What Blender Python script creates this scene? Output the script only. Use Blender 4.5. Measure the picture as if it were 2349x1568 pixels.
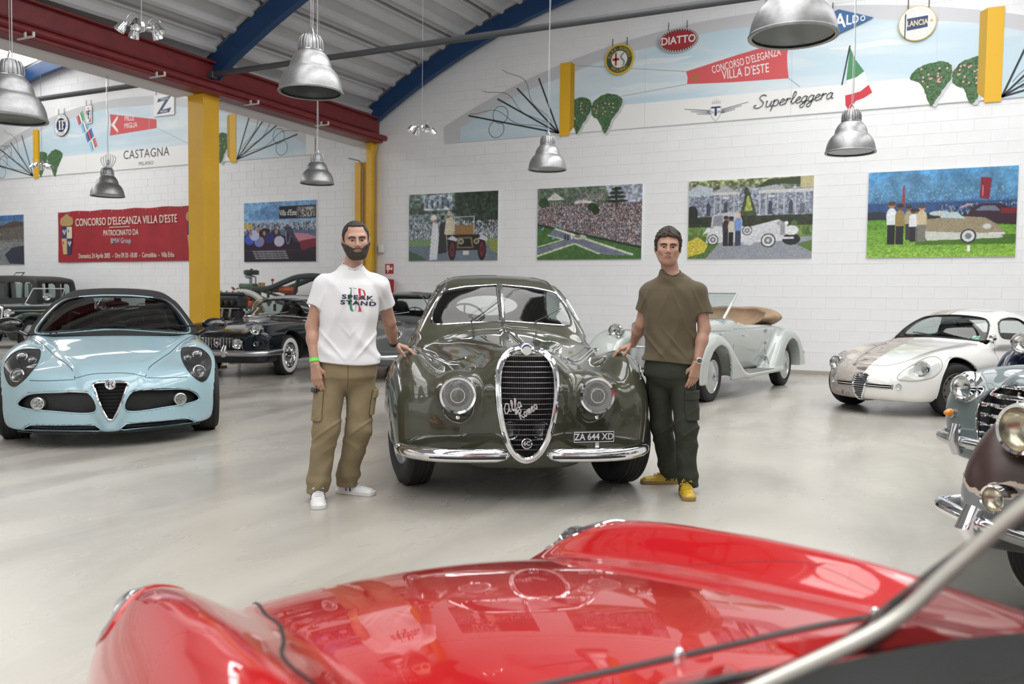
ONLY = None
import bpy, math, random, time
import numpy as np
from mathutils import Vector, Matrix
T0 = time.time()
random.seed(7)
RNG = np.random.default_rng(7)
for _o in list(bpy.data.objects):
    bpy.data.objects.remove(_o)
SC = bpy.context.scene
COL = SC.collection
pi = math.pi

# ---------------------------------------------------------------- camera, world, light, exposure
CAM_H = 1.31
YAW, PITCH, ROLL = .456128, .051136, .012244
def _axes():
    cy, sy = math.cos(YAW), math.sin(YAW)
    right = np.array([cy, sy, 0]); fwd = np.array([-sy, cy, 0]); up = np.array([0, 0, 1.])
    cp, sp = math.cos(PITCH), math.sin(PITCH)
    f2 = fwd*cp-up*sp; u2 = up*cp+fwd*sp
    cr, sr = math.cos(ROLL), math.sin(ROLL)
    return right*cr+u2*sr, u2*cr-right*sr, f2
AR, AU, AF = _axes()
cam_d = bpy.data.cameras.new('camera')
cam = bpy.data.objects.new('camera', cam_d); COL.objects.link(cam)
cam.matrix_world = Matrix(((AR[0], AU[0], -AF[0], 0), (AR[1], AU[1], -AF[1], 0), (AR[2], AU[2], -AF[2], CAM_H), (0, 0, 0, 1)))
cam_d.sensor_width = 36; cam_d.lens = 36*1938/2349; cam_d.clip_start = .02; cam_d.clip_end = 200
cam_d.dof.use_dof = True; cam_d.dof.focus_distance = 5.9; cam_d.dof.aperture_fstop = 3.0
SC.camera = cam
SC.view_settings.view_transform = 'Standard'; SC.view_settings.look = 'None'
SC.view_settings.exposure = 0.18; SC.view_settings.gamma = 1; SC.view_settings.use_curve_mapping = False
W_ = bpy.data.worlds.new('world'); SC.world = W_; W_.use_nodes = True
W_.node_tree.nodes['Background'].inputs[0].default_value = (.8, .88, 1, 1)
W_.node_tree.nodes['Background'].inputs[1].default_value = .6

def area(name, loc, rot, sx, sy, power, col=(1, 1, 1)):
    d = bpy.data.lights.new(name, 'AREA'); d.shape = 'RECTANGLE'; d.size = sx; d.size_y = sy; d.energy = power; d.color = col
    o = bpy.data.objects.new(name, d); COL.objects.link(o); o.location = loc; o.rotation_euler = rot
    return o
# daylight from the roof glazing and the tall windows behind the viewer
area('skylight_right_bay', (-1.6, 4.5, 7.2), (0, 0, 0), 1.6, 20, 500, (1, .99, .97))
area('skylight_right_bay_b', (3.0, 4.5, 6.4), (0, .3, 0), 1.6, 20, 400, (1, .99, .97))
area('skylight_left_bay', (-20.5, 5.0, 7.2), (0, 0, 0), 3.0, 18, 480, (1, .99, .97))
area('window_front', (-5, -8.8, 3.2), (math.radians(-90), 0, 0), 14, 3.2, 130, (.93, .97, 1))


# ---------------------------------------------------------------- small helpers
def pxray(px, py):
    return AR*(px-1174.5)/1938-AU*(py-784)/1938+AF
def at_v(px, py, v):                      # point of the plane y = v seen at that pixel
    r = pxray(px, py); return np.array([0, 0, CAM_H])+r*(v/r[1])
def at_z(px, py, z=0):
    r = pxray(px, py); return np.array([0, 0, CAM_H])+r*((z-CAM_H)/r[2])

def tag(o, label=None, cat=None, group=None, kind=None):
    if label: o['label'] = label
    if cat: o['category'] = cat
    if group: o['group'] = group
    if kind: o['kind'] = kind
    return o
def empty(name, loc=(0, 0, 0), rz=0, label=None, cat=None, group=None):
    o = bpy.data.objects.new(name, None); COL.objects.link(o); o.location = loc; o.rotation_euler = (0, 0, rz)
    o.empty_display_size = .1
    return tag(o, label, cat, group)
def mk(name, v, f, m=None, parent=None, smooth=True, nrm=None, sharp=None):
    me = bpy.data.meshes.new(name)
    v = np.asarray(v, dtype=np.float32).reshape(-1, 3)
    if isinstance(f, np.ndarray):
        k = f.shape[1]
        me.vertices.add(len(v)); me.vertices.foreach_set('co', v.ravel())
        me.loops.add(f.size); me.loops.foreach_set('vertex_index', f.astype(np.int32).ravel())
        me.polygons.add(len(f)); me.polygons.foreach_set('loop_start', np.arange(0, f.size, k, dtype=np.int32))
        me.update(calc_edges=True)
    else:
        me.from_pydata([tuple(map(float, p)) for p in v], [], f); me.update()
    me.validate()
    if m is not None:
        for q in (m if isinstance(m, (list, tuple)) else [m]): me.materials.append(q)
    if smooth:
        me.polygons.foreach_set('use_smooth', np.ones(len(me.polygons), dtype=bool))
        if sharp is not None: me.set_sharp_from_angle(angle=math.radians(sharp))
    if nrm is not None and len(me.vertices) == len(nrm):
        me.normals_split_custom_set_from_vertices([tuple(map(float, q)) for q in nrm])
    o = bpy.data.objects.new(name, me); COL.objects.link(o)
    if parent is not None: o.parent = parent
    return o

class MB:
    """collects pieces of ONE part"""
    def __init__(s): s.v = []; s.f = []; s.n = 0
    def add(s, v, f):
        v = np.asarray(v, float).reshape(-1, 3)
        s.v.append(v); s.f += [tuple(int(i)+s.n for i in q) for q in f]; s.n += len(v); return s
    def box(s, c, d, M=None, bev=0):
        x, y, z = [k/2 for k in d]
        if bev <= 0:
            v = np.array([(-x, -y, -z), (x, -y, -z), (x, y, -z), (-x, y, -z), (-x, -y, z), (x, -y, z), (x, y, z), (-x, y, z)], float)
            f = [(0, 3, 2, 1), (4, 5, 6, 7), (0, 1, 5, 4), (1, 2, 6, 5), (2, 3, 7, 6), (3, 0, 4, 7)]
        else:
            b = min(bev, x*.9, y*.9, z*.9); v = []; f = []
            idx = {}
            for sx in (-1, 1):
                for sy in (-1, 1):
                    for sz in (-1, 1):
                        for a in range(3):
                            p = [sx*(x-b), sy*(y-b), sz*(z-b)]; p[a] = (sx*x, sy*y, sz*z)[a]
                            idx[sx, sy, sz, a] = len(v); v.append(p)
            v = np.array(v)
            for a in range(3):
                o1, o2 = [k for k in range(3) if k != a]
                for sa in (-1, 1):
                    q = []
                    for u, w in ((-1, -1), (1, -1), (1, 1), (-1, 1)):
                        k = [0, 0, 0]; k[a] = sa; k[o1] = u; k[o2] = w; q.append(idx[k[0], k[1], k[2], a])
                    f.append(q)
                for u in (-1, 1):
                    for w in (-1, 1):
                        k1 = [0, 0, 0]; k1[a] = -1; k1[o1] = u; k1[o2] = w; k2 = list(k1); k2[a] = 1
                        f.append((idx[(*k1, o1)], idx[(*k1, o2)], idx[(*k2, o2)], idx[(*k2, o1)]))
            for sx in (-1, 1):
                for sy in (-1, 1):
                    for sz in (-1, 1): f.append([idx[sx, sy, sz, a] for a in range(3)])
            g = []
            for q in f:
                p = v[list(q)]; n = np.cross(p[1]-p[0], p[2]-p[0])
                g.append(tuple(q) if n @ p.mean(0) > 0 else tuple(q)[::-1])
            f = g
        if M is not None: v = v @ np.asarray(M, float)[:3, :3].T
        return s.add(v+np.array(c, float), f)
    def tube(s, pts, r, n=8, closed=False, cap=True, flat=1.0, up=None):
        P = np.asarray(pts, float); m = len(P); r = np.broadcast_to(np.asarray(r, float), (m,))
        if closed: T = np.roll(P, -1, 0)-np.roll(P, 1, 0)
        else: T = np.gradient(P, axis=0)
        T /= np.linalg.norm(T, axis=1)[:, None]+1e-12
        u = np.array(up, float) if up is not None else np.array([0, 0, 1.])
        if up is None and abs(T[0] @ u) > .9: u = np.array([1., 0, 0])
        N = []
        for i in range(m):
            w = u-T[i]*(u @ T[i]); L = np.linalg.norm(w)
            if L < 1e-6: w = N[-1] if N else np.array([1., 0, 0])
            else: w = w/L
            N.append(w)
            if up is None: u = w
        N = np.array(N); B = np.cross(T, N)
        a = np.linspace(0, 2*pi, n, endpoint=False)
        V = P[:, None]+r[:, None, None]*(np.cos(a)[None, :, None]*N[:, None]*flat+np.sin(a)[None, :, None]*B[:, None])
        f = []
        for i in range(m if closed else m-1):
            j = (i+1) % m
            for k in range(n):
                l = (k+1) % n; f.append((i*n+k, i*n+l, j*n+l, j*n+k))
        if cap and not closed: f += [tuple(range(n))[::-1], tuple((m-1)*n+k for k in range(n))]
        return s.add(V.reshape(-1, 3), f)
    def lathe(s, prof, n=24, c=(0, 0, 0), ax=(0, 0, 1), close=False):
        """prof: (radius, height along axis)"""
        ax = np.array(ax, float); ax /= np.linalg.norm(ax)
        u = np.array([1., 0, 0]) if abs(ax[0]) < .9 else np.array([0, 1., 0])
        u = u-ax*(u @ ax); u /= np.linalg.norm(u); w = np.cross(ax, u)
        a = np.linspace(0, 2*pi, n, endpoint=False); m = len(prof); V = []
        for r, h in prof: V.append(np.array(c)+ax*h+r*(np.cos(a)[:, None]*u+np.sin(a)[:, None]*w))
        f = []
        for i in range(m-1):
            for k in range(n):
                l = (k+1) % n; f.append((i*n+k, i*n+l, (i+1)*n+l, (i+1)*n+k))
        if close: f += [tuple(range(n))[::-1], tuple((m-1)*n+k for k in range(n))]
        return s.add(np.concatenate(V), f)
    def prism(s, poly, d, c=(0, 0, 0), ux=(1, 0, 0), uy=(0, 0, 1), uz=(0, 1, 0)):
        """polygon in (ux,uy) pushed along uz by d"""
        ux, uy, uz = (np.array(q, float) for q in (ux, uy, uz)); P = np.asarray(poly, float); n = len(P)
        a = np.array(c)+P[:, :1]*ux+P[:, 1:2]*uy; V = np.concatenate([a, a+uz*d])
        f = [tuple(range(n)), tuple(range(n, 2*n))[::-1]]+[(i, i+n, (i+1) % n+n, (i+1) % n) for i in range(n)]
        return s.add(V, f)
    def ell(s, c, r, nu=20, nv=12):
        V = []; f = []
        for i in range(nv+1):
            t = pi*i/nv
            for k in range(nu):
                p = 2*pi*k/nu; V.append((c[0]+r[0]*math.sin(t)*math.cos(p), c[1]+r[1]*math.sin(t)*math.sin(p), c[2]+r[2]*math.cos(t)))
        for i in range(nv):
            for k in range(nu): f.append((i*nu+k, (i+1)*nu+k, (i+1)*nu+(k+1) % nu, i*nu+(k+1) % nu))
        return s.add(V, f)
    def build(s, name, m, parent=None, smooth=True, sharp=35):
        v = np.concatenate(s.v) if s.v else np.zeros((0, 3))
        return mk(name, v, s.f, m, parent, smooth, sharp=sharp)

def copy_tree(o, parent=None, loc=None, rz=None):
    c = o.copy(); COL.objects.link(c)
    if parent is not None: c.parent = parent
    for ch in list(o.children): copy_tree(ch, c)
    if loc is not None: c.location = loc
    if rz is not None: c.rotation_euler = (0, 0, rz)
    return c

def text(name, s, size, m, parent, M, ext=.0015, sx=1., bold=0., align='CENTER', space=1.):
    """built-in font lettering turned to mesh; M: 4x4 (x right, y up of the letters)"""
    cu = bpy.data.curves.new(name, 'FONT'); cu.body = s; cu.size = size; cu.align_x = align; cu.align_y = 'CENTER'
    cu.extrude = ext; cu.offset = bold*size; cu.space_character = space; cu.resolution_u = 3
    t = bpy.data.objects.new(name, cu); COL.objects.link(t)
    me = bpy.data.meshes.new_from_object(t.evaluated_get(bpy.context.evaluated_depsgraph_get())); me.name = name
    bpy.data.objects.remove(t)
    A = Matrix(M) @ Matrix.Diagonal((sx, 1, 1, 1)); me.transform(A)
    me.materials.clear(); me.materials.append(m)
    o = bpy.data.objects.new(name, me); COL.objects.link(o)
    if parent is not None: o.parent = parent
    return o

# ---------------------------------------------------------------- materials
MATS = {}
def nt(m): return m.node_tree.nodes, m.node_tree.links
def mat(name, col=(.8, .8, .8), rough=.5, metal=0., coat=0., spec=.5, emit=None, es=0., noise=0., nscale=8., bump=0., bscale=40., trans=0., sheen=0., sss=0.):
    if name in MATS: return MATS[name]
    m = bpy.data.materials.new(name); m.use_nodes = True; N, L = nt(m); b = N['Principled BSDF']
    b.inputs['Base Color'].default_value = (*col, 1); b.inputs['Roughness'].default_value = rough; b.inputs['Metallic'].default_value = metal
    b.inputs['Coat Weight'].default_value = coat; b.inputs['Coat Roughness'].default_value = .03; b.inputs['Specular IOR Level'].default_value = spec
    if sheen: b.inputs['Sheen Weight'].default_value = sheen
    if sss:
        b.inputs['Subsurface Weight'].default_value = sss; b.inputs['Subsurface Radius'].default_value = (.02, .007, .004); b.inputs['Subsurface Scale'].default_value = .5
    if trans: b.inputs['Transmission Weight'].default_value = trans
    if emit: b.inputs['Emission Color'].default_value = (*emit, 1); b.inputs['Emission Strength'].default_value = es
    if noise or bump:
        tc = N.new('ShaderNodeTexCoord')
    if noise:
        n = N.new('ShaderNodeTexNoise'); n.inputs['Scale'].default_value = nscale; n.inputs['Detail'].default_value = 6
        L.new(tc.outputs['Object'], n.inputs['Vector'])
        mx = N.new('ShaderNodeMix'); mx.data_type = 'RGBA'; mx.blend_type = 'MULTIPLY'; mx.inputs['Factor'].default_value = 1
        rr = N.new('ShaderNodeMapRange'); rr.inputs[1].default_value = .3; rr.inputs[2].default_value = .7; rr.inputs[3].default_value = 1-noise; rr.inputs[4].default_value = 1+noise
        L.new(n.outputs['Fac'], rr.inputs[0]); mx.inputs['A'].default_value = (*col, 1); L.new(rr.outputs[0], mx.inputs['B']); L.new(mx.outputs['Result'], b.inputs['Base Color'])
    if bump:
        n2 = N.new('ShaderNodeTexNoise'); n2.inputs['Scale'].default_value = bscale; n2.inputs['Detail'].default_value = 4
        L.new(tc.outputs['Object'], n2.inputs['Vector'])
        bp = N.new('ShaderNodeBump'); bp.inputs['Strength'].default_value = bump; bp.inputs['Distance'].default_value = .02
        L.new(n2.outputs['Fac'], bp.inputs['Height']); L.new(bp.outputs['Normal'], b.inputs['Normal'])
    MATS[name] = m
    return m
def glass(name, tint=(.85, .9, .88), refl=1.45, dark=0., rough=.0):
    if name in MATS: return MATS[name]
    m = bpy.data.materials.new(name); m.use_nodes = True; N, L = nt(m); N.remove(N['Principled BSDF'])
    t = N.new('ShaderNodeBsdfTransparent'); t.inputs[0].default_value = (*tint, 1)
    g = N.new('ShaderNodeBsdfGlossy'); g.inputs['Roughness'].default_value = rough
    lw = N.new('ShaderNodeLayerWeight'); lw.inputs[0].default_value = .5
    pw = N.new('ShaderNodeMath'); pw.operation = 'POWER'; L.new(lw.outputs['Facing'], pw.inputs[0]); pw.inputs[1].default_value = 4.
    r0 = ((refl-1)/(refl+1))**2*1.6; f = N.new('ShaderNodeMath'); f.operation = 'MULTIPLY_ADD'; L.new(pw.outputs[0], f.inputs[0]); f.inputs[1].default_value = .8; f.inputs[2].default_value = r0
    mx = N.new('ShaderNodeMixShader'); L.new(f.outputs[0], mx.inputs[0]); L.new(t.outputs[0], mx.inputs[1]); L.new(g.outputs[0], mx.inputs[2])
    L.new(mx.outputs[0], N['Material Output'].inputs[0]); MATS[name] = m
    return m

CHROME = mat('chrome', (.85, .86, .88), .06, 1.)
CHROME_DULL = mat('worn_chrome', (.6, .61, .63), .22, 1.)
ALU = mat('brushed_aluminium', (.33, .335, .34), .40, .8, noise=.12, nscale=30)
BLACK = mat('black_plastic', (.012, .012, .013), .4)
BLACKGLOSS = mat('black_lacquer', (.008, .008, .01), .08, coat=1)
RUBBER = mat('tyre_rubber', (.022, .022, .023), .75, bump=.15, bscale=90)
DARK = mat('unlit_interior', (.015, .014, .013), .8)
WHITEWALL = mat('whitewall_rubber', (.78, .77, .74), .6)
CARGLASS = glass('car_glass', (.80, .86, .84))
TINTGLASS = glass('tinted_glass', (.42, .47, .46), 1.5)
LAMPGLASS = glass('lamp_glass', (.92, .93, .93), 1.3)

# ---------------------------------------------------------------- implicit surfaces
def smin(a, b, k):
    h = np.maximum(k-np.abs(a-b), 0)/k; return np.minimum(a, b)-h*h*(k*.25)
def smax(a, b, k): return -smin(-a, -b, k)
def spl(x, y, n=600):
    """smooth profile through points (monotone cubic) -> lookup"""
    x = np.array(x, float); y = np.array(y, float); h = np.diff(x); d = np.diff(y)/h
    m = np.zeros(len(x)); m[0] = d[0]; m[-1] = d[-1]
    for i in range(1, len(x)-1):
        if d[i-1]*d[i] > 0:
            w1 = 2*h[i]+h[i-1]; w2 = h[i]+2*h[i-1]; m[i] = (w1+w2)/(w1/d[i-1]+w2/d[i])
    X = np.linspace(x[0], x[-1], n); i = np.clip(np.searchsorted(x, X)-1, 0, len(h)-1); t = (X-x[i])/h[i]
    Y = (1+2*t)*(1-t)**2*y[i]+t*(1-t)**2*h[i]*m[i]+t*t*(3-2*t)*y[i+1]+t*t*(t-1)*h[i]*m[i+1]
    k = np.ones(9)/9; Yp = np.convolve(np.pad(Y, 4, mode='edge'), k, 'valid'); Yp[:5] = Y[:5]; Yp[-5:] = Y[-5:]
    return lambda q: np.interp(q, X, Yp)
def catmull(P, n=8, closed=True):
    P = np.asarray(P, float); m = len(P); out = []
    rng = range(m) if closed else range(m-1)
    for i in rng:
        if closed: p0, p1, p2, p3 = P[(i-1) % m], P[i], P[(i+1) % m], P[(i+2) % m]
        else: p0, p1, p2, p3 = P[max(i-1, 0)], P[i], P[i+1], P[min(i+2, m-1)]
        for t in np.linspace(0, 1, n, endpoint=False):
            out.append(.5*((2*p1)+(-p0+p2)*t+(2*p0-5*p1+4*p2-p3)*t*t+(-p0+3*p1-3*p2+p3)*t**3))
    if not closed: out.append(P[-1])
    return np.array(out)
def polysd(poly, res=.008, pad=.5):
    """signed distance of a 2-D outline as a lookup grid"""
    P = np.asarray(poly, float); lo = P.min(0)-pad; hi = P.max(0)+pad
    nx, ny = (np.ceil((hi-lo)/res).astype(int)+1)
    X, Y = np.meshgrid(lo[0]+np.arange(nx)*res, lo[1]+np.arange(ny)*res, indexing='ij')
    d = np.full(X.shape, 1e9, np.float32); ins = np.zeros(X.shape, bool); n = len(P)
    for i in range(n):
        a = P[i]; b = P[(i+1) % n]; e = b-a; wx = X-a[0]; wy = Y-a[1]
        t = np.clip((wx*e[0]+wy*e[1])/(e @ e+1e-12), 0, 1); dx = wx-e[0]*t; dy = wy-e[1]*t
        d = np.minimum(d, dx*dx+dy*dy)
        if a[1] != b[1]:
            c = ((a[1] > Y) != (b[1] > Y)) & (X < (b[0]-a[0])*(Y-a[1])/(b[1]-a[1])+a[0]); ins ^= c
    g = np.sqrt(d).astype(np.float32); g[ins] *= -1
    def f(x, y):
        u = np.clip((x-lo[0])/res, 0, nx-1.001); v = np.clip((y-lo[1])/res, 0, ny-1.001)
        i = u.astype(int); j = v.astype(int); u = u-i; v = v-j
        return (g[i, j]*(1-u)*(1-v)+g[i+1, j]*u*(1-v)+g[i, j+1]*(1-u)*v+g[i+1, j+1]*u*v)
    return f
def ellip(x, y, z, c, r):
    X = (x-c[0])/r[0]; Y = (y-c[1])/r[1]; Z = (z-c[2])/r[2]
    k0 = np.sqrt(X*X+Y*Y+Z*Z)+1e-9; k1 = np.sqrt((X/r[0])**2+(Y/r[1])**2+(Z/r[2])**2)+1e-9
    return k0*(k0-1)/k1
def capsule(x, y, z, a, b, ra, rb):
    a = np.asarray(a, float); b = np.asarray(b, float); e = b-a; L2 = e @ e
    t = np.clip(((x-a[0])*e[0]+(y-a[1])*e[1]+(z-a[2])*e[2])/L2, 0, 1)
    return np.sqrt((x-a[0]-e[0]*t)**2+(y-a[1]-e[1]*t)**2+(z-a[2]-e[2]*t)**2)-(ra+(rb-ra)*t)
def grad(f, P, e=1e-3):
    g = np.empty_like(P)
    for a in range(3):
        q = P.copy(); q[:, a] += e; w = P.copy(); w[:, a] -= e
        g[:, a] = (f(q[:, 0], q[:, 1], q[:, 2])-f(w[:, 0], w[:, 1], w[:, 2]))/(2*e)
    return g
def iso(f, lo, hi, h, sym=False, proj=3, B=8):
    """surface-nets mesh of f<0 with vertices pulled onto f=0; sym: build x>=0 and mirror"""
    lo = np.array(lo, float); hi = np.array(hi, float)
    if sym: lo[0] = -2.5*h
    nb = np.ceil((hi-lo)/(h*B)).astype(int); n = nb*B+1
    c = [lo[a]+(np.arange(nb[a])+.5)*h*B for a in range(3)]
    X, Y, Z = np.meshgrid(*c, indexing='ij'); d = f(X.ravel(), Y.ravel(), Z.ravel()).reshape(X.shape)
    act = np.abs(d) < h*B*1.75
    G = np.repeat(np.repeat(np.repeat(np.where(d > 0, 1., -1.).astype(np.float32), B, 0), B, 1), B, 2)
    G = np.pad(G, ((0, 1),)*3, mode='edge')
    I = np.argwhere(act); k = np.arange(B+1); KX, KY, KZ = np.meshgrid(k, k, k, indexing='ij')
    K = np.stack([KX.ravel(), KY.ravel(), KZ.ravel()], 1)
    for s in range(0, len(I), 400):
        J = (I[s:s+400, None]*B+K[None]).reshape(-1, 3); Q = lo+J*h
        G[J[:, 0], J[:, 1], J[:, 2]] = f(Q[:, 0], Q[:, 1], Q[:, 2])
    S = G < 0
    m = S[:-1, :-1, :-1].astype(np.int8)
    for a in (0, 1):
        for b in (0, 1):
            for c_ in (0, 1):
                if a+b+c_: m = m+S[a:n[0]-1+a, b:n[1]-1+b, c_:n[2]-1+c_]
    cell = (m > 0) & (m < 8); ids = np.full(cell.shape, -1, np.int64); C = np.argwhere(cell); ids[cell] = np.arange(len(C))
    V = np.zeros((len(C), 3)); cnt = np.zeros(len(C))
    ax = np.eye(3, dtype=int)
    for a in range(3):
        b, c_ = [k for k in range(3) if k != a]
        for ob in (0, 1):
            for oc in (0, 1):
                o = np.zeros(3, int); o[b] = ob; o[c_] = oc; p = C+o; q = p+ax[a]
                g0 = G[p[:, 0], p[:, 1], p[:, 2]]; g1 = G[q[:, 0], q[:, 1], q[:, 2]]
                w = (g0 < 0) != (g1 < 0); t = np.where(w, g0/np.where(w, g0-g1, 1), 0)
                pt = p+t[:, None]*ax[a]; V[w] += pt[w]; cnt[w] += 1
    V = lo+(V/cnt[:, None])*h
    F = []
    for a in range(3):
        b, c_ = (a+1) % 3, (a+2) % 3
        s0 = S; sl0 = [slice(None)]*3; sl1 = [slice(None)]*3; sl0[a] = slice(0, n[a]-1); sl1[a] = slice(1, n[a])
        cr = S[tuple(sl0)] != S[tuple(sl1)]; E_ = np.argwhere(cr)
        E_ = E_[(E_[:, b] > 0) & (E_[:, c_] > 0) & (E_[:, b] < n[b]-1) & (E_[:, c_] < n[c_]-1)]
        inside = S[E_[:, 0], E_[:, 1], E_[:, 2]]
        def g(db, dc):
            o = E_.copy(); o[:, b] -= db; o[:, c_] -= dc; return ids[o[:, 0], o[:, 1], o[:, 2]]
        q = np.stack([g(1, 1), g(0, 1), g(0, 0), g(1, 0)], 1)
        q[~inside] = q[~inside][:, ::-1]; F.append(q)
    F = np.concatenate(F); F = F[(F >= 0).all(1)]
    for _ in range(proj):
        d = f(V[:, 0], V[:, 1], V[:, 2]); gr = grad(f, V); g2 = (gr**2).sum(1)+1e-3
        st = -(d/g2)[:, None]*gr; L = np.linalg.norm(st, axis=1)[:, None]; st *= np.minimum(1, h*.6/(L+1e-9)); V = V+st
    if sym:
        V[np.abs(V[:, 0]) < h*.45, 0] = 0
        F = F[(V[F][:, :, 0] >= 0).all(1)]
        on = V[:, 0] == 0
        mir = V.copy(); mir[:, 0] *= -1; mp = np.where(on, np.arange(len(V)), np.arange(len(V))+len(V))
        F = np.concatenate([F, mp[F][:, ::-1]]); V = np.concatenate([V, mir])
        bad = (F[:, 0] == F[:, 1]) | (F[:, 2] == F[:, 3]); F = F[~bad]
        F = F[~((V[F][:, :, 0] == 0).all(1))]
    used = np.unique(F); re = np.full(len(V), -1); re[used] = np.arange(len(used)); V = V[used]; F = re[F]
    return V, F
def iso_obj(name, f, lo, hi, h, m, parent=None, sym=False, normals=True, proj=3):
    t = time.time(); V, F = iso(f, lo, hi, h, sym, proj)
    nr = None
    if normals:
        nr = grad(f, V, 1.5e-3); nr /= np.linalg.norm(nr, axis=1)[:, None]+1e-9
    o = mk(name, V, F, m, parent, nrm=nr)
    print('iso %s %d quads %.1fs' % (name, len(F), time.time()-t)); return o
AXV = {'x': 0, 'y': 1, 'z': 2}
def cast(f, O, D, tmax=2., n=90):
    """first surface hit from points O along D"""
    O = np.asarray(O, float); D = np.broadcast_to(np.asarray(D, float), O.shape); D = D/np.linalg.norm(D, axis=1)[:, None]
    ts = np.linspace(0, tmax, n); hit = np.full(len(O), np.nan); lo = np.zeros(len(O)); done = np.zeros(len(O), bool)
    for t in ts:
        P = O+D*t; d = f(P[:, 0], P[:, 1], P[:, 2]); w = (d < 0) & ~done; hit[w] = t; done |= w
    step = ts[1]; a = np.where(done, hit-step, 0); b = np.where(done, hit, 0)
    for _ in range(14):
        mmid = (a+b)/2; P = O+D*mmid[:, None]; d = f(P[:, 0], P[:, 1], P[:, 2]); b = np.where(d < 0, mmid, b); a = np.where(d < 0, a, mmid)
    if done.any() and not done.all():     # missed rays borrow the nearest neighbour's depth
        idx = np.where(done)[0]
        for i in np.where(~done)[0]: b[i] = b[idx[np.argmin(((O[idx]-O[i])**2).sum(1))]]
    return O+D*b[:, None]
def lift(pts2, plane, start):
    """2-D outline to 3-D start points: plane 'y' uses (x,z), 'x' uses (y,z), 'z' uses (x,y)"""
    P = np.asarray(pts2, float); O = np.zeros((len(P), 3)); a = AXV[plane]; b = [k for k in range(3) if k != a]
    O[:, b[0]] = P[:, 0]; O[:, b[1]] = P[:, 1]; O[:, a] = start; return O
def on_body(f, pts2, plane, start, sgn, off=0., tmax=2.):
    D = np.zeros(3); D[AXV[plane]] = sgn; P = cast(f, lift(pts2, plane, start), D, tmax)
    if off: g = grad(f, P); g /= np.linalg.norm(g, axis=1)[:, None]+1e-9; P = P+g*off
    return P
def patch(name, f, pts2, plane, start, sgn, m, parent, off=.004, rings=6, smooth=True, tmax=2.):
    """a piece that lies on the body, with the given outline"""
    P = np.asarray(pts2, float); c = P.mean(0); n = len(P); Q = [c[None]]
    for i in range(1, rings+1): Q.append(c+(P-c)*(i/rings))
    Q = on_body(f, np.concatenate(Q), plane, start, sgn, off, tmax); F = []
    for k in range(n): F.append((0, 1+k, 1+(k+1) % n))
    for i in range(rings-1):
        for k in range(n):
            l = (k+1) % n; a = 1+i*n; b = a+n; F.append((a+k, b+k, b+l, a+l))
    nrm = np.cross(Q[1]-Q[0], Q[2]-Q[0]); g = grad(f, Q[:1])[0]
    if nrm @ g < 0: F = [q[::-1] for q in F]
    return mk(name, Q, F, m, parent, smooth)
def line_on(name, f, pts2, plane, start, sgn, r, m, parent, off=0., closed=False, n=6, flat=1., tmax=2.):
    P = on_body(f, pts2, plane, start, sgn, off, tmax); b = MB(); b.tube(P, r, n, closed, flat=flat); return b.build(name, m, parent)
def circle2(c, r, n=32, ry=None):
    a = np.linspace(0, 2*pi, n, endpoint=False); return np.stack([c[0]+r*np.cos(a), c[1]+(ry or r)*np.sin(a)], 1)
def want(k): return ONLY is None or k in ONLY
# ================================================================= the building
WV = 16.2                                  # plane of the block wall's face
def arc_z(u, c, v=16.0): return math.sqrt(max(223.-(u-c)**2, 0))-7.2+(v-16)*.04
BAYS = (-3.1, -20.2)
PAINTW = mat('white_wall_paint', (.86, .87, .885), .62, noise=.02, nscale=3, bump=.12, bscale=60)
JOINT = mat('wall_joint_paint', (.82, .82, .82), .7)
YELLOW = mat('yellow_paint', (.76, .43, .025), .38, noise=.06, nscale=2.5, bump=.04, bscale=25)
REDPAINT = mat('dark_red_paint', (.17, .014, .017), .42, noise=.15, nscale=6, bump=.05, bscale=30)
BLUEPAINT = mat('blue_paint', (.008, .048, .15), .45, noise=.08, nscale=4)
PANELM = mat('ceiling_white', (.55, .55, .56), .6, noise=.05, nscale=1.5)
SOFFIT = mat('soffit_white', (.72, .70, .71), .5)
PIPEGREY = mat('grey_tie_rod', (.07, .075, .08), .45)
SKYLIGHT = mat('skylight_sheet', (.9, .9, .9), .5, emit=(1, .99, .97), es=3.2)

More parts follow.
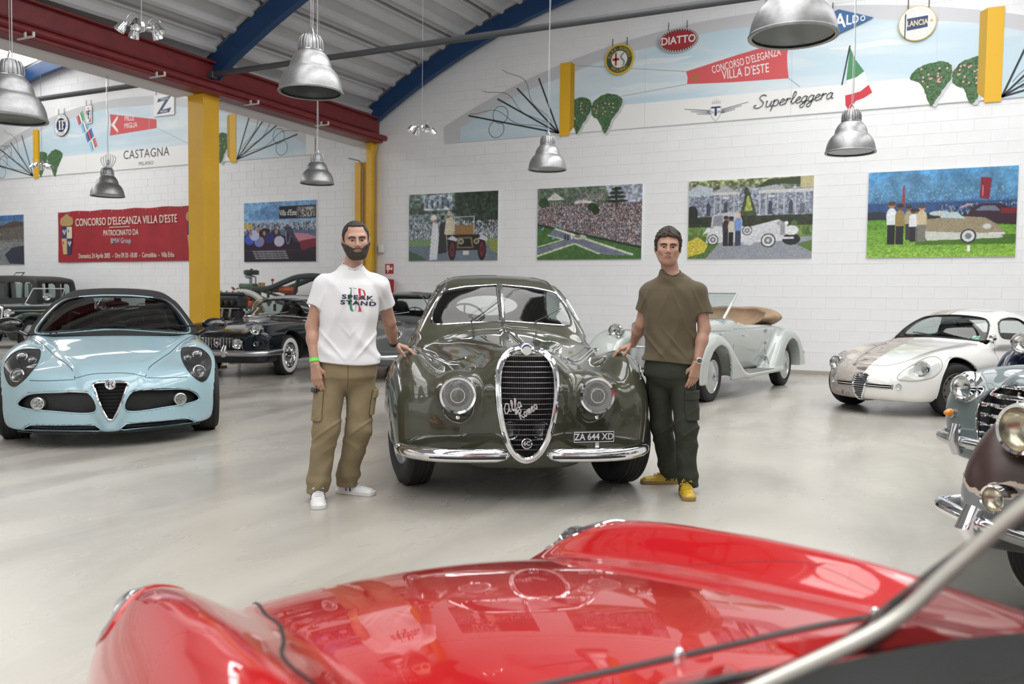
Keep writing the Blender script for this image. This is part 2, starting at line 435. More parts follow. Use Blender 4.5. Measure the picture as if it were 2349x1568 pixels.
def floor_mat():
    m = bpy.data.materials.new('polished_concrete'); m.use_nodes = True; N, L = nt(m); b = N['Principled BSDF']
    tc = N.new('ShaderNodeTexCoord'); 
    def noise(s, d, dist=0, stretch=None):
        n = N.new('ShaderNodeTexNoise'); n.inputs['Scale'].default_value = s; n.inputs['Detail'].default_value = d; n.inputs['Distortion'].default_value = dist
        if stretch:
            mp = N.new('ShaderNodeMapping'); mp.inputs['Scale'].default_value = stretch; mp.inputs['Rotation'].default_value = (0, 0, .6); L.new(tc.outputs['Object'], mp.inputs[0]); L.new(mp.outputs[0], n.inputs['Vector'])
        else: L.new(tc.outputs['Object'], n.inputs['Vector'])
        return n
    n1 = noise(.45, 8, .4); n2 = noise(1.3, 9, .7, (1, .3, 1)); n3 = noise(9, 6)
    r1 = N.new('ShaderNodeValToRGB'); r1.color_ramp.elements[0].position = .3; r1.color_ramp.elements[0].color = (.38, .36, .325, 1); r1.color_ramp.elements[1].position = .7; r1.color_ramp.elements[1].color = (.53, .51, .47, 1)
    L.new(n1.outputs['Fac'], r1.inputs[0])
    r2 = N.new('ShaderNodeValToRGB'); r2.color_ramp.elements[0].position = .3; r2.color_ramp.elements[0].color = (.80, .79, .78, 1); r2.color_ramp.elements[1].position = .7; r2.color_ramp.elements[1].color = (1.12, 1.12, 1.10, 1)
    L.new(n2.outputs['Fac'], r2.inputs[0])
    mx = N.new('ShaderNodeMix'); mx.data_type = 'RGBA'; mx.blend_type = 'MULTIPLY'; mx.inputs['Factor'].default_value = 1
    L.new(r1.outputs[0], mx.inputs['A']); L.new(r2.outputs[0], mx.inputs['B'])
    # small ochre and black stains
    v = N.new('ShaderNodeTexVoronoi'); v.inputs['Scale'].default_value = .9; L.new(tc.outputs['Object'], v.inputs['Vector'])
    rs = N.new('ShaderNodeMapRange'); rs.inputs[1].default_value = .03; rs.inputs[2].default_value = .1; rs.inputs[3].default_value = .35; rs.inputs[4].default_value = 0
    L.new(v.outputs['Distance'], rs.inputs[0])
    m2 = N.new('ShaderNodeMix'); m2.data_type = 'RGBA'; L.new(rs.outputs[0], m2.inputs['Factor']); L.new(mx.outputs['Result'], m2.inputs['A']); m2.inputs['B'].default_value = (.36, .27, .17, 1)
    L.new(m2.outputs['Result'], b.inputs['Base Color'])
    rr = N.new('ShaderNodeMapRange'); rr.inputs[1].default_value = .3; rr.inputs[2].default_value = .7; rr.inputs[3].default_value = .17; rr.inputs[4].default_value = .36
    L.new(n2.outputs['Fac'], rr.inputs[0]); L.new(rr.outputs[0], b.inputs['Roughness'])
    bp = N.new('ShaderNodeBump'); bp.inputs['Strength'].default_value = .06; bp.inputs['Distance'].default_value = .02; L.new(n3.outputs['Fac'], bp.inputs['Height']); L.new(bp.outputs[0], b.inputs['Normal'])
    b.inputs['Specular IOR Level'].default_value = .55
    return m
FLOORM = floor_mat()
U0, U1, V0 = -29.0, 5.8, -9.0
o = MB().box(((U0+U1)/2, (V0+WV+.3)/2, -.05), (U1-U0, WV+.3-V0, .1)).build('floor', FLOORM); tag(o, kind='structure')

if want('room'):
    # ---- back wall: backing + painted blocks standing proud of the joints
    wall = MB().box(((U0+U1)/2, WV+.155, 4.2), (U1-U0, .3, 8.4)).build('wall_back', JOINT); tag(wall, kind='structure')
    bm_ = MB().box((0, 0, 0), (.497, .009, .197), bev=.003); bme = bm_.build('block', PAINTW, wall, smooth=False); bmesh_ = bme.data
    bpy.data.objects.remove(bme)
    cells = []
    for r in range(40):
        z = .1+r*.2
        for c in range(int((U1-U0)/.5)+1):
            u = U0+(.25 if r % 2 else 0)+c*.5+.1
            if u < U0+.25 or u > U1-.25: continue
            bay = BAYS[0] if u > -11.6 else BAYS[1]
            if z > 3.6 and z > arc_z(u, bay)+.35: continue
            behind = (-9.4 < u < 3.4 and 4.9 < z and z < 4.7+1.7*(1-((u+3.1)/6.6)**2)) or (-26.6 < u < -13.5 and 4.9 < z and z < 4.7+1.7*(1-((u+20.2)/6.6)**2))
            if behind: continue
            cells.append((u, z))
    cells.sort(key=lambda q: (q[0]+1.5)**2*.5+(q[1]-2.3)**2*2)
    rg = random.Random(3)
    for i, (u, z) in enumerate(cells[:300]):
        o = bpy.data.objects.new('block', bmesh_); COL.objects.link(o); o.parent = wall; o.location = (u, WV+.004+rg.uniform(-.0012, .0012), z); o.rotation_euler = (rg.uniform(-.003, .003), 0, rg.uniform(-.003, .003))
    b = MB(); 
    sv = np.array([v.co[:] for v in bmesh_.vertices]); sf = [tuple(p.vertices) for p in bmesh_.polygons]
    for (u, z) in cells[300:]: b.add(sv+np.array([u, WV+.004+rg.uniform(-.0012, .0012), z]), sf)
    o = b.build('block_courses', PAINTW, wall, smooth=False); o['kind'] = 'stuff'
    # low grey-brown skirting strip along the wall foot
    o = MB().box(((U0+U1)/2, WV-.012, .035), (U1-U0, .02, .07)).build('baseboard_back', mat('grey_brown_skirting', (.42, .38, .33), .7)); tag(o, kind='structure')
    for nm, c, d in (('wall_right', (U1+.1, (V0+WV)/2, 4.2), (.2, WV-V0+.6, 8.4)), ('wall_left', (U0-.1, (V0+WV)/2, 4.2), (.2, WV-V0+.6, 8.4)), ('wall_front', ((U0+U1)/2, V0-.1, 4.2), (U1-U0, .2, 8.4))):
        o = MB().box(c, d).build(nm, PAINTW); tag(o, kind='structure')
    # ---- vaulted ceiling of ribbed planks
    ceil = MB()
    for bc in BAYS:
        us = np.linspace(bc-8.6, bc+8.6, 41)
        for a, b2 in zip(us[:-1], us[1:]):
            za, zb = arc_z(a, bc)+.62, arc_z(b2, bc)+.62
            ceil.add([(a, V0, za-1), (b2, V0, zb-1), (b2, WV+.3, zb), (a, WV+.3, za)], [(0, 1, 2, 3)])
    ceil = ceil.build('ceiling', PANELM); tag(ceil, kind='structure')
    prof = [(-.455, 0), (-.455, -.05), (-.43, -.055), (-.37, .0), (-.30, .0), (-.285, -.05), (-.27, -.075), (-.19, -.075), (-.175, -.05), (-.16, 0), (.16, 0), (.175, -.05), (.19, -.075), (.27, -.075), (.285, -.05), (.30, 0), (.37, 0), (.43, -.055), (.455, -.05), (.455, 0)]
    prof = [(-.455, .05)]+[(-.455, -.03), (-.42, -.04), (-.36, 0), (-.29, 0), (-.26, -.13), (-.19, -.13), (-.15, 0), (.15, 0), (.19, -.13), (.26, -.13), (.29, 0), (.36, 0), (.42, -.035), (.455, -.03), (.455, .05)]
    pm = MB().prism(prof, 4.72, c=(0, -2.36, 0)); pm.box((0, -2.33, -.03), (.9, .05, .1)); pm.box((0, 2.33, -.03), (.9, .05, .1)); po = pm.build('ceiling_plank', PANELM, None, smooth=False); pme = po.data; bpy.data.objects.remove(po)
    so = MB().box((0, 0, .0), (.9, 4.7, .05)).build('skylight', SKYLIGHT, None, smooth=False); sme = so.data; bpy.data.objects.remove(so)
    arches = [16.0, 11.17, 6.35, 1.5, -3.4]
    for bc in BAYS:
        L_ang = math.asin(8.5/14.93); N_ = 19
        for k in range(N_):
            th = -L_ang+(k+.5)*2*L_ang/N_; u = bc+15.4*math.sin(th); z0 = 15.4*math.cos(th)-7.2
            for j, va in enumerate(arches+[-8.2]):
                if j == 0: continue
                vm = (arches[j-1]+va)/2; ln = arches[j-1]-va
                isk = (bc == BAYS[0] and k in (12, 13, 7, 8)) or (bc == BAYS[1] and k in (6, 7, 12))
                if bc == BAYS[0] and k in (7, 8) and j <= 1: isk = False
                o = bpy.data.objects.new('skylight' if isk else 'ceiling_plank', sme if isk else pme); COL.objects.link(o); o.parent = ceil
                o.matrix_local = Matrix.Translation((u, vm, z0+(vm-16)*.04)) @ Matrix.Rotation(th, 4, 'Y') @ Matrix.Rotation(.04, 4, 'X') @ Matrix.Diagonal((1.0, ln/4.85, 1, 1))
    # ---- blue arched beams and tie rods
    for bc in BAYS:
        for va in arches:
            b = MB(); us = np.linspace(bc-8.35, bc+8.35, 49)
            for a, c2 in zip(us[:-1], us[1:]):
                zs = [arc_z(a, bc, va), arc_z(c2, bc, va)]
                V = []
                for (u, z) in ((a, zs[0]), (c2, zs[1])):
                    th = math.asin((u-bc)/15.2); nx, nz = math.sin(th), math.cos(th)
                    for dv, dr in ((-.075, 0), (.075, 0), (.075, .36), (-.075, .36)): V.append((u+nx*dr, va+dv, z+nz*dr))
                b.add(V, [(0, 1, 5, 4), (1, 2, 6, 5), (2, 3, 7, 6), (3, 0, 4, 7)])
            o = b.build('arched_beam', BLUEPAINT); o.name = 'arched_beam'
            tag(o, 'blue arched steel beam '+{16.0: 'against the back wall', 11.17: 'rising from the yellow column', 6.35: 'first one nearer than the yellow column', 1.5: 'straight above the viewer'}.get(va, 'behind the viewer')+(', right bay' if bc > -10 else ', left bay'), 'beam', 'blue arched beams')
        for va in arches[1:]:
            b = MB(); b.tube([(bc-8.2, va-.12, 5.135), (bc+8.2, va-.12, 5.135)], .048, 12)
            o = b.build('tie_rod', PIPEGREY); tag(o, 'long grey round tie rod, %s bay, %s' % ('right' if bc > -10 else 'left', {11.17: 'at the yellow column', 6.35: 'first one nearer than the yellow column', 1.5: 'straight above the viewer'}.get(va, 'behind the viewer')), 'tie rod', 'grey tie rods')
            if va == 11.17 and bc == BAYS[0]:
                b = MB(); b.box((bc-8.2, va-.12, 5.12), (.16, .12, .12), bev=.01); b.build('end_bracket', PIPEGREY, o)
                b = MB(); b.tube([(bc-8.26, va, 5.05), (bc-8.36, va-.05, 4.93), (bc-8.36, va-.1, 4.86)], .018, 8); b.build('drain_elbow', mat('white_plastic', (.7, .7, .7), .4), o)
    # ---- red beam, white gutter below it, columns
    rb = empty('red_beam', (-11.4, 3.5, 4.8), 0, 'dark red steel beam running overhead between the two bays', 'beam')
    b = MB(); b.box((0, 0, .33), (.16, 25.2, .46), bev=.01); b.build('web', REDPAINT, rb)
    b = MB(); b.box((0, 0, .03), (.34, 25.2, .06), bev=.008); b.box((.02, 0, .54), (.3, 25.2, .04), bev=.008); b.build('flange', REDPAINT, rb)
    b = MB(); b.tube([(.17, -12.6, .12), (.17, 12.78, .12)], .062, 16); b.build('red_pipe', REDPAINT, rb)
    b = MB(); b.tube([(.135, -12.6, .22), (.135, 12.3, .22)], .02, 8); b.build('conduit', REDPAINT, rb)
    for k, vy in enumerate((3.4, 5.5, 7.6, 9.8, 11.9, 13.9)):
        b = MB(); b.box((.18, vy-3.5, .05), (.05, .02, .09)); b.box((.2, vy-3.5, -.01), (.34, .025, .02)); b.box((.37, vy-3.5, .02), (.02, .03, .06)); b.build('white_bracket', mat('white_plastic', (.7, .7, .7), .4), rb)
    for v_a, v_b in ((11.35, WV), (6.55, 10.99), (-8.2, 6.2)):
        o = MB().box((-11.83, (v_a+v_b)/2, 4.84), (.50, v_b-v_a-.02, .12), bev=.05).build('gutter_box', SOFFIT); tag(o, {WV: 'white boxed gutter under the red beam, between column and back wall', 10.99: 'white boxed gutter under the red beam, just this side of the yellow column'}.get(v_b, 'white boxed gutter under the red beam, nearest the viewer'), 'gutter', 'white boxed gutters')
    def column(v, lab, w=.37):
        c = empty('steel_column', (-11.62, v, 0), 0, lab, 'column', 'yellow columns')
        MB().box((0, 0, 2.4), (w, w, 4.8), bev=.004).build('shaft', YELLOW, c)
        MB().box((0, 0, 4.84), (w+.06, w+.06, .1)).build('cap_plate', YELLOW, c)
        MB().box((0, 0, .02), (w+.16, w+.16, .04)).build('base_plate', YELLOW, c)
        return c
    column(11.17, 'yellow square steel column between the pale blue car and the black coupe')
    column(1.5, 'yellow square steel column outside the frame at left', .37)
    c = empty('wall_column', (-11.6, WV-.16, 0), 0, 'yellow steel column standing against the back wall behind the man in white', 'column', 'yellow columns')
    MB().box((-.28, .08, 2.2), (.16, .16, 4.4)).build('flange', YELLOW, c); MB().box((-.08, .1, 2.2), (.3, .04, 4.4)).build('web', YELLOW, c); MB().box((.1, .03, 2.4), (.14, .26, 4.8)).build('flange', YELLOW, c)
    MB().tube([(-.12, -.03, .3), (-.12, -.03, 4.25), (-.2, -.05, 4.42), (-.5, -.05, 4.5)], .018, 8).build('conduit', mat('grey_conduit', (.3, .3, .31), .4), c)
    MB().tube([(.22, .02, .3), (.22, .02, 4.5), (.3, .0, 4.75)], .02, 8).build('drain_pipe', mat('grey_conduit', (.3, .3, .31), .4), c)
    o = MB().box((-11.28, WV-.07, 2.42), (.13, .1, .2), bev=.02).build('junction_box', mat('white_plastic', (.7, .7, .7), .4)); tag(o, 'small white junction box on the wall right of the yellow wall column', 'box')
# ================================================================= murals, signs, photographs on the back wall
def wmat(u, z, d=.0, rot=0., tilt=0.):     # letter frame on the wall: x right, y up, facing the viewer (-V)
    return Matrix.Translation((u, WV-d, z)) @ Matrix(((1, 0, 0, 0), (0, 0, -1, 0), (0, 1, 0, 0), (0, 0, 0, 1))) @ Matrix.Rotation(rot, 4, 'Z') @ Matrix(((1, 0, 0, 0), (tilt, 1, 0, 0), (0, 0, 1, 0), (0, 0, 0, 1)))
def slab(name, pts, d0, th, m, parent):    # flat piece: outline (u,z), back at depth d0 before the wall, thickness th
    P = np.asarray(pts, float)
    if ((P[:, 0]*np.roll(P[:, 1], -1)-np.roll(P[:, 0], -1)*P[:, 1]).sum()) < 0: P = P[::-1]
    b = MB(); n = len(P); F = np.stack([P[:, 0], np.full(n, WV-d0-th), P[:, 1]], 1); Bk = F.copy(); Bk[:, 1] = WV-d0
    b.add(np.concatenate([F, Bk]), [tuple(range(n))]+[(i, i+n, (i+1) % n+n, (i+1) % n) for i in range(n)])
    return b.build(name, m, parent, smooth=False)
def ring(name, c, r, w, d, m, parent, n=28):
    b = MB()
    a = np.linspace(0, 2*pi, n+1)[:-1]
    V = [(c[0]+q*math.cos(t), WV-d, c[1]+q*math.sin(t)) for q in (r-w/2, r+w/2) for t in a]
    b.add(V, [(i, n+i, n+(i+1) % n, (i+1) % n)[::-1] for i in range(n)]); return b
def flat(col, r=.55, **k): return mat('paint_%d_%d_%d' % tuple(int(c*999) for c in col), col, r, **k)
def P3(px, py):
    p = at_v(px, py, WV-.03); return (p[0], p[2])
SKYM = bpy.data.materials.new('painted_sky'); SKYM.use_nodes = True
def _sky():
    N, L = nt(SKYM); b = N['Principled BSDF']; tc = N.new('ShaderNodeTexCoord'); mp = N.new('ShaderNodeMapping'); mp.inputs['Scale'].default_value = (.25, 1, 1.3)
    n = N.new('ShaderNodeTexNoise'); n.inputs['Scale'].default_value = 1.4; n.inputs['Detail'].default_value = 8; n.inputs['Distortion'].default_value = .6
    L.new(tc.outputs['Object'], mp.inputs[0]); L.new(mp.outputs[0], n.inputs['Vector']); r = N.new('ShaderNodeValToRGB')
    r.color_ramp.elements[0].position = .45; r.color_ramp.elements[0].color = (.56, .71, .80, 1); r.color_ramp.elements[1].position = .75; r.color_ramp.elements[1].color = (.80, .85, .87, 1)
    L.new(n.outputs['Fac'], r.inputs[0]); L.new(r.outputs[0], b.inputs['Base Color']); b.inputs['Roughness'].default_value = .6
_sky()
WHITEB = flat((.86, .86, .85)); SHADEB = flat((.60, .61, .64)); OCHRE = flat((.78, .45, .02), .5); OCHRED = flat((.50, .30, .02), .5); INK = flat((.02, .025, .03)); GREYLINE = flat((.28, .33, .38))
IVY = mat('painted_ivy', (.07, .15, .065), .7, noise=.7, nscale=28); PINK = flat((.75, .38, .38)); NAVY = flat((.012, .03, .13), .4); CREAM = flat((.83, .80, .68)); REDP = flat((.62, .06, .07))

# a small cursive alphabet, strokes in units of x-height, pen never lifted inside a letter
CURS = {
 'S': ([(1.0, 1.75), (.8, 2.0), (.45, 1.95), (.3, 1.6), (.55, 1.2), (.85, .8), (.8, .25), (.4, 0), (.0, .15), (-.1, .45), (.15, .5)], 1.15),
 'u': ([(0, .85), (.12, .95), (.1, .3), (.25, 0), (.5, .15), (.62, .9), (.6, .2), (.8, .05)], .78),
 'p': ([(0, .7), (.15, .95), (.02, -.75), (.12, .6), (.4, .98), (.62, .6), (.5, .05), (.15, .1)], .72),
 'e': ([(0, .35), (.3, .5), (.5, .8), (.3, .98), (.08, .6), (.15, .1), (.45, .03), (.62, .3)], .62),
 'r': ([(0, .6), (.15, .98), (.2, .8), (.1, 0), (.2, .65), (.42, .95), (.55, .8)], .6),
 'l': ([(0, .3), (.35, 1.3), (.3, 1.85), (.12, 1.7), (.12, .4), (.3, 0), (.5, .3)], .5),
 'g': ([(.55, .85), (.3, .98), (.05, .6), (.15, .1), (.45, .2), (.58, .9), (.45, -.6), (.15, -.75), (.05, -.4), (.4, -.05), (.7, .25)], .7),
 'a': ([(.55, .85), (.3, .98), (.05, .6), (.15, .05), (.45, .2), (.58, .9), (.58, .15), (.78, .1)], .74),
 'f': ([(0, .3), (.4, 1.3), (.45, 1.85), (.25, 1.8), (.12, .9), (-.1, -.6), (.1, -.7), (.25, .0), (.5, .3)], .5),
 'A': ([(1.0, 1.5), (.6, 1.75), (.1, 1.1), (.1, .3), (.45, .1), (.9, .7), (1.05, 1.6), (1.0, .3), (1.3, .15)], 1.3),
 'R': ([(.05, 1.6), (.3, 1.9), (.2, .1), (.25, 1.6), (.7, 1.95), (.85, 1.5), (.35, 1.05), (.6, .6), (.85, .05), (1.05, .2)], 1.02),
 'o': ([(.5, .9), (.2, .9), (.05, .4), (.25, 0), (.55, .3), (.5, .85), (.4, .75), (.72, .8)], .68),
 'm': ([(0, .7), (.12, .95), (.08, 0), (.25, .85), (.42, .8), (.38, 0), (.55, .85), (.72, .8), (.68, .15), (.85, .1)], .84),
}
def cursive(s, size, M, r, name, m, parent, flatn=1.):
    b = MB(); x = 0; M = Matrix(M); gap = .12 if flatn == 1. else 0
    for ch in s:
        P, w = CURS[ch]; Q = catmull(np.array(P, float), 5, closed=False)
        pts = [tuple((M @ Vector(((x+q[0]+q[1]*.22)*size, q[1]*size, 0)))) for q in Q]
        b.tube(pts, r, 6, flat=flatn); x += w+gap
    return b.build(name, m, parent), x*size

if want('wall'):
    def mural(c, u0, u1, lab):
        R = empty('mural', (0, 0, 0), 0, lab, 'mural', 'painted arch murals')
        us = np.linspace(u0, u1, 40); top = [(u, 6.62-15+math.sqrt(225-(u-c)**2)) for u in us]
        slab('board', [(u0, 4.69), (u1, 4.69)]+top[::-1], 0, .022, SHADEB, R)
        s0 = max(u0+.25, c-6.45) if True else u0
        sk = [(u, 6.62-15.0+math.sqrt(225-(u-c)**2)-.24+.02*math.sin(u*3)) for u in np.linspace(c-6.25, c+6.45, 40)]
        sk = [p for p in sk if p[1] > 4.75]
        slab('painted_sky', [(sk[0][0], 4.70), (sk[-1][0], 4.70)]+sk[::-1], .022, .0015, SKYM, R)
        return R
    mr = mural(-3.0, -9.65, 3.65, 'painted arch mural with sky, white parapet, red pennant and Italian flag, right bay')
    ml = mural(-19.9, -26.6, -13.24, 'painted arch mural with sky, red Mille Miglia pennant and CASTAGNA lettering, left bay')
    slab('painted_reveal', [(-13.5, 4.7), (-13.24, 4.7), (-13.24, 5.1), (-13.5, 5.2)], .0235, .0015, WHITEB, ml)
    # parapets
    slab('painted_parapet', [(-6.66, 4.70), (.75, 4.70), (.75, 5.17), (-6.66, 5.17)], .0235, .0015, WHITEB, mr)
    slab('painted_parapet', [(-23.3, 4.70), (-15.9, 4.70), (-15.9, 5.2), (-23.3, 5.2)], .0235, .0015, WHITEB, ml)
    # ivy
    def ivy(c, R, a, flowers=True):
        rg = random.Random(int(c*10)+99)
        for k, (dx, pts) in enumerate(((0, [(-.38, .08), (-.2, .24), (.1, .30), (.30, .22), (.3, 0), (.16, -.2), (.05, -.36), (-.02, -.42), (-.12, -.2), (-.2, -.05)]), (.56, [(-.28, .1), (-.1, .27), (.15, .32), (.42, .2), (.36, 0), (.2, -.2), (.1, -.4), (.02, -.44), (-.1, -.2), (-.25, -.1)]))):
            Q = catmull(np.array(pts)*(.93, 1)+[c+dx-.25, 5.1], 6); Q = Q+np.array([[rg.uniform(-.012, .012), rg.uniform(-.012, .012)] for _ in Q])
            if flowers: slab('painted_shade', Q+np.array([.05, -.03]), .025, .0006, SHADEB, R)
            slab('painted_ivy', Q, .026, .0015+k*.0008, IVY, R)
            if flowers:
                b = MB()
                for _ in range(16):
                    px, pz = c+dx-.25+rg.uniform(-.2, .22), 5.1+rg.uniform(-.12, .2)
                    b.add([(px+.018*math.cos(t), WV-.0295, pz+.018*math.sin(t)) for t in np.linspace(0, 2*pi, 7)[:-1]], [tuple(range(6))[::-1]])
                o = b.build('painted_roses', PINK, R, smooth=False); o['kind'] = 'stuff'
    ivy(-6.27, mr, 1); ivy(.20, mr, 1); ivy(-23.0, ml, 0, False); ivy(-16.6, ml, 0, True)
    # painted pillars and the iron fans beside them
    def pillar(R, x0, x1, x2, z1, side):
        slab('painted_pillar', [(x0, 4.65), (x1, 4.65), (x1, z1), (x0, z1)], .029, .0015, OCHRE, R)
        slab('painted_pillar_side', [(x1, 4.72 if side > 0 else 4.72), (x2, 4.82), (x2, z1-.05), (x1, z1)], .029, .0015, OCHRED, R)
    pillar(mr, -6.91, -6.68, -6.59, 6.13, 1); pillar(mr, .975, .73, .62, 6.19, 1); pillar(ml, -23.58, -23.36, -23.28, 6.05, 1); pillar(ml, -15.72, -15.93, -16.02, 5.86, 1)
    def fan(R, cx, sgn, c, strong):
        m = INK if strong else GREYLINE
        for k, an in enumerate((14, 30, 46, 68)):
            an = math.radians(an); L = .2
            while True:
                u, z = cx+sgn*L*math.cos(an), 4.72+L*math.sin(an)
                if abs(u-c) > 6.1 or z > 6.62-15+math.sqrt(225-(u-c)**2)-.12: break
                L += .05
            b = MB(); w = .016; dx, dz = -math.sin(an)*w, math.cos(an)*w
            b.add([(cx+sgn*dx*-1, WV-.028, 4.72-dz), (cx+sgn*dx, WV-.028, 4.72+dz), (u+sgn*dx, WV-.028, z+dz), (u-sgn*dx, WV-.028, z-dz)], [(0, 1, 2, 3)]); b.build('painted_rod', INK, R, smooth=False)
        for L, rr in ((2.3, .31), (1.45, .2)):
            for an in (4, 21, 38, 55, 76):
                a2 = math.radians(an); u, z = cx+sgn*L*math.cos(a2)*(1 if an < 60 else .8), 4.74+L*math.sin(a2)*.78+rr*.3
                if z+rr > 6.62-15+math.sqrt(max(225-(u-c)**2, 1))-.1: continue
                if z-rr < 4.7: z = 4.71+rr
                ring('x', (u, z), rr*.9, .012, .0275, m, R).build('painted_ring', m, R, smooth=False)
        for an in (22, 39, 57):
            a2 = math.radians(an); pts = [(cx+sgn*l*math.cos(a2+.07*math.sin(l*5)), WV-.027, 4.74+l*.8*math.sin(a2+.07*math.sin(l*5))) for l in np.linspace(.3, 2.2, 14)]
            b = MB(); b.tube(pts, .004, 4); b.build('painted_scroll', m, R)
    fan(mr, -6.92, -1, -3.0, True); fan(mr, .98, 1, -3.0, True); fan(ml, -23.6, -1, -19.9, True); fan(ml, -15.7, 1, -19.9, True)
    # pennants
    RP = flat((.66, .10, .11), .6)
    slab('painted_pennant', [(-4.295, 5.69), (-4.26, 5.57), (-4.27, 5.45), (-3.4, 5.40), (-2.40, 5.37), (-2.43, 5.6), (-2.44, 5.8), (-2.40, 6.06), (-3.3, 5.90)], .0255, .0015, RP, mr)
    text('painted_lettering', "CONCORSO D'ELEGANZA", .2, WHITEB, mr, wmat(-3.18, 5.76, .0275, .16, .0), .0006, .53)
    text('painted_lettering', "VILLA D'ESTE", .24, WHITEB, mr, wmat(-3.18, 5.565, .0275, .06), .0006, .62)
    slab('painted_crest', [(-4.17, 5.60), (-4.08, 5.60), (-4.08, 5.50), (-4.12, 5.46), (-4.17, 5.50)], .0275, .001, flat((.35, .2, .04)), mr)
    for a, b_ in (((-4.29, 5.69), (-6.55, 6.05)), ((-4.27, 5.45), (-6.1, 5.3)), ((-2.4, 5.37), (-2.2, 5.2))):
        q = MB(); q.tube([(a[0], WV-.026, a[1]), (b_[0], WV-.026, b_[1])], .004, 4); q.build('painted_cord', GREYLINE, mr)
    slab('painted_pennant', [(-20.32, 6.23), (-18.52, 5.945), (-18.52, 5.715), (-20.33, 5.65), (-20.27, 5.95)], .0255, .0015, RP, ml)
    slab('painted_arrow', [(-20.0, 6.17), (-20.26, 5.93), (-20.0, 5.70), (-20.0, 5.78), (-20.14, 5.93), (-20.0, 6.08)], .0275, .001, WHITEB, ml)
    text('painted_lettering', 'MILLE', .19, WHITEB, ml, wmat(-19.55, 6.05, .0275, -.03), .0006, .8); text('painted_lettering', 'MIGLIA', .2, WHITEB, ml, wmat(-19.5, 5.86, .0275, .0), .0006, .8)
    q = MB(); q.tube([(-18.52, WV-.026, 5.72), (-17.3, WV-.026, 5.2)], .004, 4); q.build('painted_cord', GREYLINE, ml)
    # CASTAGNA, its crest, string of small flags
    text('painted_lettering', 'CASTAGNA', .33, INK, ml, wmat(-18.93, 5.07, .026), .0006, .97, space=1.05)
    text('painted_lettering', 'MILANO', .14, INK, ml, wmat(-18.93, 4.81, .026), .0006, 1.0, space=1.1)
    for s in (-1, 1):
        for k in range(3):
            a = catmull(np.array([(s*.08*(k+1), .2-.03*k), (s*.10*(k+1), .05), (s*.07*(k+1), -.1), (s*.03*(k+1), -.2)]), 5, False)
            q = MB(); q.tube([(-20.4+p[0], WV-.026, 4.95+p[1]) for p in a], .008, 4); q.build('painted_crest', INK, ml)
    slab('painted_crest', [(-20.47, 5.0), (-20.33, 5.0), (-20.34, 4.88), (-20.4, 4.8), (-20.46, 4.88)], .0255, .001, GREYLINE, ml)
    for k, (u, z, cs) in enumerate(((-21.5, 6.22, ((.65, .12, .12), (.85, .85, .85), (.15, .5, .2))), (-21.33, 5.98, ((.25, .55, .75), (.85, .85, .85), (.25, .55, .75))), (-21.15, 5.72, ((.1, .2, .5), (.7, .15, .15), (.1, .2, .5))), (-21.0, 5.45, ((.3, .6, .75), (.85, .85, .85), (.7, .2, .2))))):
        for j, c in enumerate(cs):
            dx, dz = .16, .10; o = np.array([u+(j-1)*.08, z-(j-1)*-.05]); e1 = np.array([.05, .032]); e2 = np.array([.05, -.12])
            slab('painted_flag', [o-e1-e2, o+e1-e2, o+e1+e2, o-e1+e2], .0255, .0012, flat(c), ml)
    # touring emblem and Superleggera
    for s in (-1, 1):
        for k in range(3):
            slab('painted_wing', [(-3.71+s*.1, 4.92-.03*k), (-3.71+s*(.6-.12*k), 4.985-.055*k+ (0 if s < 0 else .03)), (-3.71+s*(.6-.12*k), 4.97-.055*k+(0 if s < 0 else .03)), (-3.71+s*.1, 4.895-.03*k)], .0255, .0012, flat((.25, .26, .28)), mr)
    slab('painted_shield', [(-3.82, 4.97), (-3.60, 4.97), (-3.60, 4.86), (-3.64, 4.76), (-3.71, 4.69), (-3.78, 4.76), (-3.82, 4.86)], .0265, .0012, flat((.6, .6, .61)), mr)
    slab('painted_shield', [(-3.80, 4.955), (-3.62, 4.955), (-3.62, 4.865), (-3.655, 4.775), (-3.71, 4.72), (-3.765, 4.775), (-3.80, 4.865)], .0277, .0012, WHITEB, mr)
    text('painted_letter', 'T', .24, NAVY, mr, wmat(-3.71, 4.88, .03), .0006, 1.2, bold=.02); text('painted_lettering', 'TOURING', .075, INK, mr, wmat(-3.71, 4.87, .031), .0006, 1.0)
    for k in range(5): slab('painted_crown', [(-3.79+.035*k, 5.03), (-3.775+.035*k, 5.1+.02*(2-abs(k-2))), (-3.76+.035*k, 5.03)], .0255, .001, flat((.5, .5, .5)), mr)
    cursive('Superleggera', .112, wmat(-3.00, 4.875, .031, .045) @ Matrix.Diagonal((1.46, 1, 1, 1)), .021, 'painted_script', flat((.05, .055, .055)), mr, .35)
    # painted Italian flag on its staff
    q = MB(); q.tube([(-1.378, WV-.028, 5.83), (-1.49, WV-.028, 5.16)], .012, 6); q.build('painted_staff', INK, mr)
    FL = [((-1.375, 5.8), (-1.28, 5.58), (-1.13, 5.36), (-1.25, 5.27), (-1.42, 5.23)), ((-1.42, 5.23), (-1.25, 5.27), (-1.13, 5.36), (-1.05, 5.12), (-1.18, 5.02), (-1.30, 4.99), (-1.43, 4.97)), ((-1.43, 4.97), (-1.30, 4.99), (-1.18, 5.02), (-1.05, 5.12), (-.99, 4.98), (-1.12, 4.90), (-1.25, 4.86), (-1.36, 4.70), (-1.42, 4.80))]
    for pts, c in zip(FL, ((.06, .25, .1), (.82, .82, .82), (.6, .03, .05))): slab('painted_flag', pts, .0285, .0015, flat(c), mr)
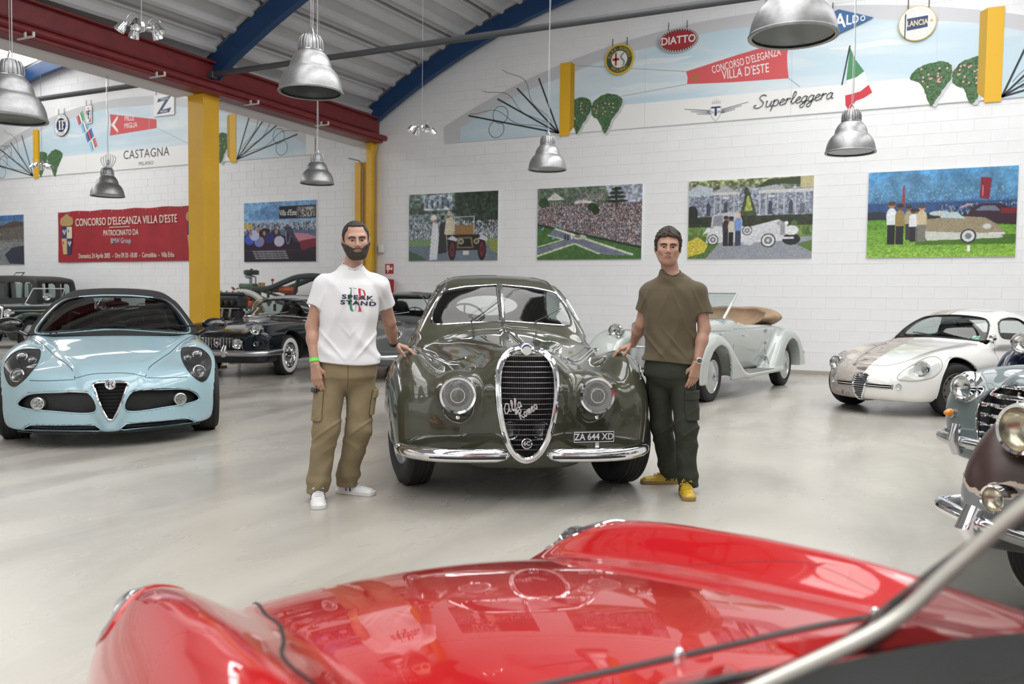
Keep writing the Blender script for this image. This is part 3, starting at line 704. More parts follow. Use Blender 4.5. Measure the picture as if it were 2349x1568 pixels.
    # faint clouds
    for (u, z, w) in ((-5.0, 5.95, .8), (-5.2, 5.5, .6), (-22, 5.75, .7), (-18.2, 6.0, .6), (-.9, 5.8, .8)):
        a = np.linspace(0, 2*pi, 20, endpoint=False); slab('painted_cloud', [(u+w*math.cos(t)*(1+.1*math.sin(3*t)), z+.05*math.sin(t)*(1+.4*math.sin(5*t))) for t in a], .0242, .0008, flat((.74, .81, .85)), mr if u > -10 else ml)
    # seams between the boards
    for R_, u in ((mr, -2.35), (mr, .0), (mr, -5.1), (ml, -18.8), (ml, -21.3)): slab('board_seam', [(u-.004, 4.71), (u+.004, 4.71), (u+.004, 6.3), (u-.004, 6.3)], .0268, .0004, flat((.6, .66, .7)), R_)

    # ---- hanging sign boards
    def disc(b, c, r, d, n=36, rz=None):
        a = np.linspace(0, 2*pi, n, endpoint=False); return [(c[0]+r*math.cos(t), c[1]+(rz or r)*math.sin(t)) for t in a]
    def hooks(R, us, z0, z1):
        for u in us:
            q = MB(); q.tube([(u, WV-.05, z0), (u, WV-.05, z1)], .008, 6); q.build('hanger', INK, R)
    def ringtext(s, c, r, size, m, R, a0, a1, d, inward=False):
        for k, ch in enumerate(s):
            t = a0+(a1-a0)*k/(len(s)-1)
            if ch == ' ': continue
            M = wmat(c[0]+r*math.cos(t), c[1]+r*math.sin(t), d, (t+pi/2) if inward else (t-pi/2)); text('lettering', ch, size, m, R, M, .0008)
    D = .045
    R = empty('round_sign', (0, 0, 0), 0, 'round yellow rimmed ALFA ROMEO MILANO sign hanging left of the DIATTO sign', 'sign', 'hanging maker signs'); c = (-5.63, 6.06)
    slab('board', disc(0, c, .30, 0), D, .02, flat((.72, .48, .03)), R); slab('field', disc(0, c, .265, 0), D+.02, .002, flat((.06, .08, .05)), R)
    slab('centre', disc(0, c, .165, 0), D+.022, .002, flat((.8, .8, .76)), R)
    slab('cross', [(c[0]-.14, c[1]-.02), (c[0], c[1]-.02), (c[0], c[1]+.025), (c[0]-.14, c[1]+.025)], D+.024, .002, flat((.5, .03, .02)), R); slab('cross', [(c[0]-.09, c[1]-.12), (c[0]-.05, c[1]-.12), (c[0]-.05, c[1]+.13), (c[0]-.09, c[1]+.13)], D+.024, .002, flat((.5, .03, .02)), R)
    q = MB(); q.tube([(c[0]+.075+.035*math.sin(t*7), WV-D-.03, c[1]-.12+.24*t) for t in np.linspace(0, 1, 30)], .011, 6); q.build('serpent', flat((.08, .2, .1)), R)
    GOLD = flat((.7, .5, .08)); ringtext('ALFA-ROMEO', c, .213, .085, GOLD, R, math.radians(165), math.radians(15), D+.024); ringtext('MILANO', c, .215, .085, GOLD, R, math.radians(232), math.radians(308), D+.024, True); hooks(R, (c[0]-.15, c[0]+.15), c[1]+.25, c[1]+.42)
    R = empty('oval_sign', (0, 0, 0), 0, 'oval dark red DIATTO sign with white dotted rim', 'sign', 'hanging maker signs'); c = (-4.45, 6.285)
    slab('board', disc(0, c, .40, 0, 40, .225), D, .02, flat((.80, .78, .75)), R); slab('field', disc(0, c, .39, 0, 40, .215), D+.02, .002, flat((.08, .015, .015)), R); slab('field', disc(0, c, .345, 0, 40, .175), D+.022, .002, flat((.36, .02, .025)), R)
    for t in np.linspace(0, 2*pi, 45)[:-1]: slab('rim_dot', disc(0, (c[0]+.367*math.cos(t), c[1]+.195*math.sin(t)), .0115, 0, 8), D+.022, .002, WHITEB, R)
    text('lettering', 'DIATTO', .2, WHITEB, R, wmat(c[0], c[1], D+.027), .001, .92, bold=.012); hooks(R, (c[0]-.2, c[0]+.16), c[1]+.18, c[1]+.36)
    R = empty('diamond_sign', (0, 0, 0), 0, 'blue diamond shaped ANSALDO sign half hidden by the large lamp', 'sign', 'hanging maker signs'); c = (-1.58, 6.26)
    slab('board', [(c[0]-.57, c[1]), (c[0], c[1]-.215), (c[0]+.57, c[1]), (c[0], c[1]+.215)], D, .02, flat((.03, .13, .33)), R)
    for ch, dx, sz in zip('ANSALDO', (-.38, -.27, -.14, .0, .14, .25, .37), (.12, .17, .26, .34, .24, .19, .13)): text('lettering', ch, sz, WHITEB, R, wmat(c[0]+dx+.03, c[1], D+.022), .001, .8, bold=.02)
    hooks(R, (c[0]-.1,), c[1]+.17, c[1]+.35)
    R = empty('round_sign', (0, 0, 0), 0, 'round white LANCIA sign with blue flag and gold rim near the right edge', 'sign', 'hanging maker signs'); c = (-.315, 6.07)
    slab('board', disc(0, c, .295, 0), D, .02, flat((.62, .5, .15)), R); slab('field', disc(0, c, .28, 0), D+.02, .002, flat((.80, .82, .82)), R)
    for rr in (.235,): ring('x', c, rr, .008, D+.0225, GOLD, R).build('steering_wheel', flat((.7, .65, .4)), R, smooth=False)
    for t in (1.25, 1.9, 4.4, 5.0): slab('spoke', [(c[0]+.06*math.cos(t)-.004, c[1]+.06*math.sin(t)), (c[0]+.06*math.cos(t)+.004, c[1]+.06*math.sin(t)), (c[0]+.235*math.cos(t)+.004, c[1]+.235*math.sin(t)), (c[0]+.235*math.cos(t)-.004, c[1]+.235*math.sin(t))], D+.022, .001, flat((.7, .65, .4)), R)
    slab('blue_flag', [(c[0]-.16, c[1]-.11), (c[0]+.16, c[1]-.08), (c[0]+.16, c[1]+.11), (c[0]-.16, c[1]+.09)], D+.024, .003, NAVY, R); text('lettering', 'LANCIA', .13, flat((.75, .68, .4)), R, wmat(c[0]+.0, c[1], D+.028, .03), .001, .7, bold=.02)
    slab('lance', [(c[0]-.195, c[1]-.24), (c[0]-.18, c[1]-.24), (c[0]-.175, c[1]+.15), (c[0]-.185, c[1]+.19), (c[0]-.195, c[1]+.15)], D+.024, .003, INK, R)
    slab('star', disc(0, (c[0]+.215, c[1]+.02), .025, 0, 8), D+.024, .001, GOLD, R); hooks(R, (c[0]-.15, c[0]+.17), c[1]+.24, c[1]+.46)
    R = empty('round_sign', (0, 0, 0), 0, 'round blue and white ISOTTA FRASCHINI MILANO sign with letters IF', 'sign', 'hanging maker signs'); c = (-22.28, 6.08)
    slab('board', disc(0, c, .31, 0), D, .02, INK, R); slab('field', disc(0, c, .298, 0), D+.02, .002, WHITEB, R); slab('centre', disc(0, c, .2, 0), D+.022, .002, NAVY, R)
    for (x0, x1, parts) in ((-.12, 0, [(-.11, -.13, -.01, -.105), (-.085, -.13, -.035, .13), (-.11, .105, -.01, .13)]), (0, 1, [(.02, -.13, .11, -.105), (.04, -.13, .085, .13), (.02, .105, .155, .13), (.04, -.005, .13, .02), (.13, .07, .155, .13)])):
        for k, (a, b_, c2, d2) in enumerate(parts): slab('letter_stroke', [(c[0]+a, c[1]+b_), (c[0]+c2, c[1]+b_), (c[0]+c2, c[1]+d2), (c[0]+a, c[1]+d2)], D+.024, .002+.0004*k, CREAM, R)
    ringtext('ISOTTA FRASCHINI', c, .248, .075, INK, R, math.radians(205), math.radians(-25), D+.024); ringtext('MILANO', c, .25, .07, INK, R, math.radians(240), math.radians(300), D+.024, True); hooks(R, (c[0]-.12, c[0]+.12), c[1]+.28, c[1]+.46)
    R = empty('shield_sign', (0, 0, 0), 0, 'small white upright sign with blue letter f and crown', 'sign', 'hanging maker signs'); c = (-21.13, 6.26)
    slab('board', [(c[0]-.12, c[1]-.22), (c[0]+.12, c[1]-.22), (c[0]+.12, c[1]+.26), (c[0]-.12, c[1]+.26)], D, .02, WHITEB, R); slab('shield', [(c[0]-.095, c[1]-.19), (c[0]+.095, c[1]-.19), (c[0]+.095, c[1]+.13), (c[0]-.095, c[1]+.13)], D+.02, .002, NAVY, R)
    slab('shield_field', [(c[0]-.085, c[1]-.18), (c[0]+.085, c[1]-.18), (c[0]+.085, c[1]+.12), (c[0]-.085, c[1]+.12)], D+.022, .002, WHITEB, R)
    slab('red_corner', [(c[0]-.085, c[1]+.12), (c[0]-.02, c[1]+.12), (c[0]-.085, c[1]-.02)], D+.024, .002, REDP, R); slab('red_corner', [(c[0]+.085, c[1]-.18), (c[0]+.02, c[1]-.18), (c[0]+.085, c[1]-.05)], D+.024, .002, REDP, R)
    text('letter', 'f', .34, NAVY, R, wmat(c[0]+.005, c[1]-.0, D+.028), .001, 1., bold=.015)
    for k in range(4): slab('crown', disc(0, (c[0]-.03+.02*k, c[1]+.18+.012*(k % 2)), .014, 0, 8), D+.022, .002, REDP, R)
    hooks(R, (c[0]-.1, c[0]+.1), c[1]+.25, c[1]+.42)
    R = empty('square_sign', (0, 0, 0), 0, 'white square MILANO sign with large slanted navy Z, left of the yellow column', 'sign', 'hanging maker signs'); c = (-18.2, 6.28)
    slab('board', [(c[0]-.37, c[1]-.27), (c[0]+.37, c[1]-.27), (c[0]+.37, c[1]+.28), (c[0]-.37, c[1]+.28)], D, .02, WHITEB, R)
    slab('z_letter', [(c[0]-.2, c[1]+.18), (c[0]+.27, c[1]+.22), (c[0]-.06, c[1]-.12), (c[0]+.27, c[1]-.08), (c[0]+.2, c[1]-.2), (c[0]-.27, c[1]-.22), (c[0]+.05, c[1]+.12), (c[0]-.25, c[1]+.09)], D+.02, .003, NAVY, R)
    text('lettering', 'ZAGATO', .075, WHITEB, R, wmat(c[0]+.03, c[1]+.155, D+.024), .001, .95); text('lettering', 'MILANO', .075, WHITEB, R, wmat(c[0]+.0, c[1]-.165, D+.024), .001, .95); hooks(R, (c[0]-.3,), c[1]+.25, c[1]+.4)

    # ---- red banner
    R = empty('banner', (0, 0, 0), 0, 'wide red cloth banner CONCORSO D ELEGANZA VILLA D ESTE left of the yellow column', 'banner')
    us = np.linspace(-22.53, -16.6, 60); zs = np.linspace(2.2, 3.63, 14); V = []
    for z in zs:
        for u in us: V.append((u, WV-.035-.012*math.sin(u*2.3+z)*math.cos(z*2-u*.7), z+(.012*math.sin((u+22)*5.4) if z > 3.6 else 0)))
    V = np.array(V); F = [(j*60+i, j*60+i+1, (j+1)*60+i+1, (j+1)*60+i) for j in range(13) for i in range(59)]
    mk('cloth', V, F, mat('red_banner_cloth', (.34, .02, .03), .7, noise=.12, nscale=3), R)
    for u in np.linspace(-22.45, -16.7, 14):
        q = MB(); q.lathe([(0, 0), (.018, 0), (.018, .006), (0, .006)], 8, (u, WV-.055, 3.58), (0, -1, 0)); q.build('eyelet', CHROME_DULL, R)
    text('lettering', "CONCORSO D'ELEGANZA VILLA D'ESTE", .30, CREAM, R, wmat(-19.75, 3.30, .060), .001, .74); text('lettering', 'PATROCINATO DA', .22, CREAM, R, wmat(-19.9, 2.98, .060), .001, .72); text('lettering', 'BMW Group', .2, flat((.5, .5, .55)), R, wmat(-19.9, 2.76, .060), .001, .75, bold=.01)
    slab('rule', [(-20.35, 3.135), (-19.55, 3.135), (-19.55, 3.15), (-20.35, 3.15)], .055, .004, CREAM, R)
    text('lettering', 'Domenica 24 Aprile 2005  -  Ore 09.30 -18.00  -  Cernobbio  -  Villa Erba', .19, CREAM, R, wmat(-19.75, 2.36, .060), .001, .66)
    for cu in (-22.1, -17.15):
        for k, (dx, dz, c2) in enumerate(((-.0, .15, NAVY), (.22, .15, flat((.65, .6, .45))), (0, -.18, flat((.6, .42, .2))), (.22, -.18, NAVY))):
            slab('crest_quarter', [(cu-.24+dx, 2.72+dz), (cu-.02+dx, 2.72+dz), (cu-.02+dx, 2.72+dz+.33), (cu-.24+dx, 2.72+dz+.33)] if dz > 0 else [(cu-.24+dx*1+(.06 if dx == 0 else 0), 2.42), (cu-.02+dx-(.06 if dx else 0), 2.42), (cu-.02+dx, 2.87), (cu-.24+dx, 2.87)], .052, .004, c2, R)
            for j in range(3 if c2 is NAVY else 1):
                slab('crest_charge', disc(0, (cu-.17+dx+.045*j, 2.93+dz-.06*(j % 2)), .022, 0, 8, .045), .056, .002, CREAM if c2 is NAVY else INK, R)
        slab('crest_crown', catmull([(cu-.24, 3.24), (cu+.2, 3.24), (cu+.24, 3.42), (cu+.1, 3.5), (cu-.02, 3.57), (cu-.14, 3.5), (cu-.28, 3.42)], 4), .052, .004, flat((.42, .28, .12)), R)

    # ---- fire point
    R = empty('fire_sign', (0, 0, 0), 0, 'small red square fire hose sign on the wall above the red cabinet', 'sign')
    slab('plate', [(-11.215, 1.845), (-10.985, 1.845), (-10.985, 2.075), (-11.215, 2.075)], .0, .006, flat((.5, .02, .03), .4), R)
    slab('symbol', [(-11.18, 2.045), (-11.09, 2.045), (-11.09, 1.99), (-11.04, 1.97), (-11.04, 2.01), (-11.02, 2.01), (-11.02, 1.93), (-11.09, 1.945), (-11.12, 1.93), (-11.13, 1.87), (-11.15, 1.87), (-11.15, 1.93), (-11.18, 1.93)], .006, .002, WHITEB, R)
    R = empty('fire_cabinet', (-11.17, WV-.14, 1.42), 0, 'red fire hose cabinet on the wall behind the man in white', 'cabinet')
    FR = mat('fire_red', (.36, .015, .02), .4); MB().box((0, 0, 0), (.42, .24, .6), bev=.01).build('body', FR, R); MB().box((-.05, -.125, .0), (.34, .012, .5), bev=.004).build('door', FR, R)
    MB().box((-.04, -.135, .1), (.1, .006, .22)).build('label_plate', WHITEB, R); MB().box((-.12, -.135, .18), (.07, .006, .08)).build('label_plate', flat((.8, .6, .03)), R)

    # ---- photographs: flat prints, painted dot by dot from shapes
    class Pic:
        def __init__(s, w, h, base): s.w, s.h = w, h; s.a = np.ones((h, w, 3))*np.array(base)/255.; s.Y, s.X = np.mgrid[0:h, 0:w]; s.x = (s.X+.5)/w; s.y = (s.Y+.5)/h; s.r = np.random.default_rng(w*h)
        def put(s, m, c, al=1.):
            c = np.array(c)/255.; s.a[m] = s.a[m]*(1-al)+c*al
        def rect(s, x0, y0, x1, y1, c, al=1.): s.put((s.x >= x0) & (s.x < x1) & (s.y >= y0) & (s.y < y1), c, al)
        def ell(s, cx, cy, rx, ry, c, al=1.): s.put(((s.x-cx)/rx)**2+((s.y-cy)/ry)**2 < 1, c, al)
        def poly(s, P, c, al=1.):
            ins = np.zeros(s.x.shape, bool); n = len(P)
            for i in range(n):
                (x0, y0), (x1, y1) = P[i], P[(i+1) % n]
                if y0 != y1: ins ^= ((y0 > s.y) != (y1 > s.y)) & (s.x < (x1-x0)*(s.y-y0)/(y1-y0)+x0)
            s.put(ins, c, al)
        def grad(s, y0, y1, c0, c1):
            m = (s.y >= y0) & (s.y < y1); t = ((s.y-y0)/(y1-y0))[m][:, None]; s.a[m] = (np.array(c0)*(1-t)+np.array(c1)*t)/255.
        def noise(s, sc, amt, m=None, aniso=1.):
            g = s.r.random((int(s.h*sc/aniso)+3, int(s.w*sc)+3)); u = s.X*sc; v = s.Y*sc/aniso; i = v.astype(int); j = u.astype(int); fu, fv = u-j, v-i
            n = g[i, j]*(1-fu)*(1-fv)+g[i, j+1]*fu*(1-fv)+g[i+1, j]*(1-fu)*fv+g[i+1, j+1]*fu*fv
            d = (n-.5)[..., None]*amt
            if m is not None: d = d*m[..., None]
            s.a = np.clip(s.a*(1+d), 0, 1)
        def dots(s, m, cols, dens, rad=1):
            ys, xs = np.nonzero(m); k = s.r.choice(len(ys), int(len(ys)*dens))
            for q in k:
                y, x = ys[q], xs[q]; s.a[max(y-rad, 0):y+rad+1, x:x+rad] = np.array(cols[s.r.integers(len(cols))])/255.
        def person(s, x, y, h, top, bot, skin=(200, 150, 120), w=.07):
            W = h*w*1.4; s.rect(x-W*.55, y-h*.5, x+W*.55, y, bot); s.ell(x, y-h*.66, W*.75, h*.2, top); s.rect(x-W*.7, y-h*.72, x+W*.7, y-h*.46, top); s.ell(x, y-h*.92, W*.5, h*.075, skin); s.ell(x, y-h*.955, W*.52, h*.05, tuple(int(q*.45) for q in skin) if sum(skin) < 520 else skin)
        def wheel(s, x, y, r, white=True, asp=1.5):
            s.ell(x, y, r, r*asp, (25, 25, 28)); 
            if white: s.ell(x, y, r*.85, r*.85*asp, (225, 225, 225)); s.ell(x, y, r*.55, r*.55*asp, (120, 125, 130)); s.ell(x, y, r*.22, r*.22*asp, (215, 215, 220))
        def hang(s, u0, u1, z0, z1, lab, d=.03):
            R = empty('wall_photograph', (0, 0, 0), 0, lab, 'photograph', 'large photographs on the back wall')
            slab('backing_board', [(u0, z0), (u1, z0), (u1, z1), (u0, z1)], .0, d, flat((.75, .76, .78)), R)
            k_ = np.pad(s.a, ((1, 1), (1, 1), (0, 0)), mode='edge'); s.a = (k_[1:-1, 1:-1]*4+k_[:-2, 1:-1]+k_[2:, 1:-1]+k_[1:-1, :-2]+k_[1:-1, 2:])/8; s.a = np.clip(s.a*(1+.10*(s.r.random(s.a.shape[:2])[..., None]-.5)), 0, 1)
            h, w = s.h, s.w; uu = np.linspace(u0+.002, u1-.002, w+1); zz = np.linspace(z1-.002, z0+.002, h+1); ZZ, UU = np.meshgrid(zz, uu, indexing='ij')
            V = np.stack([UU.ravel(), np.full(UU.size, WV-d-.001), ZZ.ravel()], 1); i, j = np.mgrid[0:h, 0:w]; a = (i*(w+1)+j).ravel(); F = np.stack([a, a+w+1, a+w+2, a+1], 1)
            o = mk('print', V, F, PRINTM, R, smooth=False); ca = o.data.color_attributes.new('print', 'BYTE_COLOR', 'CORNER')
            px = np.ones((h*w, 4, 4), np.float32); px[:, :, :3] = s.a.reshape(-1, 1, 3); ca.data.foreach_set('color_srgb', px.ravel())
            return R
    PRINTM = bpy.data.materials.new('photo_print'); PRINTM.use_nodes = True
    N, L = nt(PRINTM); an = N.new('ShaderNodeVertexColor'); an.layer_name = 'print'; L.new(an.outputs[0], N['Principled BSDF'].inputs['Base Color']); N['Principled BSDF'].inputs['Roughness'].default_value = .3
    W2, H2 = 280, 184
    # vintage open car with brass lamps, lady in white
    p = Pic(W2, H2, (120, 140, 140)); p.grad(0, .3, (110, 130, 125), (70, 85, 75)); p.rect(.17, .02, .5, .25, (190, 205, 215)); p.poly([(.15, .12), (.3, .02), (.5, .1), (.52, .2)], (150, 165, 180))
    for k in range(5): p.rect(.2+k*.06, .12, .225+k*.06, .22, (90, 105, 120))
    p.poly([(.52, 0), (1, 0), (1, .55), (.75, .5), (.55, .35)], (45, 62, 50)); p.noise(.15, 1.0, p.y < .55); p.noise(.4, .6, p.y < .5)
    p.dots((p.y > .42) & (p.y < .72), [(200, 205, 215), (60, 65, 75), (90, 110, 150), (230, 230, 235), (160, 130, 120)], .09, 2); p.rect(0, .68, 1, .8, (120, 150, 110)); p.rect(0, .78, 1, 1, (112, 125, 140)); p.poly([(0, .85), (.1, .9), (.22, .99), (0, 1)], (70, 100, 75))
    p.poly([(.24, .99), (.27, .5), (.29, .42), (.33, .45), (.35, .6), (.33, .98)], (225, 228, 235)); p.ell(.29, .36, .035, .045, (235, 230, 220)); p.ell(.3, .41, .016, .03, (190, 150, 130))
    p.poly([(.34, .9), (.36, .45), (.42, .42), (.44, .88)], (50, 48, 50)); p.ell(.39, .36, .022, .035, (60, 50, 45))
    p.poly([(.41, .6), (.43, .38), (.50, .35), (.53, .45), (.5, .7)], (215, 205, 180)); p.ell(.465, .3, .024, .04, (195, 180, 165))
    p.rect(.53, .48, .74, .62, (150, 115, 70)); p.rect(.52, .36, .53, .62, (190, 195, 200)); p.rect(.735, .36, .745, .62, (190, 195, 200)); p.rect(.52, .355, .745, .365, (200, 200, 205)); p.poly([(.44, .62), (.8, .62), (.86, .85), (.45, .85)], (35, 30, 32)); p.poly([(.56, .66), (.72, .66), (.74, .82), (.55, .82)], (120, 112, 80)); p.poly([(.58, .68), (.70, .68), (.72, .80), (.57, .80)], (28, 25, 25))
    for x in (.6, .77): p.ell(x, .72, .03, .04, (205, 195, 150)); p.ell(x, .72, .02, .028, (90, 90, 85))
    for x, r in ((.5, .045), (.83, .045)): p.ell(x, .84, r, .16, (40, 22, 25)); p.ell(x, .84, r*.6, .11, (110, 45, 55)); p.ell(x, .84, r*.2, .04, (40, 22, 25))
    p.poly([(.44, .68), (.5, .63), (.56, .68), (.55, .72)], (205, 210, 220)); p.poly([(.78, .68), (.84, .63), (.89, .68), (.88, .72)], (205, 210, 220)); p.rect(.62, .86, .69, .92, (215, 215, 210)); p.poly([(.9, .7), (1, .68), (1, .9), (.92, .85)], (140, 150, 80)); p.noise(.5, .25)
    p.hang(-10.56, -8.30, 2.13, 3.615, 'colour photograph of a lady in white beside a brass era open car')
    # crowd seen from above
    p = Pic(W2, H2, (110, 130, 105)); p.grad(0, .3, (110, 125, 110), (90, 105, 85)); p.poly([(.66, 0), (1, 0), (1, .33), (.85, .25), (.7, .18)], (165, 172, 185)); p.noise(.2, .7, p.y < .35)
    p.poly([(.08, .17), (.17, .06), (.27, .17)], (222, 220, 215)); p.poly([(.36, .2), (.45, .17), (.86, .36), (.8, .4), (.36, .24)], (215, 212, 205)); p.rect(.84, .33, .95, .36, (205, 180, 160)); p.rect(.85, .31, 1, .38, (90, 120, 70), .5)
    m = (p.y > .22+.02*p.x) & (p.y < .50+.34*p.x); p.put(m, (95, 92, 95)); p.dots(m, [(225, 222, 222), (60, 60, 75), (190, 160, 150), (80, 95, 140), (150, 50, 50), (235, 235, 240), (40, 40, 45), (170, 165, 150)], .32, 1)
    p.dots((p.y > .08) & (p.y < .2) & (p.x > .36) & (p.x < .66), [(200, 195, 200), (120, 100, 100), (90, 90, 110)], .2, 1)
    p.put(p.y > .50+.34*p.x, (74, 110, 60)); p.poly([(0, .49), (1, .83), (1, .86), (0, .52)], (40, 55, 35)); p.poly([(.17, .56), (.92, .95), (.67, .94), (.35, .78), (0, .92), (0, .84), (.28, .73), (.12, .64)], (118, 125, 142))
    p.poly([(.18, .55), (.93, .93), (.92, .955), (.17, .575)], (205, 215, 190)); p.poly([(.0, .93), (.37, .765), (.63, .92), (.6, .93), (.37, .79), (0, .96)], (200, 210, 185)); p.poly([(.11, .645), (.28, .72), (.0, .83), (0, .81), (.24, .72), (.1, .66)], (200, 210, 185))
    p.ell(.42, .69, .065, .035, (200, 196, 185)); p.ell(.40, .675, .03, .02, (120, 118, 115)); p.rect(.27, .65, .285, .72, (30, 30, 35)); p.rect(.3, .66, .315, .73, (30, 30, 35)); p.rect(.335, .63, .35, .72, (225, 220, 215))
    for (x, y) in ((.05, .56), (.16, .69), (.22, .52)): p.poly([(x-.02, y+.02), (x+.02, y-.03), (x+.01, y+.02)], (120, 185, 215))
    p.poly([(.76, .3), (.745, .02), (.77, .02), (.775, .3)], (50, 55, 45))
    for k in range(4): p.ell(.765, .05+k*.055, .05+.018*k, .022, (48, 60, 48))
    p.ell(.54, .28, .05, .055, (50, 72, 42)); p.ell(.57, .33, .035, .06, (42, 62, 36)); p.ell(.06, .2, .05, .07, (55, 80, 55)); p.noise(.5, .3); p.noise(.12, .2)
    p.hang(-7.375, -5.11, 2.123, 3.603, 'colour photograph of a crowd around a garden path seen from above')
    # white cabriolet before the nymphaeum
    p = Pic(W2, H2, (150, 155, 165)); p.grad(0, .12, (150, 160, 110), (120, 130, 110)); p.noise(.2, 1.1, p.y < .15)
    p.rect(0, .14, 1, .5, (138, 145, 160)); p.poly([(0, .12), (.08, .05), (.2, .1), (.2, .2), (0, .2)], (185, 195, 205)); p.poly([(.2, .17), (.3, .07), (.41, .17)], (172, 175, 182)); p.poly([(.58, .16), (.68, .05), (.78, .15)], (172, 175, 182)); p.rect(.2, .16, .42, .19, (205, 205, 205)); p.rect(.57, .15, 1, .19, (205, 205, 205))
    m = (p.y > .19) & (p.y < .48); p.noise(.35, .7, m); p.noise(.8, .5, m)
    for x in (.21, .26, .37, .41, .58, .63, .72, .77, .86, .93): p.rect(x, .19, x+.012, .48, (180, 184, 190))
    for x in (.165, .31, .67, .83): p.ell(x, .36, .016, .08, (70, 75, 88)); p.rect(x-.016, .36, x+.016, .45, (70, 75, 88))
    p.rect(.285, .215, .34, .245, (215, 215, 215)); p.rect(.65, .215, .7, .245, (215, 215, 215)); p.rect(.9, .33, .94, .45, (100, 105, 115))
    p.poly([(.42, .48), (.475, .15), (.5, .15), (.57, .48)], (70, 80, 55)); p.poly([(.465, .4), (.485, .22), (.5, .22), (.53, .4)], (165, 180, 90)); p.ell(.478, .16, .02, .05, (60, 65, 60)); p.noise(.3, .6, (p.x > .4) & (p.x < .57) & (p.y < .45)); p.poly([(.55, .12), (.65, .02), (.95, 0), (.9, .1), (.75, .08)], (60, 70, 50)); p.rect(.9, 0, 1, .14, (190, 180, 140))
    p.ell(.03, .42, .05, .1, (45, 50, 45)); p.rect(0, .47, 1, .62, (50, 58, 42)); p.rect(0, .6, 1, .8, (108, 135, 70)); p.ell(.3, .5, .1, .04, (60, 70, 50)); p.noise(.25, .5, (p.y > .45) & (p.y < .8))
    p.put(p.y > .74, (150, 155, 165)); p.poly([(0, .7), (.3, .74), (.15, 1), (0, 1)], (88, 115, 60)); p.poly([(0, .78), (.08, .72), (.17, .82), (.14, .92), (0, .98)], (205, 190, 70)); p.noise(.6, .5, (p.x < .2) & (p.y > .7)); p.poly([(.88, .83), (1, .78), (1, .93)], (90, 120, 60))
    p.poly([(.15, .8), (.17, .64), (.22, .6), (.52, .6), (.74, .52), (.8, .58), (.83, .78), (.6, .8)], (212, 214, 220)); p.poly([(.19, .6), (.2, .45), (.3, .42), (.42, .42), (.45, .52), (.45, .6)], (196, 198, 205)); p.poly([(.205, .58), (.215, .46), (.29, .45), (.29, .58)], (140, 142, 150)); p.rect(.31, .47, .38, .56, (110, 115, 110)); p.poly([(.45, .82), (.55, .72), (.7, .62), (.78, .62), (.75, .66), (.6, .74), (.52, .84)], (205, 205, 212)); p.poly([(.12, .7), (.16, .6), (.24, .62), (.26, .7), (.2, .64)], (220, 220, 225))
    p.wheel(.21, .76, .045); p.wheel(.66, .78, .058); p.wheel(.49, .65, .04, True); p.ell(.84, .77, .07, .07, (35, 35, 38)); p.ell(.84, .66, .055, .06, (225, 225, 228)); p.rect(.755, .55, .79, .72, (150, 150, 155)); p.rect(.74, .74, .86, .765, (215, 215, 220)); p.ell(.8, .57, .015, .025, (235, 235, 235)); p.ell(.745, .57, .02, .03, (170, 170, 175))
    p.person(.315, .84, .38, (60, 50, 55), (45, 40, 42), (120, 90, 80)); p.person(.36, .84, .37, (205, 200, 180), (35, 32, 35), (90, 70, 60)); p.person(.415, .845, .42, (120, 150, 205), (60, 65, 85), (215, 190, 175)); p.poly([(.94, .72), (.965, .58), (.99, .72)], (70, 100, 50)); p.ell(.86, .57, .025, .035, (80, 105, 55)); p.noise(.5, .2)
    p.hang(-4.184, -1.912, 2.118, 3.598, 'colour photograph of a white vintage cabriolet before a stone garden facade')
    # lakeside spider
    p = Pic(W2+20, H2, (60, 110, 160)); p.grad(0, .45, (80, 150, 200), (62, 105, 150)); p.poly([(0, .15), (.25, .02), (.6, .12), (.85, .0), (1, .05), (1, .35), (0, .35)], (82, 135, 175)); p.noise(.06, .35, p.y < .36); p.noise(.2, .2, p.y < .36); p.dots((p.y > .22) & (p.y < .37), [(150, 185, 205)], .02, 1); p.rect(0, .37, 1, .5, (44, 78, 125)); p.noise(.3, .2, (p.y > .37) & (p.y < .5), 4)
    p.rect(0, .5, 1, .6, (38, 42, 52)); p.dots((p.y > .40) & (p.y < .53) & (p.x > .5), [(30, 30, 36), (150, 150, 160)], .05, 2); p.put(p.y > .56, (120, 170, 50)); p.grad(.56, 1, (88, 140, 40), (140, 185, 70)); p.noise(.35, .5, p.y > .56, .5); p.rect(.34, .75, 1, .86, (62, 98, 30), .8)
    p.ell(.06, .5, .08, .04, (40, 45, 60)); p.poly([(.66, .6), (.72, .44), (.78, .40), (.9, .41), (1, .5), (1, .65)], (52, 28, 45)); p.poly([(.73, .48), (.78, .43), (.86, .43), (.9, .49)], (110, 120, 135)); p.rect(.9, .46, 1, .52, (120, 25, 35)); p.ell(.5, .5, .07, .03, (190, 195, 195)); p.poly([(.62, .45), (.68, .4), (.75, .4)], (190, 150, 160))
    p.poly([(.34, .58), (.52, .55), (.66, .54), (.8, .56), (.88, .64), (.93, .72), (.92, .78), (.7, .79), (.42, .8), (.38, .72)], (150, 138, 112)); p.poly([(.38, .70), (.6, .72), (.9, .74), (.92, .79), (.42, .81)], (200, 205, 195)); p.poly([(.5, .55), (.53, .49), (.62, .49), (.67, .57)], (180, 200, 205)); p.wheel(.695, .765, .052, False); p.ell(.695, .765, .042, .065, (210, 212, 215)); p.ell(.695, .765, .022, .033, (120, 125, 130)); p.ell(.815, .66, .028, .03, (200, 205, 205)); p.rect(.83, .73, .93, .75, (220, 222, 225)); p.rect(.69, .87, .71, .94, (235, 235, 235))
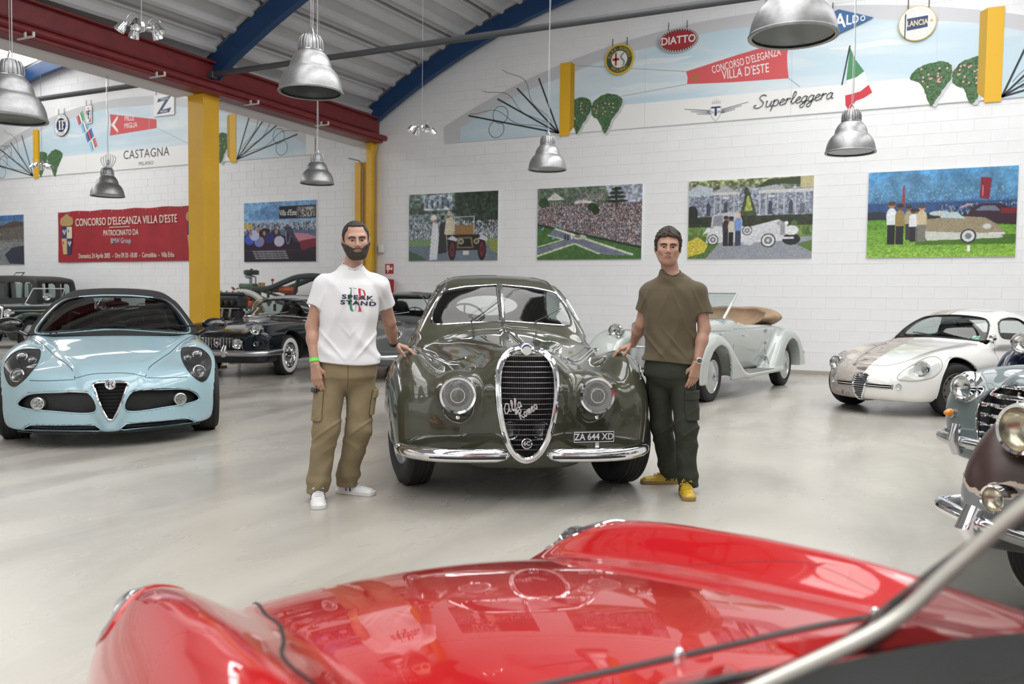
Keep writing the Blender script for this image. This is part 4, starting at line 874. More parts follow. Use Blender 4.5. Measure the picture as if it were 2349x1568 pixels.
    p.poly([(.24, .4), (.245, .18), (.255, .16), (.262, .4)], (150, 50, 45)); p.poly([(.765, .11), (.835, .12), (.82, .36), (.76, .34)], (130, 25, 45)); p.rect(.775, .2, .785, .32, (180, 110, 110))
    p.person(.17, .85, .5, (222, 228, 230), (25, 25, 30), (175, 120, 90)); p.person(.23, .85, .47, (150, 130, 80), (30, 30, 35), (120, 80, 60)); p.person(.29, .8, .4, (170, 160, 130), (60, 50, 60), (130, 95, 75)); p.person(.345, .8, .36, (180, 190, 190), (110, 105, 95), (130, 90, 70)); p.person(.38, .82, .42, (200, 185, 150), (120, 120, 110), (190, 150, 130), .08); p.person(.32, .82, .38, (225, 225, 230), (40, 35, 45), (110, 75, 55)); p.noise(.5, .18)
    p.hang(-1.0, 1.267, 2.105, 3.592, 'colour photograph of a spider on lakeside grass with a family in white, rightmost picture')
    # villa d'este magazine poster
    p = Pic(230, 150, (90, 100, 130)); p.grad(0, .45, (120, 170, 215), (150, 185, 215)); p.poly([(.2, .12), (.45, .03), (.7, .12), (1, .1), (1, .3), (.0, .3)], (105, 150, 200)); p.noise(.1, .3, p.y < .4); p.rect(0, .3, 1, .42, (150, 180, 205)); p.dots((p.y > .36) & (p.y < .56), [(40, 45, 65), (190, 200, 215), (110, 90, 90)], .12, 2); p.rect(.0, .36, .12, .44, (190, 170, 90)); p.rect(.45, .48, 1, .62, (85, 105, 135)); p.noise(.3, .3)
    p.poly([(0, .55), (.2, .5), (.5, .55), (.75, .62), (1, .68), (1, 1), (0, 1)], (38, 22, 45)); p.poly([(.68, .52), (.9, .55), (1, .6), (1, .72), (.8, .72)], (200, 130, 145)); p.poly([(.78, .66), (1, .62), (1, .75), (.8, .82)], (125, 35, 55))
    for x, y, c in ((.08, .62, (60, 90, 190)), (.3, .52, (45, 25, 25)), (.22, .66, (120, 130, 190)), (.45, .55, (45, 40, 60)), (.5, .66, (190, 190, 215)), (.36, .6, (40, 45, 110)), (.15, .55, (180, 190, 220))): p.ell(x, y, .07, .09, c)
    for x, y in ((.1, .52), (.29, .52), (.26, .63), (.46, .5), (.2, .47)): p.ell(x, y, .022, .04, (175, 125, 115))
    p.ell(.62, .58, .03, .13, (160, 165, 190)); p.ell(.62, .58, .022, .115, (38, 22, 45)); p.poly([(.55, .42), (.66, .42), (.76, .68), (.72, .68)], (60, 60, 85)); p.rect(.1, .82, 1, 1, (34, 24, 40)); p.rect(0, .8, 1, .83, (70, 30, 60)); p.rect(.5, .08, 1, .29, (18, 20, 32)); p.rect(.74, .1, .99, .27, (105, 95, 95)); p.dots((p.x > .75) & (p.x < .98) & (p.y > .11) & (p.y < .26), [(200, 190, 180), (40, 40, 50)], .4, 2)
    R = p.hang(-15.47, -13.19, 2.147, 3.616, "poster of people in an open car, headed Villa d'Este, right of the yellow column")
    text('lettering', "Villa d'Este", .2, WHITEB, R, wmat(-14.05, 3.33, .033), .0008, .62)
    for k in range(4): text('lettering', 'PER IL CONCORSO DI ELEGANZA SUL LAGO DI COMO', .05, flat((.7, .7, .75)), R, wmat(-14.65+.03*k, 2.40-.055*k, .033), .0008, .85)
    # street scene at the far left
    p = Pic(150, 184, (110, 112, 105)); p.grad(0, .3, (60, 105, 165), (110, 140, 170)); p.poly([(0, .2), (.3, .1), (.6, .25), (.6, .55), (0, .55)], (120, 115, 95)); p.poly([(0, .2), (.3, .08), (.62, .25), (.6, .28), (0, .24)], (80, 55, 45)); p.poly([(.55, .2), (1, .15), (1, .5), (.55, .5)], (95, 88, 80)); p.poly([(.5, .22), (.8, .12), (1, .15), (1, .22), (.6, .27)], (75, 60, 55))
    for k in range(8): p.rect(.03+k*.07, .28, .06+k*.07, .36, (60, 58, 50)); p.rect(.03+k*.07, .41, .06+k*.07, .5, (60, 58, 50))
    p.rect(0, .55, 1, 1, (125, 130, 132)); p.noise(.3, .5); p.rect(.3, .5, .5, .57, (190, 190, 190)); p.poly([(0, .78), (.3, .74), (.35, .92), (0, 1)], (150, 30, 25)); p.ell(.36, .9, .08, .08, (30, 30, 35)); p.poly([(.6, .8), (.75, .66), (1, .62), (1, 1), (.7, .98)], (22, 30, 60)); p.ell(.15, .68, .05, .08, (60, 50, 60)); p.noise(.5, .2)
    p.hang(-26.33, -24.06, 2.148, 3.62, 'photograph of old cars in a village square, partly cut by the left edge')
# ================================================================= pendant lamps
if want('lamps'):
    def roof_z(u, v): return arc_z(u, BAYS[0] if u > -11.6 else BAYS[1], v)+.45
    def bell_lamp(u, v, z, lab, slack=True):
        R = empty('bell_lamp', (u, v, z), 0, lab, 'lamp', 'aluminium bell lamps')
        rim = .25
        prof = [(.246, .0), (.258, -.004), (.260, .008), (.252, .016), (.249, .04), (.241, .08), (.226, .12), (.207, .155), (.186, .18), (.172, .19), (.166, .205), (.158, .24), (.142, .275), (.12, .305), (.100, .32), (.094, .325)]
        inner = [(r-.004, h) for r, h in prof[::-1]]+[(.235, .0)]
        b = MB(); b.lathe(prof+inner, 48); b.build('shade', ALU, R)
        b = MB(); b.lathe([(.0, .018), (.15, .016), (.22, .014), (.238, .012), (.238, .008), (0, .006)], 40); b.build('lens', glass('lamp_lens', (.55, .6, .57), 1.45, rough=.15), R)
        b = MB(); b.lathe([(.0, .30), (.05, .30), (.12, .20), (.19, .10), (.22, .03)], 32); b.build('reflector', mat('reflector', (.35, .37, .36), .35, .8), R)
        b = MB(); b.lathe([(.0, .06), (.03, .07), (.045, .11), (.045, .2), (.02, .24), (0, .25)], 16); b.build('bulb', mat('bulb_glass', (.5, .52, .5), .3), R)
        b = MB(); b.lathe([(.098, .318), (.104, .322), (.104, .332), (.097, .336)], 40); b.build('collar', CHROME_DULL, R)
        b = MB(); b.lathe([(.093, .33), (.092, .37), (.086, .41), (.07, .44), (.04, .455), (0, .46)], 24); b.build('gear_housing', ALU, R)
        for k in range(18):
            t = 2*pi*k/18; c, s = math.cos(t), math.sin(t)
            f = MB(); f.tube([((.097)*c, .097*s, .338), (.098*c, .098*s, .375), (.091*c, .091*s, .415), (.072*c, .072*s, .446)], .0045, 5); f.build('cooling_fin', ALU, R)
        b = MB(); b.tube([(-.03, 0, .45), (-.02, 0, .49), (0, 0, .52), (.02, 0, .49), (.03, 0, .45)], .006, 6); b.build('hook', CHROME_DULL, R)
        zt = (4.77 if abs(u+11.78) < .1 else roof_z(u, v))-z; n = 14
        b = MB(); b.tube([(0, 0, .52), (0, 0, zt)], .003, 6); b.build('steel_cable', CHROME_DULL, R)
        b = MB(); b.tube([(.012+.03*math.sin(k*1.1)*(k/n) if slack else .012, .01, .47+(zt-.47)*k/n) for k in range(n+1)], .004, 6); b.build('power_cord', mat('cord_grey', (.35, .35, .36), .5), R)
        return R
    for u, v, z, l in ((-4.5, 5.45, 2.94, 'aluminium bell lamp with rust spots, hanging before the grey tie rod above the men'),
                       (-4.61, 10.4, 3.03, 'aluminium bell lamp hanging above the gap between the first two photographs'),
                       (-.79, 9.71, 2.90, 'aluminium bell lamp hanging under the painted Italian flag'),
                       (-8.44, 10.37, 3.03, 'aluminium bell lamp hanging above the poster of people in an open car'),
                       (-11.78, 9.32, 2.86, 'aluminium bell lamp hanging above the red banner'),
                       (-.77, 5.3, 2.88, 'largest aluminium bell lamp, cut by the top edge of the picture'),
                       (-6.38, 4.2, 2.64, 'aluminium bell lamp at the left edge before the blue arch')): bell_lamp(u, v, z, l)
    def spot_cluster(u, v, z, lab, n=5, rot=0):
        R = empty('spot_cluster', (u, v, z), rot, lab, 'lamp', 'chrome spotlight clusters')
        b = MB(); b.lathe([(0, .05), (.03, .045), (.045, 0), (.03, -.04), (0, -.045)], 16); b.build('hub', CHROME, R)
        for k in range(n):
            t = 2*pi*k/n; c, s = math.cos(t), math.sin(t)
            h = MB(); h.tube([(.03*c, .03*s, 0), (.1*c, .1*s, .02), (.15*c, .15*s, -.01)], .012, 8); ar = h.build('arm', CHROME, R)
            h = MB(); h.lathe([(.012, .05), (.03, .045), (.045, .0), (.055, -.05), (.05, -.05), (.03, -.02), (0, .0)], 14, (.18*c, .18*s, -.02), (-.5*c, -.5*s, .85)); h.build('spot_head', CHROME, ar)
        for k in range(3):
            t = 2*pi*k/3+.4; b = MB(); b.tube([(.12*math.cos(t)+.07*math.cos(a), .12*math.sin(t), .03+.07*math.sin(a)) for a in np.linspace(0, 2*pi, 16)], .0025, 5); b.build('wire_loop', CHROME, R)
        zt = roof_z(u, v)-z; b = MB(); b.tube([(0, 0, .04), (0, 0, zt)], .004, 6); b.build('cord', mat('cord_grey', (.35, .35, .36), .5), R)
    spot_cluster(-7.16, 6.08, 3.98, 'chrome cluster of small spotlights hanging at upper left under the ceiling planks', 5, .3)
    spot_cluster(-7.18, 11.35, 3.95, 'chrome cluster of small spotlights hanging before the wall, left of the arch mural', 4, 1)
    spot_cluster(-17.5, 12.2, 4.1, 'chrome cluster of small spotlights before the left painted pillar', 5, 0)
# ================================================================= car building blocks
RIBG = mat('ribbed_glass', (.62, .62, .62), .2)
def car_paint(name, col, rough=.28, flake=0.):
    m = mat(name, col, rough, 0., 1., .15); m.node_tree.nodes['Principled BSDF'].inputs['Coat Roughness'].default_value = .02
    return m
def wheel(R, x, y, r, w, rimr, tyre=RUBBER, rim=None, cap=CHROME, style='cap', whitewall=False, steer=0., z=None, side=None):
    """axis along x, outer face towards sign(x)"""
    z = r if z is None else z; s = (1 if x > 0 else -1) if side is None else side; rim = rim or CHROME_DULL
    E = empty('wheel', (x, y, z), steer); E.parent = R
    h = w/2; sh = r-rimr
    b = MB(); prof = [(rimr, -h*.8), (rimr+sh*.3, -h), (rimr+sh*.7, -h), (r-.012, -h*.82), (r, -h*.6), (r, h*.6), (r-.012, h*.82), (rimr+sh*.7, h), (rimr+sh*.3, h), (rimr, h*.8), (rimr-.01, h*.5), (rimr-.01, -h*.5)]
    b.lathe(prof, 56, (0, 0, 0), (s, 0, 0)); n0 = len(prof)
    b.v[-1]; t = b.build('tyre', tyre, E); t['label'] = 'black tyre' if not whitewall else 'tyre with white sidewall'
    # tread grooves as recessed dark rings: ridges
    b = MB()
    for k in range(-2, 3):
        b.lathe([(r-.002, k*w*.17-w*.05), (r+.004, k*w*.17-w*.045), (r+.004, k*w*.17+w*.045), (r-.002, k*w*.17+w*.05)], 56, (0, 0, 0), (s, 0, 0))
    b.build('tread_rib', tyre, t)
    if whitewall:
        b = MB(); b.lathe([(rimr+.01, h*.9), (rimr+sh*.15, h*1.03), (rimr+sh*.62, h*1.03), (rimr+sh*.66, h*.98)], 56, (0, 0, 0), (s, 0, 0)); b.build('white_band', WHITEWALL, t)
    q = rimr
    if style == 'cap':       # painted disc with big domed cap
        b = MB(); b.lathe([(q, h*.8), (q*.97, h*.9), (q*.93, h*.72), (q*.86, h*.55), (q*.8, h*.6), (q*.5, h*.75), (0, h*.78)], 48, (0, 0, 0), (s, 0, 0)); b.build('rim', rim, E)
        b = MB(); b.lathe([(q*.55, h*.7), (q*.53, h*.85), (q*.4, h*1.0), (q*.2, h*1.08), (0, h*1.1)], 40, (0, 0, 0), (s, 0, 0)); b.build('hub_cap', cap, E)
    elif style == 'disc':    # full smooth cone disc, small centre cap
        b = MB(); b.lathe([(q*1.04, h*.82), (q*1.02, h*.95), (q*.96, h*.9), (q*.94, h*.82)], 48, (0, 0, 0), (s, 0, 0)); b.build('rim_ring', WHITEWALL if cap is None else CHROME_DULL, E)
        b = MB(); b.lathe([(q*.95, h*.8), (q*.6, h*1.05), (q*.3, h*1.25), (0, h*1.3)], 48, (0, 0, 0), (s, 0, 0)); b.build('wheel_disc', rim, E)
        b = MB(); b.lathe([(q*.25, h*1.2), (q*.25, h*1.42), (q*.2, h*1.5), (0, h*1.5)], 30, (0, 0, 0), (s, 0, 0)); b.build('hub_cap', CHROME_DULL, E)
    elif style == 'holes':   # steel wheel with round holes
        b = MB(); b.lathe([(q, h*.8), (q*.97, h*.9), (q*.92, h*.7), (q*.88, h*.3), (q*.7, h*.42), (q*.45, h*.5), (q*.4, h*.62), (0, h*.66)], 48, (0, 0, 0), (s, 0, 0)); d = b.build('rim', rim, E)
        for k in range(12):
            t_ = 2*pi*k/12; c = (s*h*.37, q*.78*math.cos(t_), q*.78*math.sin(t_)); b = MB(); b.lathe([(q*.085, 0), (q*.085, .006), (0, .006)], 14, c, (s, 0, 0)); b.build('vent_hole', BLACK, d)
        b = MB(); b.lathe([(q*.25, h*.6), (q*.24, h*.85), (q*.12, h*.98), (0, h)], 30, (0, 0, 0), (s, 0, 0)); b.build('hub_cap', CHROME_DULL, E)
    elif style == 'fins':    # chrome turbine trim
        b = MB(); b.lathe([(q, h*.8), (q*.98, h*.98), (q*.9, h*.92), (q*.86, h*.7), (q*.6, h*.6), (q*.45, h*.85), (q*.2, h*1.05), (0, h*1.05)], 48, (0, 0, 0), (s, 0, 0)); d = b.build('wheel_trim', cap, E)
        for k in range(24):
            t_ = 2*pi*k/24; c, q2 = math.cos(t_), math.sin(t_); b = MB(); b.tube([(s*h*.72, q*.6*c, q*.6*q2), (s*h*.86, q*.84*math.cos(t_+.1), q*.84*math.sin(t_+.1))], .009, 5); b.build('fin', cap, d)
    elif style == 'alloy':
        b = MB(); b.lathe([(q, h*.8), (q*.97, h*.9), (q*.92, h*.6), (q*.88, -h*.5), (0, -h*.5)], 48, (0, 0, 0), (s, 0, 0)); b.build('rim', BLACK, E)
        for k in range(5):
            t_ = 2*pi*k/5; b = MB(); b.tube([(s*h*.6, 0, 0), (s*h*.75, q*.9*math.cos(t_), q*.9*math.sin(t_))], [q*.2, q*.12], 8); b.build('spoke', rim, E)
    return E
def headlamp(R, c, r, ax, depth=.06, rim=CHROME, lens=None, name='headlamp', rimw=.16, bowl=None, bulge=.2, ribs=False):
    """round lamp: chrome bezel, mirror bowl, bulb, glass; ax = outward axis"""
    ax = np.array(ax, float); ax /= np.linalg.norm(ax); E = empty(name, c); E.parent = R
    b = MB(); b.lathe([(r*.8, -depth), (r*1.02, -depth*.6), (r, -.005), (r*(1-rimw*.3), .012), (r*(1-rimw), .008), (r*(1-rimw), -.01)], 40, (0, 0, 0), ax); b.build('bezel', rim, E)
    q = r*(1-rimw); b = MB(); b.lathe([(q, -.002), (q*.9, -r*.25), (q*.6, -r*.45), (q*.25, -r*.52), (0, -r*.53)], 32, (0, 0, 0), ax); b.build('reflector_bowl', bowl or mat('lamp_mirror', (.75, .75, .74), .16, 1.), E)
    b = MB(); b.lathe([(q*.16, -r*.5), (q*.16, -r*.28), (q*.1, -r*.2), (0, -r*.18)], 12, (0, 0, 0), ax); b.build('bulb', mat('bulb_glass', (.5, .52, .5), .3), E)
    b = MB(); b.lathe([(q, 0)]+[(q*math.cos(t), r*bulge*math.sin(t)) for t in np.linspace(.1, pi/2, 8)], 32, (0, 0, 0), ax); g = b.build('glass', lens or LAMPGLASS, E)
    if ribs:
        u = np.cross(ax, (0, 0, 1.)); u /= np.linalg.norm(u); w = np.cross(u, ax)
        b = MB()
        for k in np.linspace(-.92, .92, 25):
            hh = q*math.sqrt(1-k*k)*.96; pts = [u*k*q+w*t*hh+ax*(r*bulge*math.sqrt(max(0, 1-k*k*.95-(t*hh/q)**2))-.001) for t in np.linspace(-1, 1, 9)]
            b.tube(pts, .0010, 4)
        o = b.build('glass_ribs', RIBG, g)
        b = MB(); b.lathe([(q*.42, r*bulge*.88), (q*.46, r*bulge*.9), (q*.46, r*bulge*.86)], 28, (0, 0, 0), ax); b.build('glass_ring', RIBG, g)
    return E
def interior(R, y0, y1, w, z0, seatcol, dash=DARK, rows=1, z_dash=.9, lhd=1, seath=.55, wheelr=.2, wheel_on=True):
    sm = mat('seat_%d' % int(seatcol[0]*999), seatcol, .6)
    for s in (-1, 1):
        E = empty('seat', (s*w*.5, y0+.75, z0)); E.parent = R
        b = MB(); b.box((0, 0, .08), (w*.8, .5, .16), bev=.05); b.build('cushion', sm, E)
        b = MB(); M = Matrix.Rotation(-.25, 3, 'X'); b.box((0, .3, .12+seath/2), (w*.78, .14, seath), M, bev=.05); b.build('backrest', sm, E)
    b = MB(); b.box((0, y0+.12, z_dash-.08), (w*1.9, .22, .14), bev=.04); b.build('dashboard', dash, R)
    if wheel_on:
        c = np.array([lhd*w*.5, y0+.36, z_dash+.0]); ax = np.array([0, .9, .45]); ax /= np.linalg.norm(ax); u = np.array([1., 0, 0]); v = np.cross(ax, u)
        b = MB(); b.tube([c+wheelr*(math.cos(t)*u+math.sin(t)*v) for t in np.linspace(0, 2*pi, 33)[:-1]], .009, 6, closed=True)
        for t in (.0, pi, -pi/2): b.tube([c, c+wheelr*(math.cos(t)*u+math.sin(t)*v)], .008, 5)
        b.tube([c, c-ax*.3], .02, 6); b.build('steering_wheel', BLACK, R)
def split_mats(o, test, mi=1):
    me = o.data; n = len(me.polygons); c = np.empty(n*3); me.polygons.foreach_get('center', c); c = c.reshape(-1, 3); k = test(c[:, 0], c[:, 1], c[:, 2])
    a = np.zeros(n, np.int32); a[k] = mi; me.polygons.foreach_set('material_index', a)
def under(R, w, y0, y1, z=.28):
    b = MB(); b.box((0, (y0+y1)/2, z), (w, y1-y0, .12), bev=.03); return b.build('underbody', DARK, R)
def mirx(P): P = np.array(P, float); P[:, 0] *= -1; return P[::-1]
# ================================================================= dark olive coupe with the tall grille (centre)
if want('six'):
    R = empty('vintage_car', (-2.615, 5.40, 0), math.radians(31.5), 'dark olive green vintage coupe with tall oval chrome grille, between the two men', 'car')
    OL = car_paint('olive_car_paint', (.052, .053, .034), .3)
    Th = spl([-.80, -.74, -.68, -.55, -.2, .3, .8, 1.15, 1.5], [.80, .93, .975, .995, 1.01, 1.03, 1.055, 1.08, 1.08])
    Wh = spl([-.80, -.7, -.5, -.2, .2, .6, 1.0, 1.5], [.17, .22, .27, .33, .43, .56, .68, .76])
    Tf = spl([-.70, -.62, -.5, -.35, -.15, .0, .25, .6, 1.0, 1.6, 2.4], [.60, .72, .82, .895, .945, .955, .94, .895, .845, .80, .78])
    Xo = spl([-.72, -.6, -.45, -.2, 0, .3, .8, 1.5, 2.4], [.62, .74, .83, .90, .925, .92, .89, .87, .87])
    Wb = spl([-.5, 0, .6, 1.2, 2.0, 2.8, 3.4, 3.9, 4.15], [.70, .78, .82, .855, .87, .85, .74, .5, .3])
    Tb = spl([-.5, .5, 1.2, 2.2, 3.0, 3.6, 4.0, 4.15], [.72, .82, .93, .97, .95, .84, .68, .5])
    Tr = spl([1.0, 1.15, 1.4, 1.62, 1.85, 2.2, 2.6, 3.1, 3.6, 4.0], [1.02, 1.10, 1.28, 1.415, 1.50, 1.535, 1.51, 1.39, 1.13, .8])
    Wr = spl([1.0, 1.3, 1.8, 2.3, 2.9, 3.5, 4.0], [.70, .735, .76, .76, .70, .55, .3])
    def six_outer(x, y, z):
        ax = np.abs(x)
        # hood
        w = Wh(y); t = Th(y)-.35*np.maximum(ax-.05, 0)**2-.012*np.minimum(ax/.05, 1)
        u = smax(ax-(w+.16*np.clip(.9-z, 0, .6)), z-t, .20); hood = smax(smax(u, .24-z, .1), smax(-(y+.80)+.9*ax**2+.35*(z-.75)**2, y-1.5, .05), .12)
        # fenders
        xo = Xo(y); bulge = .035*((z-.55)/.4)**2+.35*np.maximum(.56-z, 0)**1.6
        fe = smax(ax-(xo-bulge), z-(Tf(y)-.9*(ax-.74)**2-.35*np.maximum(.74-ax, 0)), .22); fe = smax(fe, .50-ax, .25); fe = smax(fe, .27-z, .06)
        fe = smax(fe, -(y+.66)+.55*np.maximum(ax-.45, 0)**2+.5*(z-.6)**2+.9*np.maximum(ax-.72, 0)**2*2, .15); fe = smax(fe, y-2.6, .4)
        # nose between fender and grille
        no = smax(ax-.8, z-(.80-.15*np.maximum(ax-.25, 0)), .2); no = smax(no, -(y+.63)+.30*np.maximum(ax-.3, 0)**2+.45*(z-.55)**2, .12); no = smax(no, y-.6, .2); no = smax(no, .27-z+.05*ax, .08)
        # tub
        bo = smax(ax-(Wb(y)-.10*((z-.6)/.4)**2), z-Tb(y), .2); bo = smax(bo, .26-z, .08); bo = smax(bo, smax(-(y+.4), y-4.1, .1), .2)
        rf = ellip(ax, y, z, (.66, 2.95, .55), (.25, .85, .42))
        # greenhouse
        gh = smax(ax-(Wr(y)-.42*np.maximum(z-1.0, 0)**1.0-.25*np.maximum(z-1.25, 0)**2*2), z-(Tr(y)-.12*ax**2), .16); gh = smax(gh, .9-z, .1); gh = smax(gh, smax(1.0-y, y-4.0, .1), .1)
        f = smin(hood, no, .16); f = smin(f, fe, .13); f = smin(f, bo, .12); f = smin(f, rf, .15); f = smin(f, gh, .06)
        f = smin(f, ellip(ax, y, z, (.435, -.52, .71), (.135, .26, .135)), .10)
        return f
    ws = np.array([(.022, 1.115), (.30, 1.10), (.55, 1.085), (.595, 1.105), (.602, 1.15), (.575, 1.25), (.535, 1.335), (.47, 1.375), (.30, 1.41), (.022, 1.43)])
    WSR = np.concatenate([ws[:2], catmull(ws[1:9], 6, False)[1:], ws[9:]])
    gr = catmull([(0, .985), (.07, .975), (.13, .94), (.168, .87), (.178, .77), (.172, .65), (.150, .52), (.115, .41), (.065, .335), (0, .305), (-.065, .335), (-.115, .41), (-.150, .52), (-.172, .65), (-.178, .77), (-.168, .87), (-.13, .94), (-.07, .975)], 5)
    gsd = polysd(gr, .004, .3)
    sdw = polysd(WSR, .006, .15)
    side = catmull([(1.46, 1.09), (1.52, 1.22), (1.72, 1.37), (2.0, 1.43), (2.4, 1.42), (2.75, 1.34), (2.98, 1.18), (2.9, 1.10), (2.2, 1.08)], 6); sds = polysd(side, .006, .15)
    def six_cut(x, y, z):
        ax = np.abs(x)
        gi = smax(ax-(Wr(y)-.42*np.maximum(z-1.0, 0)-.5*np.maximum(z-1.25, 0)**2-.05), z-(Tr(y)-.12*ax**2-.05), .1); gi = smax(gi, smax(1.28-y, y-3.35, .05), .05); gi = np.maximum(gi, .62-z)
        c = np.maximum(sdw(ax, z), np.abs(y-1.35)-.42); s2 = np.maximum(sds(y, z), .3-ax)
        rw = np.maximum(ellip(x, np.full_like(y, 0.), z, (0, 0, 1.23), (.34, 1, .11)), 2.9-y)
        wa = np.maximum(np.sqrt(y*y+(z-.34)**2)-.40, np.maximum(.56-ax, ax-.86)); wr = np.maximum(np.sqrt((y-2.95)**2+(z-.34)**2)-.39, np.maximum(.5-ax, ax-.82))
        eng = np.maximum(np.maximum(gsd(x, z)+.014, z-.93), np.abs(y+.45)-.25)
        return np.minimum(np.minimum(np.minimum(gi, c), np.minimum(s2, rw)), np.minimum(np.minimum(wa, wr), eng))
    def six(x, y, z):
        f = six_outer(x, y, z); f = smax(f, -six_cut(x, y, z), .012)
        return smax(f, -np.maximum(gsd(x, z), y+.672), .008)
    o = iso_obj('body', six, (-1.05, -.9, .18), (1.05, 4.25, 1.62), .0165, [OL, DARK], R, sym=True)
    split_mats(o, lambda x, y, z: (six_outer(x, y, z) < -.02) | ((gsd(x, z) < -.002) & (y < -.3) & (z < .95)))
    SX = six_outer
    # grille
    P = on_body(SX, gr, 'y', -1.2, 1, .004); b = MB(); b.tube(P, .016, 10, closed=True); b.build('grille_surround', CHROME, R)
    P2 = P.copy(); b = MB(); b.tube(P+(P-P.mean(0))*.03+np.array([0, .012, 0]), .02, 8, closed=True); b.build('grille_surround', CHROME, R)
    G = empty('grille', (0, 0, 0)); G.parent = R
    gm = mat('grille_bar', (.10, .10, .105), .3, .9)
    ygr = lambda z: float(on_body(SX, [(0, z)], 'y', -1.2, 1)[0][1])+.035
    b = MB()
    for x in np.arange(-.165, .17, .0135):
        zz = [z for z in np.linspace(.31, .98, 60) if gsd(np.array([x]), np.array([z]))[0] < -.004]
        if len(zz) < 3: continue
        pts = [(x, ygr(z)+.25*x*x*4, z) for z in np.linspace(zz[0], zz[-1], 8)]
        q = MB(); q.tube(pts, .0022, 4); q.build('vertical_bar', gm, G)
    for k, z in enumerate(np.linspace(.36, .95, 19)):
        w = [x for x in np.linspace(0, .18, 60) if gsd(np.array([x]), np.array([z]))[0] < -.002]
        if not w: continue
        q = MB(); y_ = ygr(z); q.tube([(x, y_-.006+x*x, z) for x in np.linspace(-w[-1], w[-1], 7)], .0019, 5); q.build('horizontal_bar', mat('grille_bar_light', (.3, .3, .31), .3, .9), G)
    patch('radiator', lambda x, y, z: -.47-y, np.array(gr)*1.0, 'y', -1.2, 1, BLACK, G, off=0)
    for s in (-1, 1): headlamp(R, (s*.098, -.66, .475), .062, (0, -1, 0), .03, rim=CHROME_DULL, name='driving_lamp', bowl=mat('dim_bowl', (.3, .3, .31), .3, .9))
    # badge, script, 6C medallion
    b = MB(); yb = ygr(.985)-.05; b.lathe([(.036, 0), (.036, .008), (.03, .012), (0, .013)], 28, (0, yb, .992), (0, -1, .25)); bd = b.build('badge', CHROME, R)
    b = MB(); b.lathe([(.029, .0125), (.0, .0145)], 24, (0, yb, .992), (0, -1, .25)); b.build('badge_enamel', NAVY if 'NAVY' in globals() else DARK, bd)
    b = MB(); b.box((-.011, yb-.015, .996), (.006, .002, .03)); b.box((-.011, yb-.0155, .998), (.02, .002, .006)); b.build('badge_cross', mat('enamel_red', (.5, .02, .02), .3), bd)
    b = MB(); b.tube([(.011+.005*math.sin(t*9), yb-.016, .984+.028*t) for t in np.linspace(0, 1, 12)], .002, 4); b.build('badge_serpent', mat('enamel_green', (.1, .35, .15), .3), bd)
    SCR = mat('script_metal', (.75, .76, .78), .25, .6)
    def wm(x, z, y, rot): return Matrix.Translation((x, y, z)) @ Matrix(((1, 0, 0, 0), (0, 0, -1, 0), (0, 1, 0, 0), (0, 0, 0, 1))) @ Matrix.Rotation(rot, 4, 'Z')
    cursive('Alfa', .034, wm(-.14, .59, ygr(.6)-.018, .45), .0042, 'script_emblem', SCR, R, 1.); cursive('Romeo', .031, wm(-.045, .555, ygr(.6)-.018, .62), .0042, 'script_emblem', SCR, R, 1.)
    c6 = ygr(.40)-.02; b = MB(); b.lathe([(.034, 0), (.034, .008), (.029, .01), (.029, .006), (0, .006)], 28, (.0, c6, .405), (0, -1, 0)); md = b.build('medallion', CHROME, R)
    b = MB(); b.lathe([(.029, .0065), (0, .0065)], 24, (0, c6, .405), (0, -1, 0)); b.build('medallion_face', mat('enamel_black', (.01, .012, .02), .3), md); text('lettering', '6C', .036, SCR, md, wm(0, .405, c6-.008, 0), .001, 1., bold=.02)
    # head lamps
    for s in (-1, 1):
        headlamp(R, (s*.435, -.775, .71), .118, (s*.08, -1, .06), .10, rimw=.17, ribs=True, bulge=.22, bowl=mat('lamp_mirror_soft', (.8, .8, .8), .35, .8))
        b = MB(); b.lathe([(.014, 0), (.012, .02), (0, .024)], 12, (s*.435, -.76, .575), (0, -1, 0)); b.build('lamp_screw', CHROME, R)
    # bumpers: chrome blades with a dark inlay
    for s in (-1, 1):
        pts = catmull([(s*.12, -.83, .35), (s*.2, -.86, .352), (s*.4, -.86, .352), (s*.60, -.80, .35), (s*.75, -.66, .35), (s*.80, -.56, .35)], 6, False)
        b = MB(); rr = np.interp(np.linspace(0, 1, len(pts)), [0, .06, .2, .8, 1], [.012, .03, .045, .045, .035]); b.tube(pts, rr, 14, flat=1.0); bo = b.build('bumper', CHROME, R)
        b = MB(); q = pts[3:-3]+np.array([0, -.038, -.008]); b.tube(q, .011, 8); b.build('bumper_inlay', BLACK, bo)
        b = MB(); b.tube(pts[2:-1]+np.array([0, -.032, .017]), .009, 6); b.build('bumper_bead', CHROME, bo)
        b = MB(); b.tube([(s*.4, -.83, .35), (s*.4, -.4, .33)], .02, 8); b.build('bumper_iron', BLACK, bo)
    # number plate
    PL = empty('number_plate', (.415, -.80, .455), math.radians(8)); PL.parent = R
    b = MB(); b.box((0, 0, 0), (.275, .006, .075), bev=.003); b.build('plate', mat('plate_black', (.012, .012, .014), .3), PL)
    b = MB()
    for (x0, z0, x1, z1) in ((-.13, -.031, .13, -.031), (.13, -.031, .13, .031), (.13, .031, -.13, .031), (-.13, .031, -.13, -.031)): b.tube([(x0, -.004, z0), (x1, -.004, z1)], .0015, 4)
    b.build('plate_border', WHITEB if 'WHITEB' in globals() else SCR, PL); text('lettering', 'ZA 644 XD', .058, SCR, PL, wm(0, 0, -.0045, 0), .001, .92, bold=.015)
    b = MB(); b.box((0.02, .0, -.05), (.025, .012, .03)); b.build('plate_bracket', CHROME_DULL, PL)
